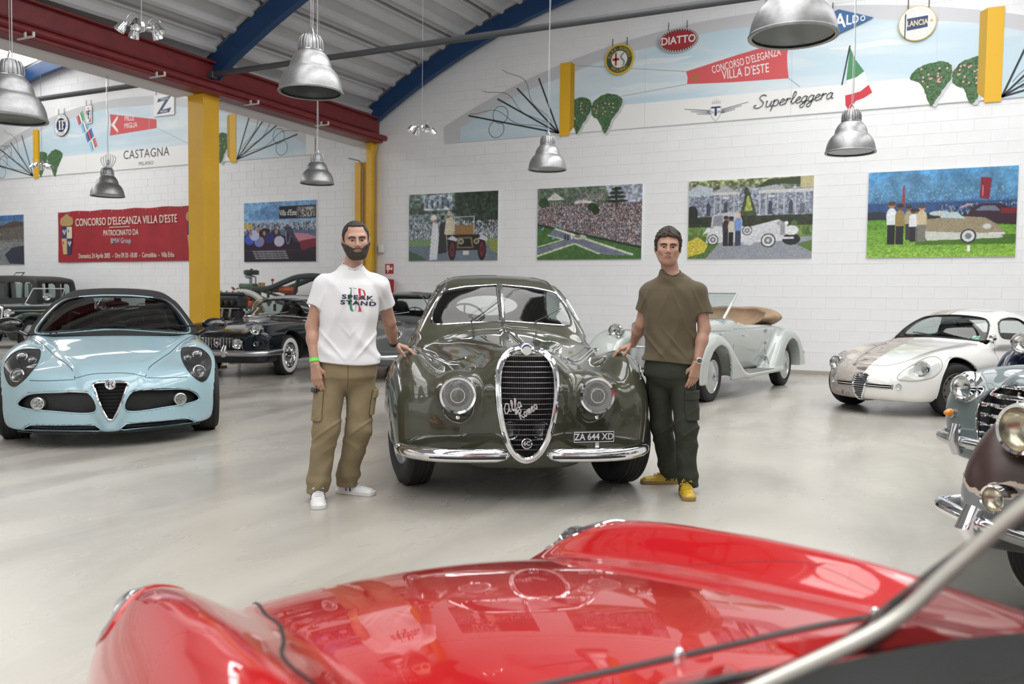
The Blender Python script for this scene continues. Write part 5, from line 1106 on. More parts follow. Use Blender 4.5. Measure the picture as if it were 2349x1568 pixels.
    # windscreen frames, glass, wipers
    for s in (1, -1):
        W = WSR*np.array([s, 1]); W = W if s > 0 else W[::-1]
        line_on('windscreen_frame', SX, W, 'y', .3, 1, .0085, CHROME, R, .002, True)
        patch('windscreen', SX, W, 'y', .3, 1, CARGLASS, R, off=-.004, rings=5)
        w0 = on_body(SX, [(s*.0+(.12 if s > 0 else -.26), 1.105)], 'y', .3, 1, .012)[0]; tip = on_body(SX, [((.46 if s > 0 else -.02), 1.26 if s > 0 else 1.29)], 'y', .3, 1, .012)[0]
        w0 = on_body(SX, [((.27 if s > 0 else -.27), 1.10)], 'y', .3, 1, .012)[0]; tip = on_body(SX, [((.52 if s > 0 else -.03), 1.22 if s > 0 else 1.27)], 'y', .3, 1, .012)[0]
        b = MB(); b.tube([w0, w0+np.array([0, -.02, .01]), (w0+tip)/2+np.array([0, -.018, 0])], .005, 6); b.tube([w0*.8+tip*.2, tip], .0042, 5); b.build('wiper', BLACK, R)
        # side window frame
        line_on('side_window_frame', SX, side, 'x', s*1.3, -s, .009, CHROME, R, .002, True)
        patch('side_glass', SX, side, 'x', s*1.3, -s, CARGLASS, R, off=-.006)
        # gutter over the door, fender crown strips, body-side strips
        line_on('roof_gutter', SX, catmull([(1.22, 1.02), (1.42, 1.22), (1.6, 1.36), (1.85, 1.46), (2.3, 1.49), (2.8, 1.4), (3.2, 1.22)], 5, False), 'x', s*1.3, -s, .009, CHROME, R, .003)
        line_on('door_seam', SX, catmull([(1.3, 1.0), (1.24, .8), (1.22, .5), (1.26, .3)], 5, False), 'x', s*1.3, -s, .003, BLACK, R, .0)
        line_on('door_seam', SX, catmull([(2.35, 1.05), (2.38, .8), (2.3, .5), (2.2, .3)], 5, False), 'x', s*1.3, -s, .003, BLACK, R, .0)
        for dz in (0, -.025):
            line_on('side_strip', SX, catmull([(s*.36, .0), (s*.49, .28), (s*.62, .62), (s*.73, .98), (s*.79, 1.25)], 5, False)+np.array([s*abs(dz)*1.4, 0]), 'z', 1.5, -1, .0065, CHROME, R, .002)
        P = on_body(SX, catmull([(s*.80, -.42), (s*.84, -.2), (s*.86, .05), (s*.87, .4), (s*.86, .8)], 6, False), 'z', 1.3, -1, .003)
        b = MB(); b.tube(P, .006, 6); b.build('fender_strip', CHROME, R)
        b = MB(); b.ell((s*.88, 1.55, .86), (.02, .07, .018)); b.build('door_handle', CHROME, R)
    b = MB(); P = on_body(SX, [(0, z) for z in np.linspace(1.1, 1.435, 8)], 'y', .3, 1, .006); b.tube(P, .011, 8); b.build('windscreen_divider', CHROME, R)
    line_on('hood_centre_strip', SX, [(0, y) for y in np.linspace(-.60, 1.02, 16)], 'z', 1.6, -1, .0075, CHROME, R, .002)
    P = on_body(SX, [(0, -.68), (0, -.6), (0, -.5)], 'z', 1.6, -1, .01); b = MB(); b.tube(P, [.03, .02, .008], 10); b.build('hood_spear', CHROME, R)
    line_on('hood_seam', SX, catmull([(-.30, -.35), (-.42, .2), (-.62, .8), (-.69, 1.1), (0, 1.17), (.69, 1.1), (.62, .8), (.42, .2), (.30, -.35)], 6, False), 'z', 1.6, -1, .0016, BLACK, R, .0)
    for s in (-1, 1):
        for yc_, r_ in ((0, .402), (2.95, .392)): line_on('arch_lip', SX, [(yc_+r_*math.cos(t), .34+r_*math.sin(t)) for t in np.linspace(-.1, pi+.1, 36)], 'x', s*1.3, -s, .009, OL, R, -.003)
    line_on('rocker_trim', SX, [(y, .30) for y in np.linspace(.6, 2.4, 10)], 'x', 1.3, -1, .008, CHROME, R, .002)
    interior(R, 1.35, 3, .62, .42, (.05, .035, .03), z_dash=1.08, lhd=-1, wheelr=.2, seath=.55)
    for s in (-1, 1):
        wheel(R, s*.735, 0, .345, .19, .205, rim=mat('wheel_grey', (.45, .46, .47), .3, .6), steer=.30)
        wheel(R, s*.70, 2.95, .345, .165, .205, rim=mat('wheel_grey', (.25, .26, .26), .4, .4))
    under(R, 1.1, -.3, 3.6)
# ================================================================= pale blue sports car (left)
if want('spider'):
    R = empty('sports_car', (-6.863, 5.473, 0), math.radians(49.7), 'pale blue low sports car with V shield grille and black soft top, at the left', 'car')
    PB = car_paint('pale_blue_paint', (.36, .53, .60), .3)
    Tc = spl([-.95, -.85, -.7, -.4, 0, .4, .8, 1.3, 2.2, 2.9, 3.4, 3.55], [.42, .56, .64, .72, .80, .875, .935, .95, .98, .99, .93, .85])
    Rg = spl([-.95, -.6, -.35, -.1, .15, .45, .8, 1.4, 2.2, 2.8, 3.4], [.40, .55, .715, .815, .855, .875, .89, .87, .93, .95, .85])
    Wp = spl([-.95, -.3, 0, .5, 1.3, 2.0, 2.6, 3.1, 3.55], [.86, .93, .945, .92, .88, .93, .97, .93, .80])
    XV = spl([-.95, -.72, -.3, .2, .62, .8, 1.2], [.20, .265, .42, .60, .745, .80, .85])
    def sp_outer(x, y, z):
        ax = np.abs(x)
        xv = XV(y); inn = 1/(1+np.exp(np.clip((ax-xv)/.012, -30, 30)))
        ridge = Rg(y)-1.15*(ax-.76)**2-1.3*np.maximum(ax-.82, 0)**2
        tc = Tc(y)-.10*ax**2
        top = smax(z-smax(tc, ridge, .05)-.034*inn*np.clip((1.2-y)*3, 0, 1), np.full_like(z, -9.), .01)
        w = Wp(y)-.10*((z-.50)/.42)**2-.12*np.maximum(.35-z, 0)
        f = smax(ax-w, top, .16)
        fr = -(y+.90)+.58*(ax/.92)**2.6+.55*np.maximum(z-.38, 0)**1.7-.02*np.exp(-((ax)/.09)**2)*np.clip((.62-z)*4, 0, 1)-.03*np.exp(-((ax/(.06+.5*np.maximum(z-.18, 0)))**4))*np.clip((.62-z)*5, 0, 1)
        f = smax(f, fr, .10); f = smax(f, .145-z, .04); f = smax(f, y-3.5+.25*ax**2+.2*(z-.6)**2, .14)
        return f
    Tg = spl([.30, .5, .8, 1.1, 1.4, 1.75, 2.1, 2.5, 2.9], [.88, .985, 1.12, 1.235, 1.325, 1.375, 1.37, 1.25, .95])
    Wg = spl([.3, .8, 1.3, 1.8, 2.3, 2.9], [.74, .80, .79, .76, .72, .6])
    def sp_gh(x, y, z):
        ax = np.abs(x); f = smax(ax-(Wg(y)-.50*np.maximum(z-.9, 0)-.3*np.maximum(z-1.1, 0)**2), z-(Tg(y)-.16*ax**2), .14)
        return smax(f, smax(.85-z, smax(.3-y, y-2.9, .05), .05), .05)
    arch = lambda x, y, z: np.minimum(np.maximum(np.sqrt(y*y+(z-.35)**2)-.395, .60-np.abs(x)), np.maximum(np.sqrt((y-2.65)**2+(z-.35)**2)-.40, .60-np.abs(x)))
    OPN = catmull([(.17, .478), (.40, .482), (.60, .465), (.685, .42), (.72, .365), (.66, .34), (.45, .325), (.125, .315)], 5); OPN = np.array([p for p in OPN]); osd = polysd(OPN, .005, .1)
    LOW = np.array([(.07, .165), (.12, .205), (.62, .20), (.655, .18), (.69, .15), (.10, .15)]); lsd = polysd(LOW, .004, .1)
    GRI = catmull([(-.125, .552), (0, .56), (.125, .552), (.118, .50), (.07, .36), (.025, .265), (0, .25), (-.025, .265), (-.07, .36), (-.118, .50)], 5); gsd8 = polysd(GRI, .004, .1)
    def spf(x, y, z):
        ax = np.abs(x); f = smax(sp_outer(x, y, z), -arch(x, y, z), .015)
        front = sp_outer(x, y-.07, z)   # 7 cm deep recess
        o = np.minimum(np.minimum(osd(ax, z), lsd(ax, z)), gsd8(x, z)); rec = np.maximum(np.maximum(o, -sp_outer(x, y-.08, z)*0+(y+.2)), -1.)
        f = smax(f, -np.maximum(o, y+.30), .008)
        cab = np.maximum(np.maximum(ax-.68, .5-z), np.maximum(.75-y, y-2.3)); f = np.maximum(f, -cab)
        return f
    lim = lambda x, y, z: (sp_outer(x, y, z) < -.015)
    o = iso_obj('body', spf, (-1.05, -1.0, .08), (1.05, 3.65, 1.1), .0165, [PB, BLACK], R, sym=True); split_mats(o, lim)
    # black soft top with the screen opening
    WSO = catmull([(0, .955), (.40, .93), (.66, .915), (.70, .95), (.665, 1.03), (.60, 1.13), (.515, 1.22), (.40, 1.262), (.2, 1.285), (0, 1.29), (-.2, 1.285), (-.40, 1.262), (-.515, 1.22), (-.60, 1.13), (-.665, 1.03), (-.70, .95), (-.66, .915), (-.40, .93)], 5); wsd = polysd(WSO, .006, .15)
    SWO = catmull([(.9, .96), (1.1, 1.10), (1.4, 1.21), (1.8, 1.24), (2.05, 1.18), (2.1, 1.0), (1.9, .955), (1.3, .95)], 5); swd = polysd(SWO, .006, .15)
    def top(x, y, z):
        f = sp_gh(x, y, z); ax = np.abs(x); f = smax(f, -(sp_gh(x, y, z)+.03), .004)
        c = np.maximum(wsd(x, z), np.abs(y-.7)-.9); f = np.maximum(f, -c); f = np.maximum(f, -np.maximum(swd(y, z), .3-ax)); f = np.maximum(f, -np.maximum(np.maximum(ax-.28, np.abs(z-1.19)-.07), 2.2-y))
        return np.maximum(f, .9-z)
    SOFT = mat('black_soft_top', (.022, .022, .024), .85, bump=.1, bscale=150)
    iso_obj('soft_top', top, (-.9, .25, .85), (.9, 2.95, 1.45), .014, SOFT, R, sym=True)
    GH = sp_gh
    line_on('windscreen_frame', GH, WSO, 'y', -.3, 1, .009, PB, R, .004, True); line_on('windscreen_seal', GH, np.array(WSO)*np.array([.975, 1])+np.array([0, 0.002]), 'y', -.3, 1, .012, BLACK, R, .002, True)
    patch('windscreen', GH, WSO, 'y', -.3, 1, TINTGLASS, R, off=-.006, rings=6)
    for s in (-1, 1):
        patch('side_glass', GH, SWO, 'x', s*1.2, -s, TINTGLASS, R, off=-.01)
        line_on('side_window_frame', GH, SWO, 'x', s*1.2, -s, .008, BLACK, R, .0, True)
    # seats, mirror inside, wheel
    interior(R, .95, 2.6, .62, .3, (.06, .035, .03), z_dash=.93, lhd=1, seath=.62, wheelr=.18)
    b = MB(); b.ell((0, 1.35, 1.2), (.12, .02, .035)); b.tube([(0, 1.35, 1.22), (0, 1.4, 1.29)], .03, 8); b.build('rear_view_mirror', BLACK, R)
    for s in (-1, 1):
        b = MB(); b.tube([(s*.36-.13, 1.95, .95), (s*.36-.12, 1.95, 1.08), (s*.36, 1.95, 1.13), (s*.36+.12, 1.95, 1.08), (s*.36+.13, 1.95, .95)], .035, 8); b.build('roll_hoop', mat('seat_brown', (.05, .035, .03), .5), R)
    for s, x0 in ((-1, -.30), (1, .22)):
        P = on_body(GH, [(x0+.02, .955), (x0+.3, .985), (x0+.55, .975)] if s > 0 else [(x0, .955), (x0+.2, .99), (x0+.40, .985)], 'y', -.3, 1, .01); b = MB(); b.tube(P, .008, 6); b.build('wiper', BLACK, R)
    SP = sp_outer
    # panel seams
    for s in (-1, 1):
        ys = np.linspace(-.63, .62, 22); P1_ = on_body(SP, [(s*(float(XV(y))+.012), y) for y in ys], 'z', 1.5, -1, 0); P0_ = on_body(SP, [(s*.270, .592), (s*.276, .602)], 'y', -1.5, 1, 0); b = MB(); b.tube(np.concatenate([P0_, P1_]), .0034, 6); b.build('hood_seam', BLACK, R)
        line_on('bumper_seam', SP, catmull([(s*.27, .585), (s*.45, .575), (s*.62, .572)], 6, False), 'y', -1.5, 1, .0028, BLACK, R, 0)
        P = on_body(SP, catmull([(-.42, .565), (-.36, .56), (-.3, .50)], 5, False), 'x', s*1.3, -s, 0)
        line_on('door_seam', SP, [(1.0, .9), (.95, .6), (.97, .25)], 'x', s*1.3, -s, .003, BLACK, R, .0)
    line_on('hood_front_seam', SP, catmull([(-.27, .595), (-.15, .625), (0, .632), (.15, .625), (.27, .595)], 5, False), 'y', -1.5, 1, .0028, BLACK, R, 0)
    line_on('cowl_seam', SP, catmull([(-.80, .75), (-.4, .55), (0, .48), (.4, .55), (.80, .75)], 6, False), 'z', 1.5, -1, .004, BLACK, R, 0)
    # grille
    P = on_body(SP, GRI, 'y', -1.6, 1, .003); b = MB(); b.tube(P, .009, 8, closed=True); b.build('grille_rim', CHROME, R)
    MESH = mat('grille_mesh', (.012, .013, .013), .5)
    GG = empty('grille', (0, 0, 0)); GG.parent = R
    for k in range(9):
        z = .29+k*.03; w = [x for x in np.linspace(0, .13, 30) if gsd8(np.array([x]), np.array([z]))[0] < 0]
        if w: q = MB(); q.tube([(-w[-1], -.80, z), (0, -.83, z), (w[-1], -.80, z)], .003, 4); q.build('grille_bar', BLACKGLOSS, GG)
    patch('mesh', lambda x, y, z: -.79-y, GRI, 'y', -1.6, 1, MESH, GG, off=0)
    b = MB(); yb = float(on_body(SP, [(0, .545)], 'y', -1.6, 1)[0][1])-.004; b.lathe([(.043, 0), (.043, .008), (.037, .012), (.033, .009), (0, .011)], 28, (0, yb, .542), (0, -1, .1)); bd = b.build('badge', CHROME, R)
    b = MB(); b.box((-.014, yb-.013, .542), (.007, .002, .045)); b.box((-.014, yb-.013, .545), (.025, .002, .007)); b.tube([(.012+.006*math.sin(t*9), yb-.013, .523+.04*t) for t in np.linspace(0, 1, 10)], .003, 4); b.build('badge_relief', BLACK, bd)
    for s in (-1, 1):
        Q = OPN*np.array([s, 1]); Q = Q if s > 0 else Q[::-1]
        patch('intake_mesh', lambda x, y, z, f=SP: f(x, y-.06, z), Q, 'y', -1.6, 1, MESH, R, off=0)
        line_on('intake_lip', SP, Q, 'y', -1.6, 1, .0055, PB, R, -.001, True); line_on('intake_lip', SP, LOW*np.array([s, 1]), 'y', -1.6, 1, .005, PB, R, -.001, True)
        U = catmull([(.165, .482), (.40, .488), (.60, .470), (.69, .42), (.715, .385)], 6, False)*np.array([s, 1]); line_on('intake_chrome_strip', SP, U, 'y', -1.6, 1, .0055, CHROME, R, .001)
        patch('lower_intake', lambda x, y, z, f=SP: f(x, y-.05, z), LOW*np.array([s, 1]), 'y', -1.6, 1, MESH, R, off=0)
        E = empty('fog_lamp', on_body(SP, [(s*.555, .385)], 'y', -1.6, 1, .0)[0]+np.array([0, .0, 0])); E.parent = R
        b = MB(); b.lathe([(.054, -.03), (.054, .01), (.046, .014), (.046, 0), (0, 0)], 28, (0, 0, 0), (s*.3, -1, 0)); b.build('fog_rim', mat('fog_silver', (.6, .61, .6), .25, .7), E)
        for k in range(6):
            c = (0, 0, 0) if k == 5 else (.027*math.cos(2*pi*k/5+.3), -.0, .027*math.sin(2*pi*k/5+.3)); b = MB(); b.lathe([(.011, .0), (.011, .006), (0, .008)], 12, (c[0], -.006-abs(c[0])*.0-s*c[0]*.3*-1, c[2]), (s*.3, -1, 0)); b.build('led', mat('led_grey', (.25, .26, .25), .2), E)
        # head lamp cluster under its cover
        HL = catmull([(.62, .80), (.70, .805), (.77, .79), (.825, .74), (.845, .68), (.83, .60), (.795, .535), (.75, .515), (.70, .545), (.645, .60), (.60, .67), (.585, .735), (.595, .785)], 5)
        HL = HL*np.array([s, 1]); HL = HL if s > 0 else HL[::-1]
        cl = patch('lamp_housing', SP, HL, 'y', -1.6, 1, mat('lamp_housing', (.03, .03, .032), .35), R, off=.002, rings=7)
        line_on('lamp_seal', SP, HL, 'y', -1.6, 1, .004, BLACK, R, .002, True)
        for (lx, lz, r) in ((.675, .745, .045), (.765, .735, .036) if False else (.62, .715, .034), (.74, .605, .060)):
            lx2 = {.675: .72, .62: .635, .74: .72}[lx]; c = on_body(SP, [(s*lx2, lz)], 'y', -1.6, 1, .004)[0]; g = grad(SP, c[None])[0]; g = g/np.linalg.norm(g); ax = g*.5+np.array([0, -1, 0])*.5
            L = empty('lamp', c); L.parent = R; ax /= np.linalg.norm(ax)
            b = MB(); b.lathe([(r, -.01), (r, .014), (r*.86, .018), (r*.8, .006)], 28, (0, 0, 0), ax); b.build('lamp_ring', mat('lamp_ring', (.55, .56, .57), .2, .9), L)
            b = MB(); b.lathe([(r*.84, .006), (r*.5, .002), (0, -.0)], 24, (0, 0, 0), ax); b.build('lamp_bowl', mat('dim_bowl2', (.25, .25, .26), .15, .9), L)
            b = MB(); b.lathe([(r*.52, .012), (r*.42, .02), (r*.2, .025), (0, .027)], 20, (0, 0, 0), ax); b.build('lamp_lens', glass('lamp_lens2', (.6, .63, .62), 1.7), L)
        patch('lamp_cover', lambda x, y, z, f=SP: f(x, y, z)-.022, HL, 'y', -1.6, 1, LAMPGLASS, R, off=0, rings=7)
        # door mirror
        M_ = empty('door_mirror', (s*.93, .93, .985)); M_.parent = R
        b = MB(); b.ell((s*.04, 0, .005), (.13, .075, .075), 24, 14); b.build('mirror_shell', BLACKGLOSS, M_)
        b = MB(); b.tube([(s*-.02, .01, -.04), (s*-.1, .02, -.09), (s*-.18, .03, -.12)], .018, 8); b.build('mirror_foot', BLACKGLOSS, M_)
        wheel(R, s*.80, 0, .335, .24, .235, rim=mat('alloy_grey', (.4, .41, .42), .3, .8), style='alloy', steer=0); wheel(R, s*.80, 2.65, .34, .27, .235, rim=mat('alloy_grey', (.4, .41, .42), .3, .8), style='alloy')
    b = MB(); pts = [(x, -.90+.58*(abs(x)/.92)**2.6+.02, .137) for x in np.linspace(-.72, .72, 25)]; b.tube(pts, .014, 6, flat=.6); b.build('splitter', BLACK, R)
    under(R, 1.2, -.4, 3.3, .22)
# ================================================================= white coupe, one half stripped of paint (right)
if want('sz'):
    R = empty('coupe', (-.275, 11.453, 0), math.radians(-30), 'small rounded coupe, half glossy white and half stripped bare, by the wall at right', 'car')
    def szpaint():
        m = bpy.data.materials.new('half_stripped_paint'); m.use_nodes = True; N, L = nt(m); b = N['Principled BSDF']; tc = N.new('ShaderNodeTexCoord'); sx = N.new('ShaderNodeSeparateXYZ'); L.new(tc.outputs['Object'], sx.inputs[0])
        r = N.new('ShaderNodeMapRange'); r.inputs[1].default_value = -.8; r.inputs[2].default_value = 3.; r.inputs[3].default_value = 0; r.inputs[4].default_value = 1; L.new(sx.outputs['Y'], r.inputs[0])
        cr = N.new('ShaderNodeValToRGB'); e = cr.color_ramp.elements; e[0].position = 0; e[0].color = (.5, .5, .5, 1); e[1].position = 1; e[1].color = (.5, .5, .5, 1)
        for p, v in ((.02, .5), (.2, .40), (.41, .22), (.53, .43), (.7, .5)): q = e.new(p); q.color = (v, v, v, 1)
        L.new(r.outputs[0], cr.inputs[0]); s = N.new('ShaderNodeMath'); s.operation = 'SUBTRACT'; L.new(cr.outputs[0], s.inputs[0]); s.inputs[1].default_value = .5
        g = N.new('ShaderNodeMath'); g.operation = 'GREATER_THAN'; L.new(sx.outputs['X'], g.inputs[0]); L.new(s.outputs[0], g.inputs[1])
        n = N.new('ShaderNodeTexNoise'); n.inputs['Scale'].default_value = 3.5; n.inputs['Detail'].default_value = 8; n.inputs['Distortion'].default_value = 1.5; L.new(tc.outputs['Object'], n.inputs['Vector'])
        c1 = N.new('ShaderNodeValToRGB'); e = c1.color_ramp.elements; e[0].position = .33; e[0].color = (.10, .09, .085, 1); e[1].position = .62; e[1].color = (.50, .47, .42, 1); q = e.new(.42); q.color = (.42, .38, .35, 1); q = e.new(.52); q.color = (.33, .30, .28, 1); L.new(n.outputs['Fac'], c1.inputs[0])
        mx = N.new('ShaderNodeMix'); mx.data_type = 'RGBA'; L.new(g.outputs[0], mx.inputs['Factor']); L.new(c1.outputs[0], mx.inputs['A']); mx.inputs['B'].default_value = (.80, .79, .76, 1); L.new(mx.outputs['Result'], b.inputs['Base Color'])
        rr = N.new('ShaderNodeMapRange'); rr.inputs[3].default_value = .5; rr.inputs[4].default_value = .22; L.new(g.outputs[0], rr.inputs[0]); L.new(rr.outputs[0], b.inputs['Roughness']); L.new(g.outputs[0], b.inputs['Coat Weight'])
        return m
    SZP = szpaint()
    Tc = spl([-.85, -.78, -.65, -.4, 0, .4, .8, 1.3, 2.2, 2.7, 3.0], [.38, .46, .55, .64, .735, .80, .855, .86, .88, .86, .80])
    Rg = spl([-.85, -.6, -.4, -.1, .2, .6, 1.0, 1.8, 2.3, 2.9], [.30, .50, .655, .755, .79, .81, .83, .83, .86, .80])
    Wp = spl([-.85, -.45, 0, .6, 1.2, 1.9, 2.4, 3.0], [.68, .745, .785, .79, .77, .79, .80, .70])
    def sz_o(x, y, z):
        ax = np.abs(x); ridge = Rg(y)-1.7*(ax-.56)**2; tc = Tc(y)-.10*ax**2
        f = smax(ax-(Wp(y)-.16*((z-.48)/.38)**2-.10*np.maximum(.35-z, 0)), z-smax(tc, ridge, .07), .20)
        fr = -(y+.835)+.50*(ax/.75)**2.4+.75*np.abs(z-.33)**1.9
        f = smax(f, fr, .09); f = smax(f, .165-z+.03*np.maximum(-y-.3, 0), .07); return smax(f, y-3.0+.3*ax**2+.1*(z-.5)**2, .10)
    Tg = spl([.62, .8, 1.0, 1.2, 1.45, 1.75, 2.1, 2.6, 2.9], [.80, .90, 1.06, 1.165, 1.235, 1.25, 1.21, 1.03, .86])
    def sz_g(x, y, z):
        ax = np.abs(x); f = smax(ax-(.70-.55*np.maximum(z-.82, 0)-.35*np.maximum(z-1.0, 0)**1.5-.04*np.maximum(y-1.9, 0)), z-(Tg(y)-.16*ax**2), .15); f = smax(f, .75-z, .05)
        return smax(f, smax(.62-y, y-2.9, .05), .05)
    sz_out = lambda x, y, z: smin(sz_o(x, y, z), sz_g(x, y, z), .04)
    WSO = catmull([(0, .885), (.30, .875), (.56, .862), (.575, .90), (.535, 1.0), (.46, 1.09), (.34, 1.14), (0, 1.165), (-.34, 1.14), (-.46, 1.09), (-.535, 1.0), (-.575, .90), (-.56, .862), (-.30, .875)], 6); wsd = polysd(WSO, .006, .15)
    SWO = catmull([(1.12, .90), (1.15, 1.0), (1.32, 1.10), (1.62, 1.14), (1.85, 1.10), (1.95, .90), (1.5, .885)], 6); swd = polysd(SWO, .006, .15)
    QWO = catmull([(2.0, .90), (1.93, 1.08), (2.1, 1.08), (2.35, .97), (2.42, .90)], 6); qwd = polysd(QWO, .006, .15)
    LC = (.57, -.50, .565)
    def szf(x, y, z):
        ax = np.abs(x); f = sz_out(x, y, z)
        cav = np.maximum(sz_g(x, y, z)+.04, .45-z); cav = np.minimum(cav, np.maximum(np.maximum(ax-.62, np.abs(z-.65)-.22), np.abs(y-1.5)-.7)); f = np.maximum(f, -cav)
        f = smax(f, -np.maximum(wsd(x, z), np.abs(y-.8)-.6), .01); f = smax(f, -np.maximum(np.minimum(swd(y, z), qwd(y, z)), .3-ax), .01)
        f = smax(f, -np.maximum(np.maximum(ax-.42, np.abs(z-1.0)-.09), 2.2-y), .01)
        a = np.minimum(np.maximum(np.sqrt(y*y+(z-.32)**2)-.375, .46-ax), np.maximum(np.sqrt((y-2.25)**2+(z-.32)**2)-.36, .5-ax)); f = smax(f, -a, .02)
        f = smax(f, -ellip(ax, y, z, (.575, -.62, .565), (.115, .17, .115)), .015)
        s = np.maximum(np.maximum(np.abs(z-(.355-.02*ax))-.024, np.maximum(.07-ax, ax-.36)), y+.55); return smax(f, -s, .006)
    o = iso_obj('body', szf, (-.9, -.92, .08), (.9, 3.1, 1.3), .0145, [SZP, DARK], R, sym=True); split_mats(o, lambda x, y, z: (sz_out(x, y, z) < -.02)&~((y < -.3)&(np.abs(x) > .42)&(z > .42)))
    SP = sz_out
    for s in (-1, 1):
        sl = (lambda q: q if s > 0 else q[::-1])
        patch('windscreen', SP, WSO, 'y', -.2, 1, CARGLASS, R, off=-.004) if s > 0 else None
        patch('side_glass', SP, SWO, 'x', s*1.2, -s, CARGLASS, R, off=-.006); line_on('side_window_seal', SP, SWO, 'x', s*1.2, -s, .009, BLACK, R, 0, True)
        patch('quarter_glass', SP, QWO, 'x', s*1.2, -s, mat('dusty_glass', (.25, .28, .3), .3), R, off=-.006); line_on('side_window_seal', SP, QWO, 'x', s*1.2, -s, .010, BLACK, R, 0, True)
        headlamp(R, (s*.557, -.505, .565), .092, (s*.1, -1, .08), .08, bulge=.2)
        CV = catmull([(.575, .70), (.66, .66), (.70, .58), (.67, .48), (.56, .43), (.44, .43), (.395, .46), (.43, .56), (.49, .66)], 5)*np.array([s, 1]); CV = sl(CV)
        patch('lamp_cover', lambda x, y, z: SP(x, y, z)-.012, CV, 'y', -1.4, 1, LAMPGLASS, R, off=0, rings=6); line_on('lamp_cover_edge', SP, CV, 'y', -1.4, 1, .0035, mat('dull_rubber', (.3, .3, .3), .5), R, .003, True)
        headlamp(R, on_body(SP, [(s*.42, .36)], 'y', -1.4, 1, .005)[0], .034, (s*.4, -1, .0), .02, name='side_lamp', bulge=.5)
        for k in (-1, 1):
            line_on('slot_bar', SP, [(s*x, .355-.02*x+k*.026) for x in np.linspace(.07, .37, 8)], 'y', -1.4, 1, .004, CHROME_DULL, R, .0)
        line_on('slot_bar', SP, [(s*x, .355-.02*x) for x in np.linspace(.07, .35, 8)], 'y', -1.4, 1, .004, WHITEB if 'WHITEB' in globals() else CHROME, R, -.006)
        for yc_, r_ in ((0, .378), (2.25, .363)): line_on('arch_lip', SP, [(yc_+r_*math.cos(t), .32+r_*math.sin(t)) for t in np.linspace(-.25, pi+.25, 36)], 'x', s*1.2, -s, .009, SZP, R, -.004)
        line_on('slot_edge', SP, [(s*a, b_) for a, b_ in ((.072, .377), (.15, .376), (.25, .374), (.355, .371), (.362, .348), (.355, .324), (.25, .326), (.15, .328), (.072, .330))], 'y', -1.4, 1, .0045, SZP, R, -.001)
        line_on('hood_seam', SP, catmull([(0, -.60), (s*.18, -.58), (s*.30, -.42), (s*.38, 0), (s*.50, .5), (s*.56, .72)], 6, False), 'z', 1.5, -1, .003, mat('seam_grey', (.12, .12, .12), .6), R, 0)
        line_on('door_seam', SP, catmull([(.88, .84), (.84, .6), (.88, .3)], 5, False), 'x', s*1.2, -s, .003, mat('seam_grey', (.12, .12, .12), .6), R, 0)
        wheel(R, s*.66, 0, .31, .150, .20, rim=mat('steel_rim_grey', (.16, .16, .155), .5, .3), style='holes', steer=-.30, z=.31); wheel(R, s*.66, 2.25, .31, .165, .20, rim=mat('steel_rim_grey', (.16, .16, .155), .5, .3), style='holes')
    line_on('windscreen_seal', SP, WSO, 'y', -.2, 1, .011, BLACK, R, 0, True)
    # shield grille
    SH = catmull([(-.085, .45), (-.04, .47), (0, .462), (.04, .47), (.085, .45), (.083, .38), (.06, .28), (.03, .20), (0, .165), (-.03, .20), (-.06, .28), (-.083, .38)], 5); shd = polysd(SH, .004, .05)
    P = on_body(SP, SH, 'y', -1.4, 1, .012); b = MB(); b.tube(P, .011, 8, closed=True); b.build('grille_rim', CHROME, R)
    patch('grille_back', SP, SH, 'y', -1.4, 1, BLACK, R, off=.006)
    G = empty('grille', (0, 0, 0)); G.parent = R
    for z in np.arange(.195, .46, .0225):
        w = [x for x in np.linspace(0, .09, 30) if shd(np.array([x]), np.array([z]))[0] < 0]
        if w: P = on_body(SP, [(x, z) for x in (-w[-1], 0, w[-1])], 'y', -1.4, 1, .014); q = MB(); q.tube(P, .005, 6); q.build('grille_bar', CHROME, G)
    b = MB(); c = on_body(SP, [(0, .45)], 'y', -1.4, 1, .018)[0]; b.lathe([(.03, 0), (.03, .008), (0, .014)], 20, c, (0, -1, .3)); b.build('badge', CHROME_DULL, R)
    b = MB(); b.lathe([(0, .04), (.03, .03), (.045, .005), (.047, -.01), (.04, -.015), (0, -.01)], 24, (.66, .86, .90), (0, -1, 0)); m_ = b.build('door_mirror', CHROME, R); b = MB(); b.tube([(.66, .88, .86), (.66, .9, .81), (.66, .82, .80)], .008, 6); b.build('mirror_stalk', BLACK, m_)
    for x0, x1 in ((-.45, -.50), (-.05, -.35)):
        P = on_body(SP, [(x0, .885), ((x0+x1)/2, .91), (x1, .92)], 'y', -.2, 1, .02); b = MB(); b.tube(P, .006, 6); b.build('wiper', BLACK, R)
    P = on_body(SP, [(.42, .89), (.50, .89), (.50, .93), (.42, .93)], 'y', -.2, 1, -.012); mk('windscreen_sticker', P, [(0, 1, 2, 3)], mat('green_sticker', (.25, .5, .4), .5), R)
    interior(R, .85, 2.2, .48, .32, (.02, .025, .05), z_dash=.86, lhd=1, wheelr=.18, seath=.42)
    under(R, 1.0, -.3, 2.8, .24)
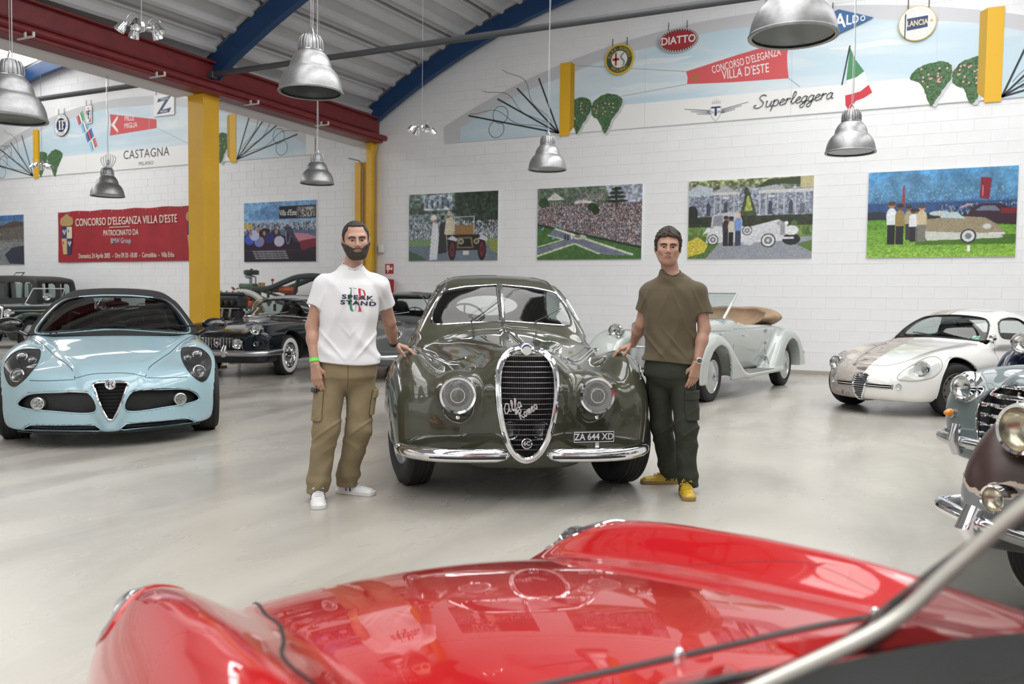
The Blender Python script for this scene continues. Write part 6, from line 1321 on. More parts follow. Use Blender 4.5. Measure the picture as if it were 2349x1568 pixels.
# ================================================================= pale grey open tourer with separate wings
if want('cab'):
    R = empty('vintage_cabriolet', (-3.224, 11.131, 0), math.radians(-9.96), 'pale grey 1930s cabriolet with folded tan top, behind the man in the olive shirt', 'car')
    PG = car_paint('pale_grey_paint', (.46, .49, .475), .3)
    Wb = spl([-.40, 0, .5, .95, 1.5, 2.3, 2.8, 3.3], [.25, .34, .50, .62, .68, .69, .66, .50])
    Tb = spl([-.40, 0, .5, .95, 1.1, 1.5, 2.3, 2.8, 3.1, 3.3], [1.00, 1.02, 1.05, 1.07, 1.06, .985, .97, .93, .80, .60])
    def body(x, y, z):
        ax = np.abs(x); f = smax(ax-(Wb(y)-.05*((z-.75)/.35)**2-.10*np.maximum(z-.8, 0)*np.clip(1-y, 0, 1)), z-(Tb(y)-.25*ax**2*np.clip(1.2-y, 0, 1)), .10); f = smax(f, .34-z, .04)
        return smax(f, smax(-(y+.36)-.18*(z-.7), y-3.3+.5*(z-.6)**2, .05), .08)
    def wing(x, y, z, yc, top, fl):     # arched mudguard around a wheel
        r = np.sqrt((y-yc)**2+(z-.33)**2); ax = np.abs(x)
        f = smax(r-top, .395-r, .03); f = smax(f, np.abs(ax-.67)-.185-.0*z, .12); return f
    Zf = spl([-.70, -.62, -.5, -.3, -.05, .25, .55, .85, 1.1, 1.35], [.40, .60, .745, .865, .915, .85, .66, .46, .345, .315])
    Zu = spl([-.70, -.55, -.42, -.2, 0, .2, .42, .6, .85, 1.1, 1.35], [.38, .45, .55, .67, .70, .67, .55, .42, .30, .26, .26])
    def ffen(x, y, z):
        ax = np.abs(x); f = smax(z-(Zf(y)-1.1*(ax-.65)**2), ax-.865, .10); f = smax(f, .36-ax, .1); f = smax(f, smax(-(y+.66)+.8*(ax-.62)**2, y-1.3, .06), .06)
        hol = np.maximum(np.sqrt(y*y+(z-.33)**2)-.41, .47-ax); low = np.maximum(.255-z, -9); f = np.maximum(f, -hol); f = np.maximum(f, -np.maximum(np.maximum(z-Zu(y)+.01, ax-.83), .50-ax))
        return smax(f, low, .03)
    Zr = spl([2.05, 2.2, 2.4, 2.6, 2.9, 3.2, 3.45, 3.6], [.34, .50, .72, .86, .915, .84, .62, .34])
    def rfen(x, y, z):
        ax = np.abs(x); f = smax(z-(Zr(y)-1.2*(ax-.66)**2), ax-.865, .10); f = smax(f, smax(.40-ax, smax(2.05-y, y-3.57, .05), .05), .05); f = np.maximum(f, -np.maximum(np.sqrt((y-2.87)**2+(z-.33)**2)-.41, .48-ax)); f = np.maximum(f, .30-z); return f
    def run(x, y, z):
        ax = np.abs(x); return smax(smax(np.abs(ax-.74)-.135, np.abs(z-.285)-.03, .03), np.abs(y-1.7)-.75, .03)
    tub = lambda x, y, z: np.maximum(np.maximum(np.abs(x)-.60, .5-z), np.abs(y-1.85)-.72)
    outer = lambda x, y, z: smin(smin(body(x, y, z), np.minimum(ffen(x, y, z), rfen(x, y, z)), .07), run(x, y, z), .04)
    f = lambda x, y, z: smax(outer(x, y, z), -tub(x, y, z), .015)
    RB = mat('red_brown_leather', (.10, .022, .018), .5)
    o = iso_obj('body', f, (-.95, -.75, .2), (.95, 3.65, 1.15), .016, [PG, RB], R, sym=True); split_mats(o, lambda x, y, z: (tub(x, y, z) < .012) & (z < .93))
    TAN = mat('tan_hood_cloth', (.36, .25, .16), .8, noise=.15, nscale=6)
    hood = lambda x, y, z: smax(smax(ellip(x, y, z, (0, 2.66, 1.07), (.74, .50, .165))+.012*np.sin(x*9+y*14)+.01*np.sin(y*33+z*20), -(ellip(x, y, z, (0, 2.30, 1.15), (.60, .42, .25))), .04), .9-z, .02)
    iso_obj('folded_top', hood, (-.85, 2.2, .85), (.85, 3.2, 1.3), .018, TAN, R, sym=True)
    for s in (-1, 1):
        b = MB(); b.box((s*.3, 1.75, .72), (.52, .14, .5), Matrix.Rotation(-.2, 3, 'X'), bev=.05); b.box((s*.3, 1.5, .55), (.52, .5, .16), bev=.05); b.build('seat', RB, R)
    # windscreen
    P = [(-.56, .80, 1.06), (-.52, 1.38, 1.425), (.52, 1.38, 1.425), (.56, .80, 1.06)]
    b = MB(); b.tube(P[:2], .018, 8); b.tube(P[2:], .018, 8); b.build('windscreen_post', PG, R); b = MB(); b.tube(P[1:3], .010, 8); b.tube([P[3], P[0]], .012, 8)
    for s in (-1, 1): b.tube([(s*.54, .82, 1.07), (s*.50, 1.37, 1.41)], .009, 6)
    b.build('windscreen_frame', CHROME, R); mk('windscreen', P, [(0, 1, 2, 3)], CARGLASS, R)
    b = MB(); b.tube([(.05, 1.36, 1.42), (.1, 1.34, 1.40), (-.2, 1.28, 1.33)], .006, 5); b.build('wiper', CHROME_DULL, R)
    c = np.array([-.3, 1.28, .98]); b = MB(); b.tube([c+.2*np.array([math.cos(t), math.sin(t)*.35, math.sin(t)*.94]) for t in np.linspace(0, 2*pi, 25)[:-1]], .01, 6, closed=True); b.build('steering_wheel', BLACK, R)
    # radiator
    G = empty('grille', (0, 0, 0)); G.parent = R
    b = MB(); b.box((0, -.375, .69), (.50, .06, .66), Matrix.Rotation(-.14, 3, 'X'), bev=.02); b.build('radiator_shell', CHROME_DULL, G)
    for k in range(30):
        x = -.225+k*.0155; q = MB(); yy = -.44+.25*abs(x)*.5; q.tube([(x, yy-.03, .40), (x, yy+.055, .99)], .0035, 5); q.build('grille_bar', CHROME, G)
    for z in (.70,): q = MB(); q.tube([(-.235, -.40, z), (0, -.475, z), (.235, -.40, z)], .008, 6); q.build('cross_bar', CHROME, G)
    b = MB(); b.tube([(-.24, -.40, .38), (-.24, -.33, .99), (-.15, -.34, 1.03), (0, -.36, 1.04), (.15, -.34, 1.03), (.24, -.33, .99), (.24, -.40, .38)], .022, 8); b.build('radiator_rim', CHROME, G)
    for s in (-1, 1):
        E = headlamp(R, (s*.50, -.36, .885), .105, (0, -1, .03), .02, bulge=.2); b = MB(); b.lathe([(.10, -.0), (.105, .03), (.095, .1), (.06, .16), (0, .18)], 28, (0, 0, 0), (0, 1, 0)); b.build('lamp_shell', CHROME, E)
        b = MB(); b.tube([(0, .06, -.09), (0, .08, -.2)], [.02, .035], 8); b.build('lamp_foot', CHROME_DULL, E)
        wheel(R, s*.67, 0, .33, .17, .215, rim=PG, style='disc', cap=CHROME); wheel(R, s*.67, 2.87, .33, .17, .215, rim=PG, style='disc', cap=CHROME)
        line_on('door_seam', outer, [(1.0, 1.02), (1.02, .7), (.98, .4)], 'x', s*1.2, -s, .004, mat('seam_grey', (.12, .12, .12), .6), R, 0); line_on('door_seam', outer, [(2.12, .95), (2.13, .6), (2.1, .38)], 'x', s*1.2, -s, .004, mat('seam_grey', (.12, .12, .12), .6), R, 0)
        line_on('waist_moulding', outer, [(y, .93-.0*y) for y in np.linspace(1.0, 2.7, 9)], 'x', s*1.2, -s, .006, PG, R, 0); line_on('hood_seam', outer, [(y, .90) for y in np.linspace(-.3, .95, 9)], 'x', s*1.2, -s, .003, mat('seam_grey', (.12, .12, .12), .6), R, 0)
        for z in (.88, .70, .48): b = MB(); b.box((s*.70, 2.13, z), (.03, .06, .05), bev=.01); b.build('door_hinge', CHROME_DULL, R)
        b = MB(); b.tube([(s*.70, 1.15, .83), (s*.73, 1.17, .83), (s*.73, 1.28, .82)], .009, 6); b.build('door_handle', CHROME, R)
        b = MB(); b.box((s*.585, .72, .78), (.02, .10, .2), bev=.01); b.build('vent_flap', PG, R)
        b = MB(); b.box((s*.74, 1.7, .318), (.24, 1.4, .006)); b.build('running_board_mat', mat('mat_grey', (.2, .21, .2), .7), R)
        b = MB(); b.box((s*.80, 3.6, .48), (.05, .04, .09), bev=.01); b.build('tail_lamp', CHROME_DULL, R)
    b = MB(); b.tube(catmull([(-.78, -.62, .44), (-.5, -.72, .44), (0, -.76, .44), (.5, -.72, .44), (.78, -.62, .44)], 6, False), .03, 10); b.build('bumper', CHROME, R)
    under(R, .9, -.2, 3.0, .35)

# ================================================================= generic saloon / coupe shell for the half hidden cars
def shell_car(name, loc, deg, label, paint, P, roof_paint=None, h=.022, seatc=(.1, .08, .05)):
    R = empty(name, loc, math.radians(deg), label, 'car')
    Tc, Rg, Wp, Tg = spl(*P['T']), spl(*P['R']), spl(*P['W']), spl(*P['G']); nose = P['nose']; wb = P['wb']; wr = P['wr']; rx = P.get('rx', .6); gw = P.get('gw', .66); tail = P['tail']; zn = P.get('zn', .55); tum = P.get('tum', .45)
    def o(x, y, z):
        ax = np.abs(x); ridge = Rg(y)-P.get('rs', 1.6)*(ax-rx)**2; f = smax(ax-(Wp(y)-.14*((z-.52)/.4)**2), z-smax(Tc(y)-.12*ax**2, ridge, .06), P.get('k', .14))
        f = smax(f, -(y-nose)+P.get('nb', .25)*(ax/.8)**2.4+P.get('nz', .35)*np.abs(z-zn)**2, .08); f = smax(f, .24-z, .05); return smax(f, y-tail+.2*ax**2+.2*(z-.6)**2, .12)
    y0, y1 = P['G'][0][0], P['G'][0][-1]
    def g(x, y, z):
        ax = np.abs(x); f = smax(ax-(gw-tum*np.maximum(z-.88, 0)-.5*np.maximum(z-1.15, 0)**1.5), z-(Tg(y)-.14*ax**2), .12); f = smax(f, .8-z, .04); return smax(f, smax(y0-y, y-y1, .05), .05)
    out = lambda x, y, z: smin(o(x, y, z), g(x, y, z), .03)
    W = catmull(P['ws'], 5); W = np.concatenate([W, W[::-1]*np.array([-1, 1])]) if False else catmull(P['ws']+[(-a, b) for a, b in P['ws'][::-1] if a > .001], 5); wd = polysd(W, .008, .15); S = [catmull(q, 5) for q in P['sw']]; sd = [polysd(q, .008, .15) for q in S]
    def f(x, y, z):
        ax = np.abs(x); v = out(x, y, z); cav = np.maximum(g(x, y, z)+.045, .5-z); cav = np.minimum(cav, np.maximum(np.maximum(ax-.6, np.abs(z-.7)-.2), np.abs(y-(y0+1.15))-.75)); v = np.maximum(v, -cav)
        v = smax(v, -np.maximum(wd(x, z), np.abs(y-y0-.15)-.55), .01)
        for q in sd: v = smax(v, -np.maximum(q(y, z), .3-ax), .01)
        v = smax(v, -np.maximum(np.maximum(ax-.45, np.abs(z-P.get('rwz', 1.12))-.11), y1-.95-y), .01)
        v = smax(v, -np.minimum(np.maximum(np.sqrt(y*y+(z-wr)**2)-wr-.07, .5-ax), np.maximum(np.sqrt((y-wb)**2+(z-wr)**2)-wr-.05, .5-ax)), .02)
        if 'gr' in P: gx, gz0, gz1 = P['gr']; v = smax(v, -np.maximum(np.maximum(ax-gx, np.abs(z-(gz0+gz1)/2)-(gz1-gz0)/2), y-nose-.28), .03)
        return v
    mm = [paint, DARK]+([roof_paint] if roof_paint else []); bo = iso_obj('body', f, (-1.0, nose-.12, .15), (1.0, tail+.15, 1.6), h, mm, R, sym=True)
    split_mats(bo, lambda x, y, z: out(x, y, z) < -.02)
    if roof_paint:
        me = bo.data; n = len(me.polygons); c = np.empty(n*3); me.polygons.foreach_get('center', c); c = c.reshape(-1, 3); a = np.empty(n, np.int32); me.polygons.foreach_get('material_index', a)
        a[(a == 0) & (g(c[:, 0], c[:, 1], c[:, 2]) < .012) & (c[:, 2] > P.get('roofz', .97))] = 2; me.polygons.foreach_set('material_index', a)
    patch('windscreen', out, W, 'y', nose+.1, 1, CARGLASS, R, off=-.004); line_on('windscreen_frame', out, W, 'y', nose+.1, 1, .010, P.get('frame', CHROME), R, 0, True)
    for s in (-1, 1):
        for q in S: patch('side_glass', out, q, 'x', s*1.3, -s, CARGLASS, R, off=-.006); line_on('side_window_frame', out, q, 'x', s*1.3, -s, .009, P.get('frame', CHROME), R, 0, True)
        line_on('hood_seam', out, catmull([(s*.42, nose+.22), (s*.46, nose+.8), (s*.54, y0-.05)], 6, False), 'z', 1.4, -1, .003, BLACK, R, 0)
        line_on('door_seam', out, [(y0+.28, .9), (y0+.24, .6), (y0+.26, .32)], 'x', s*1.3, -s, .003, BLACK, R, 0)
        wheel(R, s*P.get('tx', .67), 0, wr, .16, P.get('rr', .2), style=P.get('style', 'cap'), rim=P.get('rim'), whitewall=P.get('ww', False), steer=P.get('steer', 0)); wheel(R, s*P.get('tx', .67), wb, wr, .16, P.get('rr', .2), style=P.get('style', 'cap'), rim=P.get('rim'), whitewall=P.get('ww', False))
        P_ = on_body(out, [(s*.12-.2, P['ws'][0][1]+.01), (s*.12+.12, P['ws'][0][1]+.06)], 'y', nose+.1, 1, .015); b = MB(); b.tube(P_, .006, 6); b.build('wiper', CHROME_DULL, R)
    under(R, 1.0, -.3, wb+.3, .3); interior(R, y0+.1, 2, .55, .35, seatc, z_dash=P['ws'][0][1]-.02, lhd=1, wheelr=.19, seath=.5)
    return R, out

if want('coupe'):
    NV = car_paint('midnight_blue_paint', (.005, .007, .013), .25); NV.node_tree.nodes['Principled BSDF'].inputs['Specular IOR Level'].default_value = .1; SR = car_paint('silver_roof_paint', (.50, .50, .50), .3)
    P = dict(T=([-.95, -.85, -.6, 0, .5, .95, 2.2, 3.2, 3.7], [.60, .72, .79, .85, .885, .92, .90, .90, .80]), R=([-.95, -.75, -.55, 0, .6, 1.0, 2.3, 3.0, 3.7], [.66, .80, .855, .88, .88, .87, .86, .90, .82]), W=([-.95, -.4, 0, 1, 2, 3, 3.7], [.80, .83, .84, .84, .84, .82, .72]),
             G=([.78, .95, 1.15, 1.35, 1.6, 2.0, 2.5, 2.9, 3.1], [.88, .99, 1.14, 1.265, 1.32, 1.335, 1.29, 1.10, .92]), nose=-.93, wb=2.6, wr=.33, tail=3.75, rx=.62, gw=.70, zn=.6, nz=.25, nb=.20,
             ws=[(0, .955), (.3, .952), (.60, .935), (.63, .97), (.57, 1.10), (.49, 1.215), (.3, 1.245), (0, 1.255)], sw=[[(1.25, .95), (1.5, 1.18), (1.9, 1.22), (2.3, 1.18), (2.25, .95)]], gr=(.44, .47, .645), ww=True, style='fins', rr=.205, tx=.71, rwz=1.08)
    R, out = shell_car('coupe', (-10.252, 10.785, 0), 13.3, 'black coupe with silver roof and white-walled tyres, left of the man in white', NV, P, SR, seatc=(.25, .2, .12))
    G = empty('grille', (0, 0, 0)); G.parent = R
    for z in np.linspace(.485, .63, 7): q = MB(); q.tube([(-.43, -.86, z), (-.2, -.90, z), (.2, -.90, z), (.43, -.86, z)], .0035, 5); q.build('grille_bar', CHROME, G)
    for x in np.linspace(-.42, .42, 17): q = MB(); q.tube([(x, -.90+.2*abs(x)**2, .475), (x, -.895+.2*abs(x)**2, .64)], .003, 5); q.build('grille_bar', CHROME, G)
    b = MB(); b.tube([(-.46, -.85, .465), (.46, -.85, .465), (.46, -.85, .65), (-.46, -.85, .65)], .012, 8, closed=True); b.build('grille_rim', CHROME, G)
    b = MB(); b.tube([(-.05, -.915, .61), (.05, -.915, .61), (.045, -.915, .54), (0, -.915, .49), (-.045, -.915, .54)], .007, 6, closed=True); b.lathe([(.025, 0), (.02, .01), (0, .012)], 14, (0, -.91, .56), (0, -1, 0)); b.build('badge', CHROME, G)
    for s in (-1, 1):
        headlamp(R, (s*.63, -.84, .775), .085, (0, -1, .05), .14, bulge=.25); headlamp(R, (s*.36, -.92, .55), .085, (0, -1, 0), .03, name='driving_lamp', bulge=.2); headlamp(R, on_body(out, [(s*.63, .55)], 'y', -1.4, 1, .01)[0], .04, (s*.2, -1, 0), .03, name='side_lamp', bulge=.4)
    b = MB(); b.tube(catmull([(-.86, -.45, .415), (-.80, -.85, .41), (-.5, -1.0, .405), (0, -1.03, .405), (.5, -1.0, .405), (.80, -.85, .41), (.86, -.45, .415)], 8, False), .048, 12); b.build('bumper', CHROME_DULL, R)
    for s in (-1, 1): b = MB(); b.tube([(s*.22, -1.06, .36), (s*.22, -1.08, .44), (s*.22, -1.04, .52)], [.045, .045, .03], 10); b.build('overrider', CHROME_DULL, R)

if want('grey'):
    GP = car_paint('mid_grey_paint', (.11, .115, .115), .35)
    P = dict(T=([-.8, -.6, 0, .5, .9, 2.2, 3.0, 3.5], [.72, .82, .90, .93, .95, .95, .90, .75]), R=([-.8, -.6, 0, .6, 1.0, 2.3, 3.0, 3.5], [.62, .78, .86, .85, .84, .84, .85, .7]), W=([-.8, -.3, 0, 1, 2, 3, 3.5], [.68, .73, .75, .75, .75, .73, .6]),
             G=([.75, .9, 1.1, 1.35, 1.7, 2.2, 2.7, 3.1], [.92, 1.0, 1.2, 1.36, 1.42, 1.42, 1.33, .95]), nose=-.8, wb=2.45, wr=.31, tail=3.5, rx=.55, gw=.64, zn=.6, nz=.35, nb=.35, ws=[(0, .99), (.3, .985), (.52, .97), (.55, 1.0), (.50, 1.2), (.42, 1.31), (.3, 1.335), (0, 1.345)], sw=[[(1.2, .98), (1.45, 1.30), (1.9, 1.34), (1.95, .98)]], gr=(.24, .40, .66), tx=.6, rwz=1.17, frame=mat('dull_frame', (.08, .08, .08), .4))
    R, out = shell_car('saloon', (-8.015, 11.318, 0), 14, 'mid grey rounded saloon, half hidden between the man in white and the olive coupe', GP, P)
    G = empty('grille', (0, 0, 0)); G.parent = R
    for z in np.linspace(.43, .64, 8): q = MB(); q.tube([(-.22, -.76, z), (0, -.80, z), (.22, -.76, z)], .006, 5); q.build('grille_bar', CHROME_DULL, G)
    for s in (-1, 1):
        headlamp(R, (s*.56, -.60, .74), .085, (0, -1, .05), .1, bulge=.25); b = MB(); b.ell((s*.745, -.2, .70), (.015, .05, .02)); b.build('indicator', mat('orange_lens', (.7, .15, .02), .3), R)
    b = MB(); b.tube(catmull([(-.78, -.4, .40), (-.65, -.8, .40), (0, -.92, .40), (.65, -.8, .40), (.78, -.4, .40)], 8, False), .045, 12); b.build('bumper', CHROME_DULL, R)

if want('white'):
    WP = car_paint('white_paint', (.78, .78, .76), .3)
    P = dict(T=([-.8, -.6, 0, .5, .9, 2.2, 3.0, 3.5], [.72, .82, .90, .93, .95, .95, .90, .75]), R=([-.8, -.6, 0, .6, 1.0, 2.3, 3.0, 3.5], [.62, .78, .86, .85, .84, .84, .85, .7]), W=([-.8, -.3, 0, 1, 2, 3, 3.5], [.68, .73, .75, .75, .75, .73, .6]),
             G=([.75, .9, 1.1, 1.3, 1.6, 2.2, 2.7, 3.1], [.92, 1.0, 1.2, 1.36, 1.425, 1.43, 1.35, .95]), nose=-.8, wb=2.45, wr=.31, tail=3.5, rx=.55, gw=.66, zn=.6, ws=[(0, .97), (.3, .965), (.54, .96), (.58, 1.0), (.55, 1.2), (.50, 1.32), (.3, 1.365), (0, 1.375)], sw=[[(1.2, .98), (1.35, 1.30), (1.9, 1.35), (1.95, .98)], [(2.05, .98), (2.02, 1.34), (2.5, 1.30), (2.7, 1.0)]], tx=.6, rwz=1.17, frame=CHROME)
    R, out = shell_car('saloon', (-13.6, 10.9, 0), 40, 'white saloon mostly hidden behind the pale blue car and the yellow column', WP, P, seatc=(.3, .3, .2))
    for s in (-1, 1): headlamp(R, (s*.56, -.60, .74), .085, (0, -1, .05), .1, bulge=.25)
    b = MB(); b.tube(catmull([(-.78, -.4, .40), (-.65, -.8, .40), (0, -.92, .40), (.65, -.8, .40), (.78, -.4, .40)], 8, False), .045, 12); b.build('bumper', CHROME_DULL, R)
    # clutch of chrome ends showing above the soft top: windscreen post mascots of the open car behind

# ================================================================= blue-grey car, right edge
if want('bluegrey'):
    R = empty('saloon', (1.022, 6.266, 0), math.radians(-45), 'blue grey rounded saloon with chrome bar grille and amber lamp at the right edge', 'car')
    BG = car_paint('blue_grey_paint', (.155, .195, .20), .32)
    Th = spl([-.78, -.72, -.6, -.3, .2, .8, 1.2], [.78, .86, .915, .965, 1.02, 1.07, 1.08]); Wh = spl([-.78, -.6, -.2, .4, 1.2], [.18, .24, .32, .42, .56])
    Tf = spl([-.72, -.6, -.4, -.1, .2, .7, 1.4], [.70, .82, .90, .92, .89, .82, .8])
    def bg(x, y, z):
        ax = np.abs(x); hood = smax(smax(ax-Wh(y)-.1*np.clip(.9-z, 0, .5), z-(Th(y)-.5*ax**2), .16), smax(smax(-(y+.76)+.8*ax**2+.3*(z-.65)**2, y-1.3, .05), .3-z, .05), .1)
        fe = smax(smax(ax-(.72-.12*((z-.6)/.35)**2), z-(Tf(y)-1.5*(ax-.52)**2), .18), smax(-(y+.64)+.9*(ax-.45)**2+.4*(z-.62)**2, smax(y-2, .30-z, .05), .06), .1); fe = smax(fe, .25-ax, .15)
        no = smax(smax(ax-.6, z-.74, .12), smax(-(y+.60)+.35*ax**2+.3*(z-.5)**2, smax(y-.5, .3-z, .05), .06), .1)
        bo = smax(smax(ax-(.72-.1*((z-.6)/.4)**2), z-.98, .15), smax(smax(-(y-.6), y-3.4, .1), .3-z, .05), .15)
        f = smin(smin(hood, fe, .10), smin(no, bo, .1), .08); gh = smax(smax(ax-(.62-.4*np.maximum(z-1, 0)), z-(1.45-.35*(y-1.9)**2), .14), .9-z, .05); f = smin(f, gh, .05)
        f = smax(f, -np.maximum(np.sqrt(y*y+(z-.33)**2)-.39, .46-ax), .02); return smax(f, -np.maximum(np.sqrt((y-2.5)**2+(z-.33)**2)-.38, .46-ax), .02)
    gra = catmull([(0, .80), (.15, .81), (.28, .80), (.36, .74), (.38, .60), (.36, .45), (.30, .40), (0, .39)], 5); gra = np.concatenate([gra, gra[::-1]*np.array([-1, 1])]); gd = polysd(gra, .006, .1)
    iso_obj('body', lambda x, y, z: smax(bg(x, y, z), -np.maximum(gd(x, z), y+.48), .01), (-.85, -.85, .2), (.85, 3.5, 1.55), .018, BG, R, sym=True)
    P = on_body(bg, gra, 'y', -1.4, 1, .003)
    for _ in range(8): P = (P+np.roll(P, 1, 0)+np.roll(P, -1, 0))/3
    b = MB(); b.tube(P, .013, 10, closed=True); b.build('grille_rim', CHROME, R)
    patch('grille_back', lambda x, y, z: bg(x, y-.07, z), np.array([(0, .80), (.28, .79), (.36, .74), (.37, .45), (.3, .40), (-.3, .40), (-.37, .45), (-.36, .74), (-.28, .79)]), 'y', -1.4, 1, DARK, R, off=0)
    G = empty('grille', (0, 0, 0)); G.parent = R
    for z in (.745, .685, .62, .56, .50, .44):
        w = .36 if z < .72 else .33; w -= .01; pts = on_body(bg, [(x, z+.02-.06*abs(x)) for x in np.linspace(-w, w, 25)], 'y', -1.4, 1, -.004)
        for _ in range(6): pts[1:-1] = (pts[1:-1]+pts[2:]+pts[:-2])/3
        q = MB(); q.tube(pts, .016, 10); q.build('grille_bar', CHROME, G)
    q = MB(); pts = on_body(bg, [(0, z) for z in (.42, .55, .7, .80)], 'y', -1.4, 1, -.006); q.tube(pts, .010, 8); q.build('centre_bar', CHROME, G)
    for s in (-1, 1):
        E = headlamp(R, (s*.48, -.66, .775), .088, (s*.05, -1, .03), .06, bulge=.35, rim=CHROME); b = MB(); b.lathe([(.108, -.07), (.107, -.05), (.098, -.03), (.09, -.018)], 36, (0, 0, 0), (s*.05, -1, .03)); b.build('outer_bezel', CHROME, E)
        E = empty('turn_lamp', on_body(bg, [(s*.57, .60)], 'y', -1.4, 1, .004)[0]); E.parent = R; b = MB(); b.lathe([(.032, -.01), (.032, .01), (.028, .012)], 20, (0, 0, 0), (s*.3, -1, 0)); b.build('lamp_ring', CHROME_DULL, E); b = MB(); b.lathe([(.028, .008), (.025, .03), (.012, .055), (0, .062)], 20, (0, 0, 0), (s*.3, -1, 0)); b.build('amber_lens', mat('amber_lens', (.75, .25, .01), .25, coat=.5), E)
        b = MB(); b.tube([(s*.38, -.78, .38), (s*.38, -.82, .46), (s*.38, -.80, .56)], [.035, .04, .028], 12); b.build('overrider', CHROME_DULL, R)
        wheel(R, s*.60, 0, .33, .15, .2); wheel(R, s*.60, 2.5, .33, .15, .2)
    b = MB(); b.tube(catmull([(-.66, -.60, .45), (-.55, -.72, .45), (-.3, -.78, .45), (.3, -.78, .45), (.55, -.72, .45), (.66, -.60, .45)], 8, False), .038, 12); b.build('bumper', CHROME_DULL, R)
    b = MB(); c = on_body(bg, [(0, .92)], 'y', -1.4, 1, .004)[0]; b.lathe([(.02, 0), (.018, .006), (0, .008)], 16, c, (0, -1, .6)); b.build('badge', mat('enamel_red2', (.25, .03, .04), .3), R)
    under(R, .8, -.2, 2.8, .35)

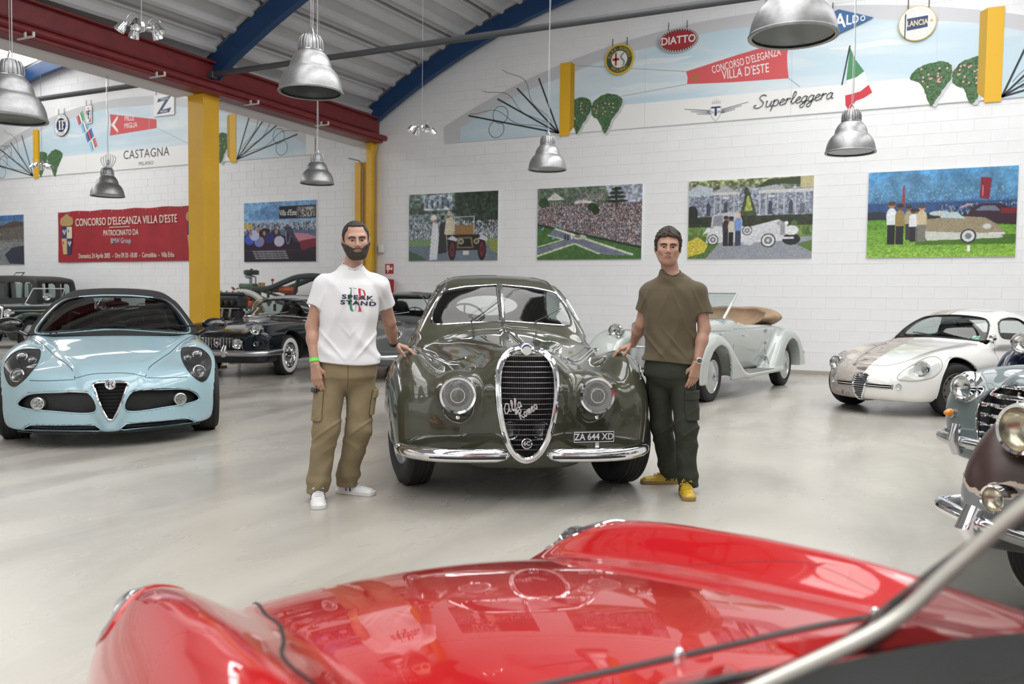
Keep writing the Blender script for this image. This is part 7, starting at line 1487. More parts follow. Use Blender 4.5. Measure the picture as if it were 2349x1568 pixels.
# ================================================================= peeling brown and primer car, right foreground
if want('brown'):
    R = empty('vintage_car', (1.014, 4.003, 0), math.radians(-45), 'old car with peeling brown paint over grey primer, bottom right before the blue grey one', 'car')
    def peel():
        m = bpy.data.materials.new('peeling_brown_paint'); m.use_nodes = True; N, L = nt(m); b = N['Principled BSDF']; tc = N.new('ShaderNodeTexCoord'); sx = N.new('ShaderNodeSeparateXYZ'); L.new(tc.outputs['Object'], sx.inputs[0])
        n = N.new('ShaderNodeTexNoise'); n.inputs['Scale'].default_value = 5; n.inputs['Detail'].default_value = 7; L.new(tc.outputs['Object'], n.inputs['Vector']); n2 = N.new('ShaderNodeTexNoise'); n2.inputs['Scale'].default_value = 14; n2.inputs['Detail'].default_value = 5; L.new(tc.outputs['Object'], n2.inputs['Vector'])
        a = N.new('ShaderNodeMath'); a.operation = 'MULTIPLY_ADD'; L.new(n.outputs['Fac'], a.inputs[0]); a.inputs[1].default_value = .30; L.new(sx.outputs['Z'], a.inputs[2])
        c = N.new('ShaderNodeMath'); c.operation = 'MULTIPLY_ADD'; L.new(sx.outputs['X'], c.inputs[0]); c.inputs[1].default_value = -.10; L.new(a.outputs[0], c.inputs[2])
        r = N.new('ShaderNodeValToRGB'); r.color_ramp.interpolation = 'CONSTANT'; e = r.color_ramp.elements; e[0].position = 0; e[0].color = (.20, .21, .21, 1); e[1].position = .46; e[1].color = (.50, .42, .34, 1); q = e.new(.485); q.color = (.045, .022, .018, 1)
        mr = N.new('ShaderNodeMapRange'); mr.inputs[1].default_value = .3; mr.inputs[2].default_value = 1.3; L.new(c.outputs[0], mr.inputs[0]); L.new(mr.outputs[0], r.inputs[0])
        g = N.new('ShaderNodeMath'); g.operation = 'GREATER_THAN'; L.new(n2.outputs['Fac'], g.inputs[0]); g.inputs[1].default_value = .70; mx = N.new('ShaderNodeMix'); mx.data_type = 'RGBA'; L.new(g.outputs[0], mx.inputs['Factor']); L.new(r.outputs[0], mx.inputs['A']); mx.inputs['B'].default_value = (.45, .27, .13, 1); L.new(mx.outputs['Result'], b.inputs['Base Color']); b.inputs['Roughness'].default_value = .35
        return m
    PM = peel()
    def br(x, y, z):
        ax = np.abs(x); fe = ellip(ax, y, z, (.52, -.02, .50), (.27, .62, .46)); fe = smax(fe, .30-z, .06)
        hood = smax(smax(ax-(.30+.2*np.clip(y+.6, 0, 1.5)), z-(1.0-.3*ax**2), .14), smax(smax(-(y+.62), y-1.6, .05), .3-z, .05), .1); bo = smax(smax(ax-.62, z-1.0, .15), smax(smax(.8-y, y-3.2, .1), .3-z, .05), .15)
        gh = smax(smax(ax-(.58-.3*np.maximum(z-1, 0)), z-(1.45-.3*(y-1.9)**2), .14), .9-z, .05)
        f = smin(smin(fe, hood, .12), smin(bo, gh, .05), .1); return smax(f, -np.maximum(np.sqrt(y*y+(z-.31)**2)-.38, .5-ax), .02)
    iso_obj('body', br, (-.95, -.8, .2), (.95, 3.3, 1.5), .018, PM, R, sym=True)
    for s in (-1, 1):
        E = headlamp(R, (s*.37, -.58, .82), .105, (0, -1, .02), .03, bulge=.22, bowl=mat('aged_mirror', (.55, .50, .38), .25, 1.)); b = MB(); b.lathe([(.10, 0), (.108, .04), (.10, .12), (.07, .2), (0, .25)], 32, (0, 0, 0), (0, 1, 0)); b.build('lamp_shell', PM, E)
        E = headlamp(R, (s*.37, -.70, .55), .058, (0, -1, .02), .02, name='fog_lamp', bulge=.2, bowl=mat('aged_mirror', (.55, .50, .38), .25, 1.)); b = MB(); b.lathe([(.056, 0), (.06, .03), (.05, .08), (0, .11)], 28, (0, 0, 0), (0, 1, 0)); b.build('lamp_shell', CHROME, E); b = MB(); b.tube([(0, .05, -.04), (0, .1, -.12)], .012, 8); b.build('lamp_foot', CHROME, E)
        E = empty('side_lamp', (s*.66, -.47, .58)); E.parent = R; b = MB(); b.lathe([(.036, -.03), (.036, .0), (.028, .008)], 20, (0, 0, 0), (s*.3, -1, 0)); b.build('lamp_ring', CHROME, E); b = MB(); b.lathe([(.027, .005), (.025, .03), (.012, .055), (0, .06)], 20, (0, 0, 0), (s*.3, -1, 0)); b.build('frosted_lens', mat('frosted_lens', (.45, .42, .33), .3, coat=.5), E)
        b = MB(); b.tube([(s*.44, -.70, .36), (s*.44, -.76, .43), (s*.44, -.72, .50)], [.04, .042, .035], 12); b.build('overrider', CHROME, R)
        wheel(R, s*.58, 0, .31, .15, .2); wheel(R, s*.58, 2.5, .31, .15, .2)
    b = MB(); b.tube(catmull([(-.72, -.48, .45), (-.71, -.58, .45), (-.64, -.65, .45), (-.3, -.72, .44), (.3, -.72, .44), (.64, -.65, .45), (.72, -.48, .45)], 8, False), .034, 12, flat=.9); b.build('bumper', CHROME, R)
    under(R, .8, -.2, 2.8, .35)

if want('back'):
    # navy wing with lamp between the white coupe and the blue grey car
    R = empty('vintage_car', (1.55, 10.95, 0), math.radians(-35), 'dark navy car, one wing and chrome lamp showing behind the blue grey saloon', 'car')
    NB = car_paint('navy_paint', (.01, .016, .04), .25)
    def nv(x, y, z):
        ax = np.abs(x); fe = ellip(ax, y, z, (.58, .0, .42), (.22, .62, .46)); hood = smax(smax(ax-(.26+.12*np.clip(y+.5, 0, 2)), z-(1.02-.3*ax**2), .12), smax(smax(-(y+.4), y-2.9, .05), .3-z, .05), .1); return smax(smin(fe, hood, .06), -np.maximum(np.sqrt(y*y+(z-.31)**2)-.38, .46-ax), .02)
    iso_obj('body', nv, (-.95, -.8, .2), (.95, 3.0, 1.2), .025, NB, R, sym=True)
    for s in (-1, 1):
        E = headlamp(R, (s*.40, -.50, .89), .12, (0, -1, .02), .03, bulge=.25); b = MB(); b.lathe([(.11, 0), (.12, .04), (.10, .14), (0, .24)], 28, (0, 0, 0), (0, 1, 0)); b.build('lamp_shell', CHROME, E); wheel(R, s*.6, 0, .33, .15, .21); wheel(R, s*.6, 2.6, .33, .15, .21)
    # old black limousine along the wall
    R = empty('limousine', (-23.5, 14.95, 0), 0, 'black vintage limousine with tall boxy cabin against the wall at far left', 'car')
    LB = mat('faded_black_paint', (.02, .02, .022), .45); LR = mat('roof_cloth_grey', (.045, .047, .045), .8)
    prof = [(-1.6, .5), (-1.6, 1.0), (-.4, 1.05), (-.1, 1.68), (.3, 1.75), (1.6, 1.77), (2.3, 1.72), (2.55, 1.60), (2.6, 1.0), (2.55, .5)]
    S = polysd(catmull(prof, 4), .02, .5)
    wins = [(-.02, .55), (.68, 1.30), (1.42, 2.0), (2.08, 2.40)]
    def lim_(x, y, z):     # here x along the car, y across
        f = smax(S(x, z), np.abs(y)-.62+.08*np.maximum(z-1.1, 0), .08); cav = smax(S(x, z)+.06, np.abs(y)-.55, .03); f = np.maximum(f, -np.maximum(cav, .75-z))
        for a, b2 in wins: f = np.maximum(f, -smax(np.abs(x-(a+b2)/2)-(b2-a)/2, np.abs(z-1.37)-.20, .05))
        for a, b2 in ((-.40, -.02), (.12, .40)): f = np.maximum(f, -np.maximum(smax(np.abs(y-(a+b2)/2)-(b2-a)/2, np.abs(z-1.37)-.19, .05), 2.3-x))
        return f
    o = iso_obj('body', lim_, (-1.9, -.95, .4), (2.8, .95, 1.9), .03, [LB, LR], R); split_mats(o, lambda x, y, z: z > 1.62)
    for a, b2 in wins:
        for s in (-1, 1): q = MB(); q.box(((a+b2)/2, s*.54, 1.37), (b2-a, .006, .40)); q.build('side_glass', CARGLASS, R)
    q = MB(); q.tube([(.75, 0, 1.76), (.9, 0, 1.86), (1.25, 0, 1.86), (1.1, 0, 1.76)], .015, 6, closed=True); q.build('roof_hatch', LB, R)
    for s in (-1, 1):
        for x in (-1.1, 2.0):
            E = empty('wheel', (x, s*.56, .38), pi/2); E.parent = R; b = MB(); b.lathe([(.24, -.07), (.34, -.08), (.38, -.04), (.38, .04), (.34, .08), (.24, .07)], 32, (0, 0, 0), (1, 0, 0)); b.build('tyre', RUBBER, E); b = MB(); b.lathe([(.25, .05), (.2, .02), (0, .06)], 24, (0, 0, 0), (-s, 0, 0)); b.build('rim', LB, E)
            b = MB(); a = np.linspace(-.2, pi+.2, 14); b.tube([(x+.48*math.cos(t), s*.62, .42+.46*math.sin(t)) for t in a], .09, 8, flat=.4); b.build('mudguard', LB, R)
    # dark green open car with cream wing panel
    R = empty('vintage_roadster', (-19.55, 12.73, 0), math.radians(8), 'dark green open vintage car with cream wing panel behind the pale blue car', 'car')
    DG = car_paint('dark_green_paint', (.02, .035, .028), .3); CR = car_paint('cream_paint', (.55, .48, .27), .35)
    def gr_(x, y, z):
        ax = np.abs(x); hood = smax(smax(ax-(.30+.16*np.clip(y+.5, 0, 2)), z-(1.02+.04*y-.2*ax**2), .1), smax(smax(-(y+.45), y-3.1, .05), .35-z, .05), .06); fe = ellip(ax, y, z, (.64, .05, .45), (.17, .70, .40)); fe = smax(fe, -np.maximum(np.sqrt(y*y+(z-.35)**2)-.42, .45-ax), .02); return smax(smin(hood, fe, .05), -np.maximum(np.maximum(ax-.5, .6-z), np.abs(y-1.9)-.6), .02)
    iso_obj('body', gr_, (-.9, -.8, .2), (.9, 3.2, 1.2), .028, DG, R, sym=True)
    q = MB(); q.tube([(-.55, .95, 1.05), (-.50, 1.15, 1.42), (.50, 1.15, 1.42), (.55, .95, 1.05)], .015, 6); q.build('windscreen_frame', CHROME, R); mk('windscreen', [(-.55, .95, 1.05), (-.50, 1.15, 1.42), (.50, 1.15, 1.42), (.55, .95, 1.05)], [(0, 1, 2, 3)], CARGLASS, R)
    for z, w in ((1.0, .33), (.88, .36)): 
        for s in (-1, 1): q = MB(); q.tube([(s*.31, -.4, z), (s*.45, .4, z+.01), (s*.52, 1.0, z+.03)], .012, 6); q.build('chrome_strip', CHROME, R)
    for s in (-1, 1):
        q = MB(); q.ell((s*.66, .75, .72), (.13, .55, .17)); q.build('wing_panel', CR, R)
        E = headlamp(R, (s*.44, -.42, .83), .10, (0, -1, 0), .02); b = MB(); b.lathe([(.1, 0), (.1, .05), (.06, .14), (0, .17)], 24, (0, 0, 0), (0, 1, 0)); b.build('lamp_shell', CHROME, E); wheel(R, s*.64, 0, .34, .14, .23); wheel(R, s*.64, 2.7, .34, .14, .23)
    q = MB(); q.tube([(-.27, -.46, .45), (-.29, -.42, .95), (0, -.44, 1.06), (.29, -.42, .95), (.27, -.46, .45)], .025, 8); q.build('radiator_rim', CHROME, R)
    for k in range(12): q = MB(); q.tube([(-.24+k*.043, -.47, .45), (-.24+k*.043, -.45, .98)], .006, 4); q.build('grille_bar', CHROME_DULL, R)
    E = headlamp(R, (.1, 1.0, 1.22), .09, (.5, -.8, .1), .02, name='search_lamp')
    # chassis with engine on show, before the wall
    R = empty('display_chassis', (-14.37, 14.9, 0), 0, 'bare dark green chassis with red drums and a green engine, on stands before the wall', 'chassis')
    R.scale = (1.064, 1, 1.02); CM = mat('chassis_green', (.035, .05, .05), .45); EM = mat('engine_green', (.10, .17, .12), .5, noise=.4, nscale=12); OR = mat('drum_orange', (.45, .09, .03), .4); RE = mat('fan_red', (.45, .02, .02), .4); STL = mat('dull_steel', (.35, .35, .34), .35, .8)
    for dy in (0, .6):
        q = MB(); q.tube(catmull([(.35, dy, 1.42), (.8, dy, 1.45), (1.25, dy, 1.60), (1.6, dy, 1.70), (2.1, dy, 1.72), (2.6, dy, 1.62)], 6, False), .045, 6, flat=1.4); q.tube([(.55, dy, 1.40), (1.0, dy, 1.30), (1.6, dy, 1.16), (2.0, dy, 1.12)], .03, 6); q.tube([(1.62, dy, 1.68), (1.45, dy, 1.20)], .045, 6); q.tube([(.78, dy, 1.44), (.80, dy, 1.05)], .035, 6); q.tube([(1.0, dy, 1.15), (1.6, dy, 1.02), (2.2, dy, .9)], .035, 6); q.build('side_rail', CM, R)
    q = MB(); [q.tube([(x, 0, z), (x, .6, z)], .03, 6) for x, z in ((.8, 1.44), (1.6, 1.7), (2.1, 1.72), (1.5, 1.2))]; q.build('cross_member', CM, R)
    q = MB(); q.lathe([(0, 0), (.07, .0), (.08, .02), (.08, .40), (.07, .42), (0, .42)], 20, (1.05, .1, 1.43), (1, 0, -.06), True); q.build('silencer', OR, R)
    E = empty('engine', (0, .2, 1.2)); E.parent = R
    q = MB(); q.box((.05, 0, .12), (.5, .34, .26), bev=.03); q.box((.05, 0, -.12), (.44, .3, .22), bev=.05); q.box((.05, 0, .30), (.42, .22, .12), bev=.03); q.build('block', EM, E)
    for k in range(5): q = MB(); q.tube([(-.12+k*.08, -.15, .25), (-.1+k*.08, -.24, .18), (-.05+k*.06, -.24, .05)], .02, 6); q.build('manifold_pipe', STL, E)
    for k, (x, z, r) in enumerate(((-.1, .0, .05), (.08, -.08, .06), (.22, .02, .05), (-.02, .16, .04), (.16, .2, .035), (.3, -.1, .07))): q = MB(); q.lathe([(0, 0), (r, 0), (r, .06), (r*.6, .08), (0, .08)], 14, (x, -.17, z), (0, -1, 0)); q.build('engine_cover', (STL, EM, OR)[k % 3], E)
    q = MB(); q.lathe([(0, 0), (.16, .0), (.17, .03), (.17, .09), (.13, .11), (.03, .115), (.03, .14), (0, .14)], 24, (.14, 0, .56), (0, 0, 1)); q.build('air_filter', mat('filter_green', (.05, .06, .05), .4), E)
    q = MB(); q.ell((.10, -.05, .52), (.10, .06, .05)); q.build('filter_bowl', mat('blue_grey_bowl', (.3, .42, .5), .4), E); q = MB(); q.tube([(.12, 0, .35), (.12, 0, .56)], .035, 8); q.tube([(.26, 0, .3), (.28, -.02, .5), (.18, 0, .53)], .018, 6); q.build('intake_pipe', STL, E)
    for t in (.6, 2.4, 3.9): q = MB(); q.tube([(-.24, -.02, .12), (-.26, -.02+.22*math.cos(t), .12+.22*math.sin(t))], [.03, .045], 6, flat=.4); q.build('fan_blade', RE, E)
    q = MB(); q.lathe([(0, 0), (.13, 0), (.13, .03), (.1, .04), (0, .04)], 20, (-.22, 0, .12), (1, 0, 0)); q.build('fan_pulley', EM, E)
    for x in (.42, .52): q = MB(); q.lathe([(.035, 0), (.04, .1), (.035, .1), (0, .02)], 12, (x, -.05, .28), (0, 0, 1)); q.build('brass_cup', mat('brass', (.5, .35, .15), .35, .7), E)
    q = MB(); q.tube([(.72, 0, .1), (.74, 0, .42)], .012, 6); q.ell((.74, 0, .44), (.035, .035, .035)); q.build('gear_lever', mat('knob_brown', (.3, .06, .03), .3), E)
    q = MB(); q.lathe([(0, 0), (.14, 0), (.15, .08), (.12, .16), (.05, .4), (0, .4)], 20, (.28, 0, -.05), (1, 0, 0)); q.build('gearbox', EM, E)
    for x in (.0, .8, 1.9): q = MB(); q.tube([(x, .2, 0), (x, .2, 1.1)], .03, 8); q.box((x, .2, .02), (.3, .5, .04)); q.build('stand', mat('stand_black', (.03, .03, .03), .5), R)
    # dark engine on a stand right behind the yellow column
    R = empty('display_engine', (-12.28, 12.45, 0), math.radians(12), 'dark grey bare engine block on a stand just right of the yellow column', 'engine')
    DK = mat('engine_dark', (.035, .036, .04), .45, .3, noise=.3, nscale=15)
    q = MB(); q.box((0, 0, 1.18), (.62, .34, .24), bev=.04); q.box((0, 0, .92), (.56, .3, .26), bev=.06); q.box((0, 0, 1.33), (.6, .16, .08), bev=.03); q.build('block', DK, R)
    for k in range(4): q = MB(); q.lathe([(0, 0), (.05, 0), (.05, .05), (.03, .06), (0, .06)], 14, (-.2+k*.13, -.17, 1.16), (0, -1, 0)); q.build('port', BLACK, R); q = MB(); q.lathe([(0, 0), (.02, 0), (.02, .04), (0, .04)], 8, (-.2+k*.13, 0, 1.36), (0, 0, 1)); q.build('cap_nut', STL, R)
    for x in (-.05, .12): q = MB(); q.tube([(x, -.17, 1.05), (x, -.2, .9), (x, -.1, .75)], .025, 8); q.build('bracket', mat('dull_steel', (.35, .35, .34), .35, .8), R)
    for x, z, m_ in ((-.1, .78, DK), (.1, .75, mat('ochre_tank', (.5, .3, .05), .5)), (.24, .80, DK)): q = MB(); q.lathe([(0, 0), (.08, 0), (.08, .1), (.05, .12), (0, .12)], 16, (x, -.12, z), (0, -1, 0)); q.build('accessory', m_, R)
    for x in (-.2, .2): q = MB(); q.tube([(x, 0, 0), (x, 0, .8)], .03, 8); q.box((x, 0, .02), (.08, .6, .04)); q.build('stand_leg', mat('stand_black', (.03, .03, .03), .5), R)
    # white body shell with open wheel arch
    R = empty('body_shell', (-12.05, 12.95, 0), math.radians(20), 'white car body shell cut open, between the bare engine and the black coupe', 'car part')
    q = MB(); a = np.linspace(pi*.02, pi*.62, 16)
    q.tube([(-.30+.52*math.cos(t), 0, .86+.52*math.sin(t)) for t in a], .06, 10, flat=1.0, up=(0, 1, 0)); q.build('arch_panel', mat('white_paint', (.78, .78, .76), .3), R)
    q = MB(); q.tube([(-.30+.45*math.cos(t), -.04, .86+.45*math.sin(t)) for t in a], .012, 6); q.build('arch_seal', BLACK, R)
    q = MB(); q.box((.0, .15, .5), (.6, .4, 1.0), bev=.05); q.build('body_block', mat('white_paint', (.78, .78, .76), .3), R); q = MB(); q.box((.0, -.02, 1.0), (.16, .1, .4), Matrix.Rotation(.3, 3, 'Y'), bev=.03); q.build('foam_block', mat('foam_tan', (.35, .2, .07), .8), R)
# ================================================================= red roadster in the foreground
if want('red'):
    R = empty('roadster', (-.97, 1.695, 0), math.radians(-125), 'glossy red open sports car in the foreground, bonnet and curved screen along the bottom edge', 'car')
    RD = car_paint('red_car_paint', (.50, .004, .006), .25)
    T = spl([-.9, -.7, -.5, -.25, 0, .2, .5, .8, 1.05, 1.3], [.34, .42, .51, .60, .662, .705, .757, .80, .83, .84])
    F = spl([-.75, -.62, -.5, -.35, -.2, 0, .15, .4, .75, 1.2, 1.8], [.33, .46, .54, .62, .670, .715, .742, .785, .825, .82, .78])
    W = spl([-.9, -.4, 0, .6, 1.3, 2.2, 3.2], [.68, .76, .78, .78, .77, .78, .7])
    def rd(x, y, z):
        ax = np.abs(x); hood = z-(T(y)-.16*ax**2); fe = z-(F(y)-3.6*(ax-.635)**2-2.0*np.maximum(ax-.66, 0)**2)
        top = smin(hood, smax(fe, .36-ax, .1), .09)
        f = smax(ax-(W(y)-.18*((z-.45)/.38)**2), top, .10); f = smax(f, -(y+.85)+.5*(ax/.7)**2+.4*(z-.4)**2, .08); f = smax(f, smax(.18-z, y-3.3, .08), .08)
        cab = smax(smax(ax-.60, .35-z, .05), smax(1.16-y+.12*ax**2, y-2.2, .05), .05); f = smax(f, -cab, .02)
        f = smax(f, -np.maximum(np.sqrt((y-.14)**2+(z-.24)**2)-.25, .48-ax), .02)
        return smax(f, -np.maximum(np.sqrt((y-2.3)**2+(z-.31)**2)-.37, .5-ax), .02)
    RI = mat('black_leather', (.012, .012, .012), .4)
    def lampcut(x, y, z):
        ax = np.abs(x); return ellip(ax, y, z, (.64, -.50, .53), (.075, .16, .075))
    rdo = lambda x, y, z: smax(rd(x, y, z), -lampcut(x, y, z), .02)
    o = iso_obj('body', rdo, (-.95, -1.0, .1), (.95, 3.4, 1.0), .0125, [RD, RI], R, sym=True); split_mats(o, lambda x, y, z: (np.abs(x) < .585) & (y > 1.17) & (y < 2.2) & (z < .80))
    BS = mat('seam_black', (.006, .005, .006), .4)
    up = lambda q, nm, r, m, off=.0, closed=False, fl=1.: line_on(nm, rd, q, 'z', 1.4, -1, r, m, R, off, closed, flat=fl)
    # bonnet outline
    arc = catmull([(-.50, .80), (-.36, .842), (-.1, .865), (.06, .86), (.21, .832), (.40, .77)], 8, False)
    up(arc, 'bonnet_seam', .0075, BS, -.001); 
    for s in (-1, 1): up(catmull([(s*.40+ (0), .77), (s*.50, .75), (s*.53, .54), (s*.475, .3), (s*.435, .1), (s*.42, -.1), (s*.36, -.5)][1:], 8, False), 'bonnet_seam', .0045 if s > 0 else .0015, BS, -.001)
    # shallow raised air intake on the bonnet
    # cowl: louvred vents, chrome washer jets, wiper
    for s, cx in ((1, .18), (-1, -.22)):
        q = np.array([(cx-.15, .93), (cx+.13, .905), (cx+.15, .985), (cx-.13, 1.01)]); qq = []
        for i in range(4):
            for t in np.linspace(0, 1, 6, endpoint=False): qq.append(q[i]*(1-t)+q[(i+1) % 4]*t)
        V = empty('cowl_vent', (0, 0, 0)); V.parent = R; patch('vent_mesh', rd, qq, 'z', 1.4, -1, mat('vent_mesh', (.05, .012, .012), .5), V, off=.0015)
        for k in range(9): t = (k+.5)/9; a = q[0]*(1-t)+q[3]*t; b_ = q[1]*(1-t)+q[2]*t; Pn = on_body(rd, [a, (a+b_)/2, b_], 'z', 1.4, -1, .003); m_ = MB(); m_.tube(Pn, .0022, 5); m_.build('vent_louvre', RD, V)
        for k in (0, .5, 1): a = q[0]*(1-k)+q[1]*k; b_ = q[3]*(1-k)+q[2]*k; Pn = on_body(rd, [a, (a+b_)/2, b_], 'z', 1.4, -1, .002); m_ = MB(); m_.tube(Pn, .003, 6); m_.build('vent_frame', RD, V)
    for x, y in ((.07, .875), (-.37, .85)):
        c = on_body(rd, [(x, y)], 'z', 1.4, -1, 0)[0]; b = MB(); b.lathe([(.008, -.005), (.008, .012), (.005, .018), (0, .02)], 12, c, (0, 0, 1)); b.build('washer_jet', CHROME, R)
    for a, b_ in (((.22, .99), (-.02, 1.03)), ((-.16, 1.0), (-.32, .93))):
        P = on_body(rd, [a, ((a[0]+b_[0])/2, (a[1]+b_[1])/2), b_], 'z', 1.4, -1, .02); b = MB(); b.tube(P, [.011, .008, .006], 8); b.build('wiper_arm', BLACK, R)
    # curved clear screen with a bright rim
    rim = catmull([(.40, 1.03, .835), (.27, 1.07, .845), (.14, 1.10, .885), (.0, 1.145, .942), (-.05, 1.20, 1.025), (-.08, 1.26, 1.105), (-.13, 1.33, 1.18), (-.28, 1.42, 1.25), (-.50, 1.46, 1.24)], 6, False)
    base = on_body(rd, [(p[0]*1.05-.005, min(1.035, p[1]-.01)) for p in rim], 'z', 1.4, -1, .004)
    n = len(rim); V = []; F_ = []
    for i in range(n):
        for t in np.linspace(0, 1, 7): q = base[i]*(1-t)+rim[i]*t; q = q+np.array([0, -.03*math.sin(pi*t), 0]); V.append(q)
    for i in range(n-1):
        for k in range(6): F_.append((i*7+k, i*7+k+1, (i+1)*7+k+1, (i+1)*7+k))
    mk('wind_screen', V, F_, glass('plexi_screen', (.40, .41, .40), 1.5, rough=.04), R)
    b = MB(); b.tube(rim, .0085, 16); b.build('screen_rim', mat('screen_rim_metal', (.62, .60, .54), .35, .4), R); b = MB(); b.tube(base, .007, 8); b.build('screen_seal', BLACK, R)
    # cockpit
    q2 = [(x, 1.04+.02*abs(x)) for x in np.linspace(.40, -.56, 12)]+[(x, 1.22-.0*abs(x)) for x in np.linspace(-.56, .40, 12)]; patch('padded_dash_top', lambda x, y, z: rd(x, y, z)-.02, q2, 'z', 1.4, -1, RI, R, off=0, rings=5)
    b = MB(); b.tube(catmull([(.56, 1.28, .80), (.3, 1.24, .83), (0, 1.22, .84), (-.3, 1.24, .83), (-.56, 1.28, .80)], 6, False), .045, 12); b.build('dash_roll', RI, R); b = MB(); b.box((0, 1.30, .70), (1.12, .05, .16), bev=.01); b.build('dashboard', RI, R)
    for x in (.36, .24): b = MB(); b.lathe([(.045, 0), (.045, .02), (.04, .02), (.038, .01), (0, .01)], 20, (x, 1.33, .72), (0, 1, 0)); b.build('gauge', CHROME_DULL, R)
    c = np.array([.3, 1.50, .74]); b = MB(); ax_ = np.array([0, .9, .43]); u = np.array([1., 0, 0]); v = np.cross(ax_, u); b.tube([c+.19*(math.cos(t)*u+math.sin(t)*v) for t in np.linspace(0, 2*pi, 33)[:-1]], .012, 8, closed=True)
    for t in (0, pi, -pi/2): b.tube([c, c+.19*(math.cos(t)*u+math.sin(t)*v)], .008, 5)
    b.build('steering_wheel', RI, R)
    for s in (-1, 1): E = empty('seat', (s*.3, 1.8, .3)); E.parent = R; b = MB(); b.box((0, 0, .05), (.46, .5, .14), bev=.05); b.build('cushion', RI, E); b = MB(); b.box((0, .28, .27), (.44, .12, .46), Matrix.Rotation(-.2, 3, 'X'), bev=.05); b.build('backrest', RI, E)
    for s in (-1, 1):
        headlamp(R, (s*.64, -.47, .52), .068, (0, -1, .12), .04, bulge=.2)
        CV = catmull([(.64, .655), (.71, .63), (.745, .56), (.72, .48), (.64, .44), (.56, .48), (.54, .56), (.57, .63)], 5)*np.array([s, 1]); CV = CV if s > 0 else CV[::-1]
        patch('lamp_cover', lambda x, y, z: rd(x, y, z)-.006, CV, 'y', -1.4, 1, glass('lamp_cover_clear', (.85, .86, .88), 1.6), R, off=0, rings=6); line_on('lamp_cover_rim', rd, CV, 'y', -1.4, 1, .004, CHROME if s < 0 else RD, R, .001, True)
        wheel(R, s*.66, .14, .30, .16, .2); wheel(R, s*.68, 2.3, .31, .17, .2)
    b = MB(); b.ell((0, -.83, .29), (.13, .03, .05)); b.build('nose_grille', BLACK, R)
    under(R, 1.1, -.4, 3.0, .26)
# ================================================================= people
def frame_of(d, n):
    d = np.array(d, float); d /= np.linalg.norm(d); n = np.array(n, float); n -= d*(n @ d); n /= np.linalg.norm(n); return d, n, np.cross(d, n)
def hand_prims(w, d, n, side, curl, spread=.10, thumb=(.9, .5), sc=1.):
    """capsules of a hand: w wrist, d towards fingers, n out of the back of the hand, side=+1: thumb on cross(d,n) side"""
    d, n, s = frame_of(d, n); s = s*side; C_ = []
    w = np.array(w, float)
    for k, o in enumerate((-.027, -.009, .010, .028)):
        C_.append((w+s*o*.55*sc, w+d*.085*sc+s*o*sc, .0165*sc, .0130*sc))
    L = [(.028, .036, .024, .020), (.042, .043, .028, .022)][:0]
    fl = [(-.030, .031, .021, .018), (-.011, .040, .026, .020), (.009, .044, .029, .021), (.029, .040, .025, .020)]
    for k, (o, a, b, c) in enumerate(fl):
        p = w+d*(.088-.006*abs(k-2))*sc+s*o*sc; an = 0; dd = d+s*(o*spread*30*.1)
        dd /= np.linalg.norm(dd); r = .0095-.0008*(k == 0)
        cu = curl[k] if hasattr(curl, '__len__') else curl
        for j, ln in enumerate((a, b, c)):
            an += cu*(.75, 1.0, .7)[j]; v = dd*math.cos(an)-n*math.sin(an); q = p+v*ln*sc; C_.append((p, q, r*sc, (r-.0008)*sc)); p = q; r -= .0008
    p = w+d*.022*sc+s*.022*sc; v = d*.55+s*thumb[0]*.75-n*thumb[1]*.5; v /= np.linalg.norm(v); q = p+v*.042*sc; C_.append((p, q, .0145*sc, .0115*sc)); v2 = d*.85+s*.25*thumb[0]-n*thumb[1]*.6; v2 /= np.linalg.norm(v2); q2 = q+v2*.034*sc; C_.append((q, q2, .0115*sc, .0100*sc)); C_.append((q2, q2+v2*.026*sc-n*.004, .0100*sc, .0085*sc))
    return C_
def caps(x, y, z, L, k):
    f = None
    for a, b, ra, rb in L:
        # skip far points quickly is not needed: vectorised
        g = capsule(x, y, z, a, b, ra, rb); f = g if f is None else smin(f, g, k)
    return f
SKIN = mat('skin', (.44, .25, .18), .5, sss=.12, noise=.06, nscale=40, bump=.05, bscale=120)
def rot_pts(x, y, z, c, rz, rx, ry=0.):
    """world -> head local"""
    X, Y, Z = x-c[0], y-c[1], z-c[2]; a = math.cos(rz), math.sin(rz); X, Y = X*a[0]+Y*a[1], -X*a[1]+Y*a[0]
    b = math.cos(ry), math.sin(ry); X, Z = X*b[0]-Z*b[1], X*b[1]+Z*b[0]
    q = math.cos(rx), math.sin(rx); Y, Z = Y*q[0]+Z*q[1], -Y*q[1]+Z*q[0]; return X, Y, Z
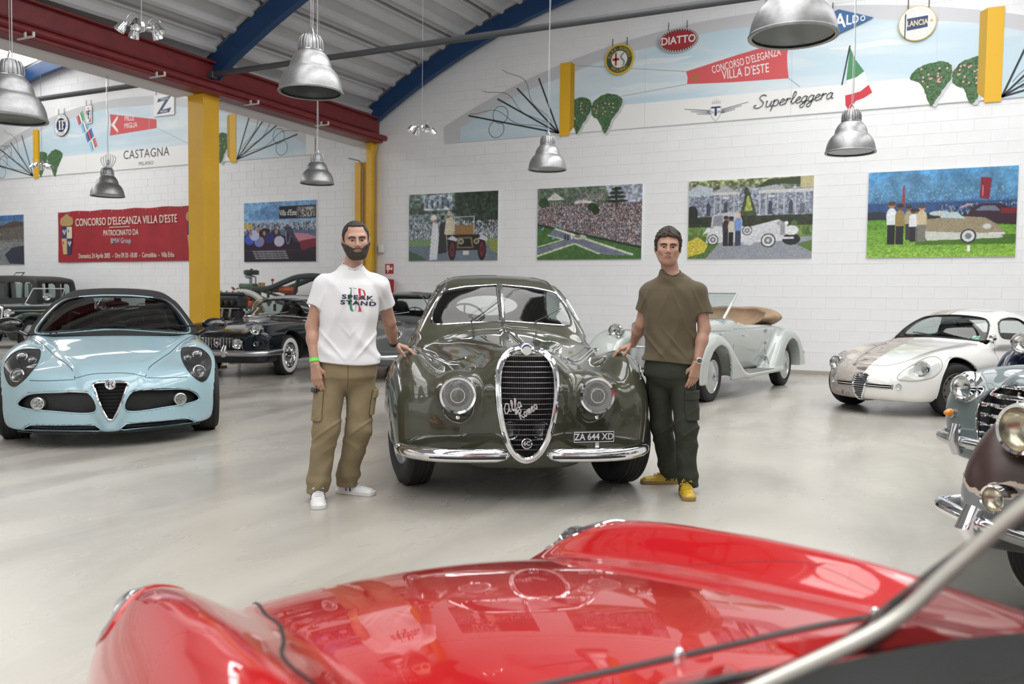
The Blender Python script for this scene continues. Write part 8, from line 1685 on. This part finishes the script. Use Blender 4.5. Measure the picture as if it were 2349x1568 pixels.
def head_f(X, Y, Z, jaw=1., face=1.):
    aX = np.abs(X)
    f = ellip(X, Y, Z, (0, .018, .028), (.079, .098, .088))
    f = smin(f, ellip(X, Y, Z, (0, -.030, -.038), (.064*jaw, .070, .080)), .03)
    f = smin(f, ellip(X, Y, Z, (0, -.062, -.094), (.030*jaw, .030, .024)), .03)
    f = smin(f, capsule(aX, Y, Z, (.064*jaw, .015, -.035), (.034*jaw, -.048, -.088), .018, .018), .03)         # jaw line
    f = smin(f, capsule(aX, Y, Z, (.0, -.083, .024), (.046, -.068, .026), .011, .010), .018)        # brow
    f = smin(f, ellip(aX, Y, Z, (.044, -.063, -.022), (.020, .020, .018)), .025)                     # cheekbone
    f = smax(f, -ellip(aX, Y, Z, (.031, -.100, .001), (.020, .020, .0125)), .010)                      # eye socket
    f = smin(f, capsule(aX, Y, Z, (.018, -.0845, .0085), (.043, -.076, .0068), .0042, .0036), .004)      # upper lid
    f = smin(f, capsule(aX, Y, Z, (.019, -.083, -.0082), (.042, -.0755, -.0070), .0034, .0032), .004)
    f = smin(f, capsule(X, Y, Z, (0, -.090, .012), (0, -.113, -.028), .0075, .0105), .012)            # nose
    f = smin(f, ellip(aX, Y, Z, (.0125, -.102, -.034), (.008, .011, .0075)), .008)
    f = smax(f, -ellip(aX, Y, Z, (.007, -.106, -.0415), (.0038, .005, .0035)), .003)
    f = smin(f, ellip(X, Y, Z, (0, -.088, -.062), (.026, .014, .016)), .012)                          # mouth mound
    f = smin(f, capsule(aX, Y, Z, (.0, -.1015, -.0565), (.020, -.093, -.0605), .0045, .002), .005); f = smin(f, capsule(aX, Y, Z, (0, -.1005, -.068), (.017, -.093, -.0655), .0055, .0025), .005)
    f = smax(f, -capsule(aX, Y, Z, (0, -.1065, -.0615), (.023, -.096, -.0630), .0016, .0014), .002)
    # ears
    e = ellip(aX, Y, Z, (.083, .018, -.004), (.009, .018, .031)); e = smax(e, -ellip(aX, Y, Z, (.094, .014, -.001), (.008, .010, .018)), .004); f = smin(f, e, .008)
    return f
def person(loc, deg, label, J, cl, look, group=None):
    R = empty('person', loc, math.radians(deg), label, 'person')
    hc = np.array(J['head']); nb = np.array(J['neck']); rz, rx, ry = look; jaw = J.get('jaw', 1.)
    ws = J['w']
    zz = [.80, .90, 1.0, 1.10, 1.20, 1.30, 1.38, 1.43, 1.47]
    Wx = spl(zz, np.array([.160, .162, .150, .152, .163, .165, .140, .09, .05])*ws); Wy = spl(zz, np.array([.115, .118, .108, .110, .118, .112, .095, .07, .05])*J.get('d', 1.)); cx = spl([.8, 1.1, 1.4], J['cx']); cy = spl([.8, 1.1, 1.4], J.get('cy', [0, 0, 0]))
    tz = J.get('twist', 0)
    def torso(x, y, z, off=0.):
        X = x-cx(z); Y = y-cy(z); c, s = math.cos(tz), math.sin(tz); X, Y = X*c+Y*s, -X*s+Y*c
        a, b = Wx(z)+off, Wy(z)+off; r = (np.abs(X/a)**2.4+np.abs(Y/b)**2.4)**(1/2.4); f = (r-1)*np.minimum(a, b); return f
    def tors(x, y, z, off=0., z0=.80, z1=1.475): return smax(torso(x, y, z, off), smax(z0-z, z-z1-off*.5, .02), .02)
    arms = []
    for sh, el, wr in (J['armR'], J['armL']): arms += [(sh, el, .052, .040), (el, np.array(el)*.62+np.array(wr)*.38, .038, .040), (np.array(el)*.65+np.array(wr)*.35, wr, .040, .0265)]
    hands = hand_prims(**J['handR'])+hand_prims(**J['handL'])
    HB = [(np.minimum.reduce([np.minimum(np.array(a), b) for a, b, _, _ in h])-.04, np.maximum.reduce([np.maximum(np.array(a), b) for a, b, _, _ in h])+.04, h) for h in (hand_prims(**J['handR']), hand_prims(**J['handL']))]
    legs = []
    for hp, kn, an in (J['legR'], J['legL']): legs += [(hp, kn, .085, .058), (kn, an, .056, .036)]
    def hd(x, y, z, off=0.):
        m = z > hc[2]-.22; f = np.full(x.shape, 1., float)
        if m.any(): X, Y, Z = rot_pts(x[m], y[m], z[m], hc, rz, rx, ry); f[m] = head_f(X, Y, Z, jaw)-off
        return f
    nk0 = hc+np.array([0, .03, -.05])
    def body(x, y, z):
        f = tors(x, y, z, -.012); f = smin(f, capsule(x, y, z, nb-np.array([0, 0, .05]), nk0, .060, .054), .05)
        f = smin(f, capsule(x, y, z, np.array(J['armR'][0]), nb-np.array([0, -.004, .065]), .044, .044), .05); f = smin(f, capsule(x, y, z, np.array(J['armL'][0]), nb-np.array([0, -.004, .065]), .044, .044), .05)
        for a in arms: f = smin(f, capsule(x, y, z, *a), .02)
        for l in legs: f = smin(f, capsule(x, y, z, *l), .03)
        for lo, hi, h in HB:
            m = (x > lo[0]) & (y > lo[1]) & (z > lo[2]) & (x < hi[0]) & (y < hi[1]) & (z < hi[2])
            if m.any(): f[m] = smin(f[m], caps(x[m], y[m], z[m], h, .007), .014)
        h_ = hd(x, y, z); m = h_ < .3; f = np.where(m, smin(f, h_, .025), f); return f
    P = np.array([p for t in ('armR', 'armL', 'legR', 'legL') for p in J[t]]+[w for a in (J['handR'], J['handL']) for w in [np.array(a['w'])+np.array(a['d'])*.2]]); lo = P.min(0)-.12; hi = P.max(0)+.12; lo[2] = .0; hi[2] = hc[2]+.17
    lo[0] = min(lo[0], -.25); lo[1] = min(lo[1], -.2); hi[1] = max(hi[1], .2)
    o = iso_obj('body', body, lo, hi, .0055, SKIN, R, proj=3)
    def lips(x, y, z):
        X, Y, Z = rot_pts(x, y, z, hc, rz, rx, ry); e = (np.sqrt((X/.023)**2+((Z+.0625+.0*X)/.0085)**2)-1)*.0085; return smax(smax(head_f(X, Y, Z, jaw)-.0007, e, .001), Y+.085, .001)
    iso_obj('lips', lips, hc-np.array([.06, .15, .10]), hc+np.array([.06, .0, -.03]), .0022, mat('lips', cl['lips'], .5), R, proj=2)
    def H2W(p):     # head local -> person frame
        X, Y, Z = p; q = math.cos(rx), math.sin(rx); Y, Z = Y*q[0]-Z*q[1], Y*q[1]+Z*q[0]; b = math.cos(ry), math.sin(ry); X, Z = X*b[0]+Z*b[1], -X*b[1]+Z*b[0]; a = math.cos(rz), math.sin(rz); return np.array([X*a[0]-Y*a[1], X*a[1]+Y*a[0], Z])+hc
    for s in (-1, 1):
        E = MB(); c = H2W((s*.0305, -.0722, .0005)); E.ell(c, (.0122, .0122, .0122), 16, 12); E.build('eyeball', mat('eye_white', (.62, .58, .54), .25), R)
        E = MB(); g = H2W((s*.0305, -.0865, .0005))-c; g = g/np.linalg.norm(g); E.lathe([(.0068, .0103), (.004, .0120), (0, .0127)], 16, c, g); E.build('iris', mat('iris_brown', (.035, .018, .012), .15), R)
        hm = mat('hair_'+cl['hairn'], cl['hair'], .65, noise=.3, nscale=90, bump=.4, bscale=130)
        # eyebrow: a short hairy roll along the brow
        pts = np.array([H2W(p) for p in ((s*.011, -.0985, .0165), (s*.025, -.0975, .0205), (s*.039, -.0885, .0205), (s*.050, -.0755, .0135))]); b = MB(); b.tube(catmull(pts, 5, False), np.interp(np.linspace(0, 1, 16), [0, .4, 1], [.0055, .0065, .0035]), 6, flat=.8); b.build('eyebrow', hm, R)
    # hair cap
    ZF = spl([-.13, -.075, -.05, -.035, -.022, -.012, .004, .010, .030, .040, .060, .13], [.085, .080, .068, .050, .020, cl['sideb'], cl['sideb'], .028, .028, -.02, -.06, -.075], 900)
    hl = cl['hairline']
    def hair(x, y, z):
        X, Y, Z = rot_pts(x, y, z, hc, rz, rx, ry); t = cl['hairt']; f = ellip(X, Y, Z, (0, .020, .030), (.0805+t*.4, .101+t*.5, .088+t)); f = smin(f, ellip(X, Y, Z, (0, .055, -.01), (.066, .058, .07)), .02)
        f = f+cl['curl']*(np.sin(X*97+5*np.sin(Y*61)+Z*40)*np.sin(Y*113+4*np.sin(Z*53+X*30))+.5*np.sin(Z*190+X*120+3*np.sin(Y*80)))
        line = hl[0]+hl[1]*np.minimum(np.abs(X)/.07, 1)**2+hl[2]*np.exp(-((np.abs(X)-.045)/.014)**2)
        zl = ZF(Y); zl = np.where(Y < -.045, np.maximum(line, zl), zl); zl = np.where(np.abs(X) < .05, np.where(Y < .03, line, zl), zl)
        return smax(smax(f, (zl-Z)*.8, .008), -.078-Z, .01)
    hair2 = hair
    iso_obj('hair', hair2, hc-np.array([.13, .15, .12]), hc+np.array([.13, .17, .18]), .0045, hm, R, proj=1)
    if cl.get('beard'):
        def beard(x, y, z):
            X, Y, Z = rot_pts(x, y, z, hc, rz, rx, ry); aX = np.abs(X); f = head_f(X, Y, Z, jaw)-.0026+.0008*np.sin(X*500)*np.sin(Z*430+Y*300)
            lim = Z-(-.047+np.maximum(aX-.028, 0)*.62)
            m = ((aX/.025)**2+((Z+.0625)/.0105)**2-1)*.008
            f = smax(f, lim, .004); f = smax(f, -m, .003); f = smax(f, Y-.006-.0*Z, .004)
            chin = -(-.118)-Z*0-.118; return smax(f, -.125-Z, .01)
        iso_obj('beard', beard, hc-np.array([.1, .14, .14]), hc+np.array([.1, .05, .06]), .0038, mat('beard_'+cl['hairn'], tuple(2.4*c for c in cl['hair']), .75, noise=.3, nscale=120, bump=.4, bscale=160), R, proj=1)
    # ---- shirt
    ns = cl['shirt_folds']
    def rdg(u, p=3): return np.exp(-(np.sin(u)/(.42 if p == 3 else .3))**2)
    def fold(x, y, z): return -ns*1.2*(rdg(z*7+x*11+.4*np.sin(z*13))*.9+rdg(x*15-z*6+1.2+.5*np.sin(z*9+1))*.8+rdg(z*17-np.abs(x-.1)*20+.7, 4)*np.exp(-((z-1.0)/.09)**2)+.6*rdg(z*9+np.abs(x-J['neck'][0])*22, 4)*np.exp(-((z-1.30)/.09)**2))+ns*.5*(np.sin(z*21+x*9+y*5)*.5*np.sin(x*13+1.)+.5*np.sin(z*9-x*26)+.35*np.sin(x*33+z*7)+.4*np.sin(z*38+x*14)*np.exp(-((z-.93)/.07)**2))
    sl = []
    for sh, el, wr in (J['armR'], J['armL']):
        sh = np.array(sh); el = np.array(el); e = sh+(el-sh)*cl['sleeve']; sl.append((sh, e, (e-sh)/np.linalg.norm(e-sh)))
    def shirt(x, y, z, nohole=False):
        f = tors(x, y, z, .012, cl['hem']-.1, 1.485); f = f-.016*np.clip((1.15-z)/.25, 0, 1)
        for a, e, d in sl:
            f = smin(f, capsule(x, y, z, a, nb-np.array([0, -.004, .062]), .054, .052), .05)
            c = capsule(x, y, z, a, e+d*.04, .061, .068); c = smax(c, (x-e[0])*d[0]+(y-e[1])*d[1]+(z-e[2])*d[2], .006); f = smin(f, c, .035)
        f = smin(f, capsule(x, y, z, nb-np.array([0, 0, .07]), nb+np.array([0, .012, -.030]), .075, .060), .03)
        f = f+fold(x, y, z)*np.clip((z-cl['hem'])/.06, .25, 1); f = smax(f, cl['hem']-z-.012*np.sin(x*9), .006)
        if nohole: return f
        nk = capsule(x, y, z, nb+np.array([0, -.012, -.028]), nb+np.array([0, .0, .12]), .063, .075); f = smax(f, -nk, .006)
        return f
    lo2 = lo.copy(); hi2 = hi.copy(); lo2[2] = cl['hem']-.03; hi2[2] = nb[2]+.05
    SH = shirt; so = iso_obj('t_shirt', shirt, lo2, hi2, .0065, cl['shirt'], R, proj=3)
    tt = np.linspace(0, 2*pi, 41)[:-1]; O_ = np.stack([nb[0]+.064*np.cos(tt), nb[1]-.012+.066*np.sin(tt), np.full(40, nb[2]+.09)], 1); P_ = cast(lambda x, y, z: shirt(x, y, z, True), O_, (0, 0, -1), .35, 120); 
    for _ in range(5): P_ = (P_+np.roll(P_, 1, 0)+np.roll(P_, -1, 0))/3
    b = MB(); b.tube(P_, .0042, 8, closed=True, flat=1.6); b.build('collar', cl['shirt'], so)
    # ---- trousers
    tr = []
    for hp, kn, an in (J['legR'], J['legL']): tr.append((np.array(hp), np.array(kn), np.array(an)))
    nt_ = cl['trouser_folds']; wf = cl['tw']
    def trousers(x, y, z):
        f = tors(x, y, z, .008, .80, .98); f = smax(f, z-.95, .01); f = smin(f, ellip(x, y, z, (float(cx(np.array(.86))), float(cy(np.array(.86))), .84), (.165*ws, .125, .13)), .03)
        for hp, kn, an in tr:
            l = capsule(x, y, z, hp, kn, .098*wf, .080*wf); l2 = capsule(x, y, z, kn, an+np.array([0, 0, -.02]), .080*wf, .068*wf); t = np.clip((kn[2]+.1-z)/.5, 0, 1)
            l = smin(l, l2, .03)-nt_*.8*(rdg(z*13+x*14*np.sign(kn[0]-.0)+.5*np.sin(z*17))*(.3+t)+rdg(z*24-x*17+1+y*6, 4)*np.exp(-((z-kn[2])/.12)**2)*.9+rdg(z*10+y*8+2)*.5)+nt_*.5*(.3+t)*(np.sin(z*48+x*16*np.sign(kn[0])+y*12)*.45+.5*np.sin(z*27-x*30+y*8))-.010*np.exp(-((z-an[2]-.035)/.03)**2); f = smin(f, l, .022)
        return smax(f, (min(tr[0][2][2], tr[1][2][2])-.045)-z, .01)
    iso_obj('trousers', trousers, np.array([lo[0]+.0, lo[1], .04]), np.array([hi[0], hi[1], 1.0]), .0075, cl['trousers'], R, proj=3)
    fx = float(cx(np.array(.85))); P = cast(trousers, [(fx+.004*math.sin(t*3), -.3, .90-.17*t) for t in np.linspace(0, 1, 8)], (0, 1, 0), .4); b = MB(); b.tube(P, .0016, 5); b.build('fly_seam', mat('seam_thread', (.05, .04, .03), .8), R)
    # pockets
    for p in cl['pockets']:
        c, d, rz_ = np.array(p['c']), np.array(p['d'])/2, p['rz']; ca, sa = math.cos(rz_), math.sin(rz_)
        def pk(x, y, z, off=.016, dz=0, hz=d[2], w=d[1]):
            X, Y = (x-c[0])*ca+(y-c[1])*sa, -(x-c[0])*sa+(y-c[1])*ca; t = trousers(x, y, z)-off; return smax(smax(smax(t, -.012-t, .004), np.abs(Y)-w, .008), smax(np.abs(z-c[2]-dz)-hz, np.abs(X)-d[0]*1.6-.03, .005), .01)
        po = iso_obj('cargo_pocket', pk, c-.17, c+.17, .006, cl['trousers'], R, proj=2)
        if p.get('flap', 1): iso_obj('pocket_flap', lambda x, y, z: pk(x, y, z, .023, d[2]-.03, .032, d[1]+.006), c-.17, c+.17, .006, cl['trousers'], po, proj=2)
    # ---- shoes
    for nm, (x0, y0, ang) in cl['shoes'].items():
        S = empty('shoe', (x0, y0, 0), ang); S.parent = R
        def sh(x, y, z):      # toe towards -y, heel at +.09
            w = .043-.06*np.maximum(y-.02, 0)+.0*y-.02*np.maximum(-.13-y, 0); t = .055+.30*np.clip(y+.10, 0, .16)+.02*np.clip(y-.04, 0, 1); t = np.where(y < -.10, .055-.15*(-.10-y), t)
            f = smax(np.abs(x)-w-.004*(z < .03), z-t+4*x*x, .03); f = smax(f, smax(-(y+.185)+6*x*x, y-.085+5*x*x, .02), .03); f = smax(f, .012-z, .01)
            return smax(f, -capsule(x, y, z, (0, .035, .10), (0, .03, .16), .034, .05), .006)
        iso_obj('upper', sh, (-.07, -.21, .0), (.07, .12, .14), .005, cl['shoe_m'], S, proj=2)
        def so_(x, y, z): w = .047-.05*np.maximum(y-.02, 0)-.03*np.maximum(-.12-y, 0); return smax(smax(np.abs(x)-w, smax(-(y+.192)+6*x*x, y-.094+5*x*x, .02), .02), np.abs(z-.014)-.014, .005)
        iso_obj('sole', so_, (-.07, -.22, -.01), (.07, .12, .05), .005, cl['sole_m'], S, proj=2)
        for k in range(5): y = -.085+k*.022; zz_ = .062+.30*max(0, min(.16, y+.10)); b = MB(); b.tube([(-.026, y, zz_-.008), (0, y-.004, zz_+.004), (.026, y+.008, zz_-.006)], .0028, 6); b.build('lace', cl['lace_m'], S)
        b = MB()
        for s in (-1, 1): b.tube([(0, -.0, .105), (s*.02, -.02, .112), (s*.035, -.035, .095), (s*.02, -.03, .10), (0, .0, .105)], .0026, 5)
        b.build('lace_bow', cl['lace_m'], S)
        for (yy, m_, dx) in cl['stripes']:
            for s in (-1, 1): b = MB(); P = cast(sh, [(s*.1, yy+dx*t, .025+.045*t) for t in np.linspace(0, 1, 5)], (-s, 0, 0), .12); b.tube(P+np.array([s*.001, 0, 0]), .006, 6, flat=.35, up=(1, 0, 0)); b.build('side_stripe', m_, S)
    return R, SH, so, H2W
if want('people'):
    # --- man in the white T-shirt
    WT = mat('white_cotton', (.70, .70, .72), .85, bump=.05, bscale=300, sheen=.1); KH = mat('khaki_cotton', (.235, .185, .105), .85, noise=.10, nscale=9, bump=.1, bscale=250)
    J = dict(head=(.138, -.03, 1.662), neck=(.115, .0, 1.515), w=1.05, d=1.05, cx=[.085, .09, .105], cy=[.0, .0, .0], twist=.0, jaw=.99,
        armR=((-.060, .0, 1.380), (-.132, .0, 1.125), (-.112, -.085, .895)), armL=((.288, .02, 1.380), (.360, .14, 1.15), (.402, .325, .990)),
        handR=dict(w=(-.111, -.090, .885), d=(.12, -.05, -1), n=(-.55, -.83, 0), side=-1, curl=(.34, .30, .26, .22), thumb=(.55, .7)),
        handL=dict(w=(.405, .33, .993), d=(.92, -.12, -.30), n=(.25, -.10, 1), side=1, curl=(.30, .30, .30, .30), thumb=(.9, .8)),
        legR=((-.0, .0, .86), (-.045, -.02, .47), (-.100, .04, .10)), legL=((.175, .02, .86), (.160, .03, .47), (.085, .20, .10)))
    cl = dict(hairn='dark', lips=(.30, .12, .10), hair=(.018, .014, .012), hairline=(.088, -.020, .010), hairt=.009, curl=.0012, sideb=-.03, beard=True, shirt=WT, shirt_folds=.0075, sleeve=.52, hem=.895, trousers=KH, trouser_folds=.010, tw=.98,
        pockets=[dict(c=(-.085, -.03, .625), d=(.07, .14, .19), rz=.45, flap=0), dict(c=(.255, .03, .64), d=(.06, .14, .17), rz=-.1)], shoes=dict(r=(-.095, -.01, .05), l=(.105, .225, 1.0)),
        shoe_m=mat('white_leather', (.75, .75, .77), .45), sole_m=mat('white_rubber', (.70, .69, .66), .55), lace_m=mat('lace_white', (.78, .78, .78), .7), stripes=((-.035, mat('navy_stripe', (.02, .03, .10), .5), .012), (-.005, mat('red_stripe', (.45, .02, .05), .5), .012)))
    R, SH, so, H2W = person((-3.37, 4.30, 0), 38, 'bearded man in white printed T-shirt and khaki trousers, hand on the olive coupe', J, cl, (.06, .04, -.05))
    # shirt print, laid on the cloth
    def print_text(s, x, z, size, m, sx=1., bold=.0, name='shirt_print', off=.0015, rot=0.):
        o = text(name, s, size, m, so, Matrix.Identity(4), 0., sx, bold, space=1.12 if size < .05 else 1.); me = o.data; n = len(me.vertices); c = np.empty(n*3); me.vertices.foreach_get('co', c); c = c.reshape(-1, 3)
        P = on_body(SH, np.stack([x+c[:, 0]*math.cos(rot)-c[:, 1]*math.sin(rot), z+c[:, 1]*math.cos(rot)+c[:, 0]*math.sin(rot)], 1), 'y', -.35, 1, off, .5); me.vertices.foreach_set('co', P.astype(np.float32).ravel()); me.update(); return o
    for ch, x, c in (('U', .118, (.03, .22, .10)), ('P', .172, (.50, .02, .05))):
        m_ = mat('print_%s' % ch, c, .7); g = MB()
        w = .007
        def strip(pts, wd, nm='shirt_print'):
            L = []; 
            for (px_, pz_) in pts: L += [(px_-wd, pz_), (px_+wd, pz_)]
            P = on_body(SH, L, 'y', -.35, 1, .0012, .5); mk(nm, P, [(2*i, 2*i+1, 2*i+3, 2*i+2)[::-1] for i in range(len(pts)-1)], m_, so)
        if ch == 'U': strip([(x-.016, 1.365), (x-.015, 1.30), (x-.012, 1.24), (x-.004, 1.222), (x+.004, 1.22)], .0075); strip([(x+.012, 1.222), (x+.018, 1.24), (x+.019, 1.30), (x+.019, 1.362)], .0015); strip([(x-.028, 1.366), (x-.0, 1.366)], .001); strip([(x+.010, 1.364), (x+.010, 1.360)], .009)
        else: strip([(x-.014, 1.362), (x-.012, 1.30), (x-.011, 1.222)], .0075); strip([(x-.006, 1.358), (x+.012, 1.350), (x+.020, 1.325), (x+.012, 1.298), (x-.006, 1.292)], .005); strip([(x-.011, 1.224), (x-.011, 1.220)], .014)
    NV2 = mat('print_navy', (.015, .02, .045), .7); print_text('SPEAK', .146, 1.305, .036, NV2, 1.75, .03, off=.0030, rot=-.045); print_text('STAND', .152, 1.270, .036, NV2, 1.75, .03, off=.0030, rot=-.045)
    # wrist band and watch
    b = MB(); w = np.array(J['armR'][2]); d = w-np.array(J['armR'][1]); d /= np.linalg.norm(d); b.lathe([(.031, -.012), (.0325, -.011), (.0325, .011), (.031, .012)], 28, w-d*.018, d); b.build('paper_wristband', mat('neon_green', (.15, .75, .08), .5), R)
    w = np.array(J['armL'][2]); d = w-np.array(J['armL'][1]); d /= np.linalg.norm(d); b = MB(); b.lathe([(.030, -.013), (.0335, -.012), (.0335, .012), (.030, .013)], 28, w-d*.022, d); wt = b.build('watch_strap', mat('navy_strap', (.01, .018, .05), .5), R)
    b = MB(); b.lathe([(.0, .0), (.017, .0), (.017, .009), (.014, .011), (0, .011)], 24, w-d*.022+np.array([.012, -.016, .026]), (.3, -.5, .9)); b.build('watch_case', CHROME_DULL, wt)
    b = MB(); b.box((-.118, -.055, .722), (.02, .08, .03), Matrix.Rotation(.3, 3, 'Z'), bev=.006); b.build('wallet', mat('wallet_black', (.02, .02, .025), .5), R)
    # --- man in the olive T-shirt
    OT = mat('olive_cotton', (.105, .082, .048), .9, noise=.06, nscale=10, bump=.05, bscale=300, sheen=.1); DG_ = mat('dark_green_cotton', (.028, .034, .022), .85, noise=.12, nscale=9, bump=.1, bscale=250)
    J = dict(head=(-.086, -.03, 1.665), neck=(-.060, .0, 1.510), w=.94, d=.95, cx=[-.06, -.06, -.040], cy=[0, 0, 0], twist=.0, jaw=.97,
        armR=((-.198, .01, 1.372), (-.258, .05, 1.145), (-.315, .16, 1.005)), armL=((.118, .01, 1.372), (.165, -.01, 1.125), (.120, -.085, .905)),
        handR=dict(w=(-.318, .165, 1.000), d=(-.90, -.10, -.36), n=(-.25, -.12, 1), side=-1, curl=(.34, .34, .34, .34), thumb=(.9, .8)),
        handL=dict(w=(.118, -.090, .893), d=(-.18, -.05, -1), n=(.55, -.83, 0), side=1, curl=(.34, .30, .26, .22), thumb=(.5, .7)),
        legR=((-.135, .03, .85), (-.105, .10, .45), (-.045, .30, .10)), legL=((.02, .0, .85), (.060, -.02, .45), (.078, .02, .09)))
    cl = dict(hairn='brown', lips=(.34, .155, .115), hair=(.032, .021, .015), hairline=(.072, -.018, .002), hairt=.024, curl=.0040, sideb=-.042, beard=False, shirt=OT, shirt_folds=.0085, sleeve=.60, hem=.895, trousers=DG_, trouser_folds=.010, tw=.92,
        pockets=[dict(c=(.105, -.05, .61), d=(.06, .15, .20), rz=-.6)], shoes=dict(r=(-.065, .31, -1.25), l=(.070, -.04, .1)),
        shoe_m=mat('yellow_leather', (.50, .33, .02), .45, noise=.15, nscale=20), sole_m=mat('tan_rubber', (.30, .19, .06), .6), lace_m=mat('lace_yellow', (.60, .45, .05), .6), stripes=((-.02, mat('shoe_black_stripe', (.02, .02, .02), .5), .035), (.01, mat('shoe_black_stripe', (.02, .02, .02), .5), -.035), (.045, mat('shoe_black_stripe', (.02, .02, .02), .5), .01)))
    R, SH, so, H2W = person((-1.50, 5.62, 0), 15, 'clean shaven man in olive T-shirt, dark green trousers and yellow shoes', J, cl, (.05, .03, .03))
    w = np.array(J['armL'][2]); d = w-np.array(J['armL'][1]); d /= np.linalg.norm(d); b = MB(); b.lathe([(.029, -.010), (.032, -.009), (.032, .009), (.029, .010)], 28, w-d*.012, d); wt = b.build('watch_strap', mat('tan_strap', (.35, .12, .04), .5), R)
    b = MB(); b.lathe([(.0, .0), (.0205, .0), (.0205, .009), (.017, .012), (.017, .010), (0, .010)], 28, w-d*.012+np.array([.010, -.030, 0]), (.25, -1, .05)); wc = b.build('watch_case', CHROME, wt); b = MB(); b.lathe([(0, .0105), (.0165, .0105)], 24, w-d*.012+np.array([.010, -.030, 0]), (.25, -1, .05)); b.build('watch_dial', mat('dial_dark', (.08, .09, .11), .2), wc)
